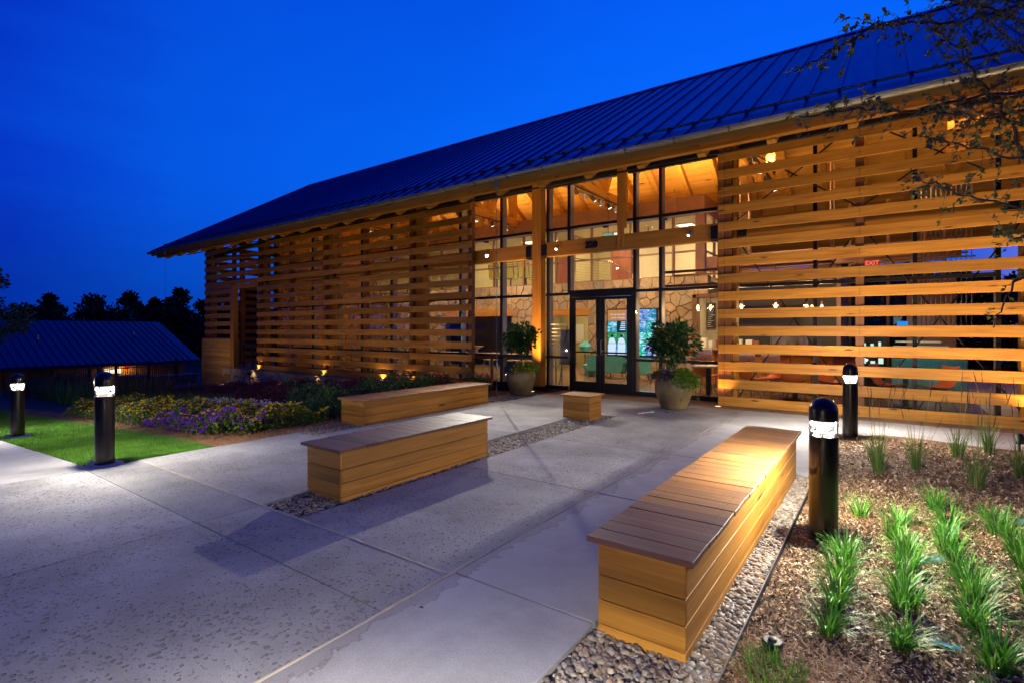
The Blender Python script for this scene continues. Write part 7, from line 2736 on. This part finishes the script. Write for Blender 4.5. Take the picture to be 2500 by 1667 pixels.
# ================================================================== BACKGROUND
def tree(name, x, y, zb, h_, r_, lab, n, ls, leafm='leaf_dark', group='dark trees on the skyline', trunk=0.2, low=0.25, shape=1.0):
    t = thing(name, lab, 'tree', (x, y, zb), group)
    m = MB()
    m.tube([(x, y, zb), (x + r_ * .05, y, zb + h_ * .35), (x - r_ * .04, y, zb + h_ * .7), (x, y, zb + h_ * .97)], [trunk, trunk * .75, trunk * .4, trunk * .08], 7)
    cl = []
    for k in range(16):
        u = low + (1 - low) * (k + random.random()) / 16
        a = random.uniform(0, 6.28)
        prof = (math.sin(math.pi * min(1, max(0.02, (u - low) / (1 - low)) ** 0.75 * 0.93 + 0.07))) ** shape
        rr = r_ * prof * random.uniform(0.35, 0.85)
        c = Vector((x + rr * math.cos(a), y + rr * math.sin(a), zb + h_ * min(u, 0.96)))
        m.tube([(x, y, zb + h_ * max(.15, u - .18)), c], [trunk * .25, trunk * .06], 5)
        cl.append((c, r_ * random.uniform(0.28, 0.48) * (0.5 + 0.5 * prof)))
    m.build('trunk', M['bark'], t)
    Vs, Fs, b = [], [], 0
    per = n // len(cl)
    for c, cr_ in cl:
        P, D = ball_pts(per, c, (cr_, cr_, cr_ * 0.7), 0.1)
        P += rng.normal(0, cr_ * .12, P.shape)
        V, F = leaves(P, D + rng.normal(0, .7, D.shape), ls * (.6 + .8 * rng.random(per)), 0.7)
        Vs.append(V); Fs.append(F + b); b += len(V)
    np_obj('crown', np.concatenate(Vs), np.concatenate(Fs), M[leafm], t)
    return t


places = ['far dark tree at the left picture edge on the skyline', 'far dark round tree above the left end of the pavilion roof', 'far dark broad tree left of the middle over the pavilion roof', 'far dark tree with a wide top over the pavilion roof', 'far dark tree over the middle of the pavilion roof', 'far dark thin-topped tree over the pavilion ridge', 'far dark tallest tree beside the thin rain chain', 'far dark tree with twin tops right of the thin rain chain', 'far dark tree behind the corner of the timber building', 'far dark low tree between the tallest ones', 'far dark bushy tree behind the pavilion gable', 'far dark tree seen through the porch slats', 'far dark tree deep behind the porch']
spec = [(-100, 14, 9.4, 3.6), (-98, 21.5, 9.2, 3.0), (-92, 25, 8.8, 4.2), (-89, 28.5, 9.4, 3.4), (-86, 30.5, 8.6, 3.0), (-84, 33, 10.0, 3.2), (-80, 37.0, 10.6, 3.4), (-79, 41, 10.8, 3.0), (-77, 45, 8.8, 3.6), (-82, 35.5, 8.2, 3.4), (-66, 36, 5.2, 3.4), (-75, 52, 9.5, 4), (-72, 60, 9.2, 4)]
for (x, y, h_, r_), lab in zip(spec, places):
    tree('broadleaf_tree', x, y, -2.6, h_, r_, lab, 3000, 0.42, trunk=0.28)
for (x, y, h_, r_, lab) in ((-95, 18, 6.6, 5, 'far dark understorey tree at the left behind the pavilion'), (-88, 24, 6.2, 5, 'far dark understorey tree behind the left half of the pavilion'), (-83, 31, 6.6, 5, 'far dark understorey tree behind the middle of the pavilion'), (-77, 39, 7.4, 5, 'far dark understorey tree behind the pavilion ridge end'), (-72, 46, 7.2, 5, 'far dark understorey tree behind the building corner')):
    tree('understorey_tree', x, y, -2.6, h_, r_ * 1.5, lab, 5000, 0.55, low=0.02, trunk=0.2)
tree('edge_tree', -28.9, 4.1, -1.2, 6.2, 1.5, 'dark tree cut by the left picture edge above the pavilion roof', 3600, 0.13, 'leaf_tree', None, 0.09, 0.25)
for x, y, h_, r_, lab in ((9.5, 62, 8, 4, 'far tree seen through the right end of the slats'), (14, 66, 9, 4.5, 'far tree beyond the shed at the right picture edge'), (2, 60, 8.5, 4.5, 'far tree behind the cafe windows'), (-5, 58, 9.5, 4.5, 'far tree behind the back windows left of the cafe'), (6.0, 70, 10, 4, 'far tree high behind the shed'), (-4.5, 29, 6.2, 2.6, 'leafy tree close behind the back windows at the left'), (-1.5, 28, 6.6, 2.6, 'leafy tree close behind the back windows in the middle'), (1.0, 30, 6.4, 2.6, 'leafy tree close behind the back windows at the right'), (3.2, 29, 5.4, 2.2, 'leafy tree close behind the far end of the building')):
    tree('broadleaf_tree', x, y, -2.0, h_, r_, lab, 2600, 0.40, trunk=0.25)
# woods behind the viewer close the view in the glass reflections
for x, y, h_, r_, lab in ((-14, -24, 8.5, 4, 'tree behind the viewer to the left, seen only in reflections'), (-4, -28, 9.5, 4.5, 'tree straight behind the viewer, seen only in reflections'), (5, -24, 9, 4, 'tree behind the viewer to the right, seen only in reflections'), (14, -20, 8.5, 4, 'tree far to the right behind the viewer, seen only in reflections')):
    tree('broadleaf_tree', x, y, -0.2, h_, r_, lab, 2200, 0.40, trunk=0.25)

# pavilion on the left
PV = thing('pavilion', 'long low pavilion with a blue metal roof on the lower ground at the left', 'building', (-46, 9, -3.2))
ex, ez, rx, rzv, ya, yb = -40.7, -0.60, -48.2, 2.2, -14.0, 17.5
m = MB()
sl = (rzv - ez) / (rx - ex)
def xz_prism(mb, poly, y0, y1, mi=0):
    n = len(poly)
    vs = [(p[0], y0, p[1]) for p in poly] + [(p[0], y1, p[1]) for p in poly]
    return mb.add(vs, [tuple(reversed(range(n))), tuple(range(n, 2 * n))] + [(i, (i + 1) % n, n + (i + 1) % n, n + i) for i in range(n)], mi)
xz_prism(m, [(ex, ez - 0.05), (rx, rzv - 0.05), (2 * rx - ex, ez - 0.05), (2 * rx - ex, ez - 0.22), (rx, rzv - 0.25), (ex, ez - 0.22)], ya, yb)
pr = m.build('roof', M['roof2'], PV)
m = MB()
xz_prism(m, [(ex - 0.01, ez - 0.045), (rx, rzv - 0.045), (rx, rzv - 0.015), (ex - 0.01, ez - 0.015)], ya, ya + 0.395)
xz_prism(m, [(ex - 0.01, ez - 0.015), (rx, rzv - 0.015), (rx, rzv + 0.03), (ex - 0.01, ez + 0.03)], ya, ya + 0.04)
pp = m.build('roof_panel', M['roof2'], pr)
for k in range(1, 78):
    inst(pp, pr, (0, 0.40 * k, 0))
m = MB(); m.box(-54.5, ya + 1.0, -3.6, -41.9, 16.6, ez - 0.05); m.build('wall', M['cedar_panel'], PV)
wp = None
for k in range(26):
    m = MB(); m.box(-41.9, ya + 1.0 + 1.12 * k, -3.5, -41.82, ya + 1.0 + 1.12 * k + 1.06, ez - 0.30); m.build('wall_panel', M['cedar_panel'], PV)
m = MB(); m.box(-41.81, 12.0, -1.35, -41.75, 12.9, -1.05); m.build('lit_window', M['panel_face'], PV)
m = MB(); m.box(-41.80, 13.1, -1.05, -41.74, 13.35, -0.86); m.build('red_exit_lamp', M['exit_red'], PV)
lamp('AREA', (-41.4, 12.8, -0.85), 18, WARM, PV, 1.2, (-41.6, 12.8, -3), size_y=0.3)
m = MB()
for y in (6.5, 11.5, 16.3):
    m.box(-41.0, y - 0.1, -3.6, -40.8, y + 0.1, ez - 0.25)
m.build('post', M['fir_z'], PV)
for y, z in ((9.3, 1.05), (14.8, 1.25)):
    xx = ex + (z - 0.1 - ez) / sl
    m = MB(); m.tube([(xx, y, z - 0.2), (xx, y, z + 0.15)], 0.06, 8); m.build('vent_pipe', M['zinc'], pr)

# iron fence: panels between posts
FP = [(-27.2, 6.28, -0.27), (-28.08, 7.52, -0.13), (-28.93, 8.75, -0.05), (-30.02, 10.43, -0.09), (-31.12, 12.10, -0.08), (-32.11, 13.85, -0.14), (-33.0, 15.6, -0.2)]
FN = thing('iron_fence', 'black iron picket fence below the pavilion left of the cedar corner', 'fence', (-30, 10.4, -1.6))
for (x, y, z) in FP:
    m = MB(); m.box(x - 0.04, y - 0.04, z - 1.65, x + 0.04, y + 0.04, z + 0.08); m.box(x - 0.05, y - 0.05, z + 0.08, x + 0.05, y + 0.05, z + 0.11); m.build('post', M['iron'], FN)
for (a, b_) in zip(FP, FP[1:]):
    a, b_ = Vector(a), Vector(b_)
    for dz in (-0.02, -0.20, -1.35):
        m = MB()
        m.bar(a + Vector((0, 0, dz)), b_ + Vector((0, 0, dz)), 0.03, 0.035)
        m.build('rail', M['iron'], FN)
    n = 15
    for k in range(1, n):
        p = a.lerp(b_, k / n)
        m = MB(); m.box(p.x - 0.011, p.y - 0.011, p.z - 1.45, p.x + 0.011, p.y + 0.011, p.z + 0.0); m.build('picket', M['iron'], FN)
for x, y, w_, h_, lab in ((-33.5, 10.2, 2.6, 0.55, 'low pale stone block behind the middle of the iron fence'), (-32.8, 12.6, 2.2, 0.5, 'low pale stone block behind the right part of the iron fence')):
    m = MB(); m.box(x - 0.4, y - w_ / 2, -2.0, x + 0.4, y + w_ / 2, -1.55 + h_)
    m.box(x - 0.45, y - w_ / 2 - 0.05, -1.55 + h_ + 0.002, x + 0.45, y + w_ / 2 + 0.05, -1.55 + h_ + 0.07)
    tag(m.build('stone_block', M['stone_out'], None, bev=0.02), lab, 'stone block', 'stone blocks behind the fence')

# shed and path beyond the right end of the building
SH_ = thing('shed', 'small distant shed with a blue roof seen through the far right slats', 'building', (9, 46, -1.6))
m = MB()
slab_yz(m, [(44, 0.25), (47, 1.15), (50, 0.25), (50, 0.12), (47, 1.0), (44, 0.12)], 4.0, 16.0)
m.build('roof', M['roof2'], SH_)
m = MB(); m.box(4.6, 44.6, -1.7, 15.4, 49.4, 0.2); m.build('wall', M['cedar_panel'], SH_)
m = MB(); m.box(6.0, 44.55, -1.7, 7.0, 44.6, -0.1); m.build('door', M['bulk'], SH_)
m = MB(); m.box(8.0, 44.55, -0.9, 9.2, 44.6, -0.2); m.build('window', M['bronze'], SH_)
ch = thing('deck_chair', 'slatted wooden chair on the terrace seen between the far right slats', 'chair', (2.65, 14.6, 0.0))
for q in range(5):
    m = MB(); m.bar((2.35 + 0.12 * q, 14.4, 0.30), (2.35 + 0.12 * q, 15.0, 0.24), 0.09, 0.02); m.build('seat_slat', M['fir_y'], ch)
    m = MB(); m.bar((2.35 + 0.12 * q, 14.95, 0.26), (2.35 + 0.12 * q, 15.25, 0.95), 0.09, 0.02); m.build('back_slat', M['fir_y'], ch)
for x in (2.3, 2.9):
    m = MB(); m.box(x - 0.02, 14.38, 0, x + 0.02, 14.44, 0.52); m.box(x - 0.02, 15.0, 0, x + 0.02, 15.06, 0.5); m.build('leg', M['fir_y'], ch)
    m = MB(); m.box(x - 0.05, 14.36, 0.52, x + 0.05, 15.08, 0.545); m.build('armrest', M['fir_y'], ch)
tag(sheet('terrace', 1.56, 9, 11.5, 22, 3, 3, lambda X, Y: 0 * X - 0.004, M['smooth'], loc=(5, 16, 0)), kind='structure')
shrub(2.55, 12.9, 0.30, 0.95, 'pale leafy plant on the terrace beyond the end of the glass', 'leaf_lime', 'red_petal', 0, None, 500)
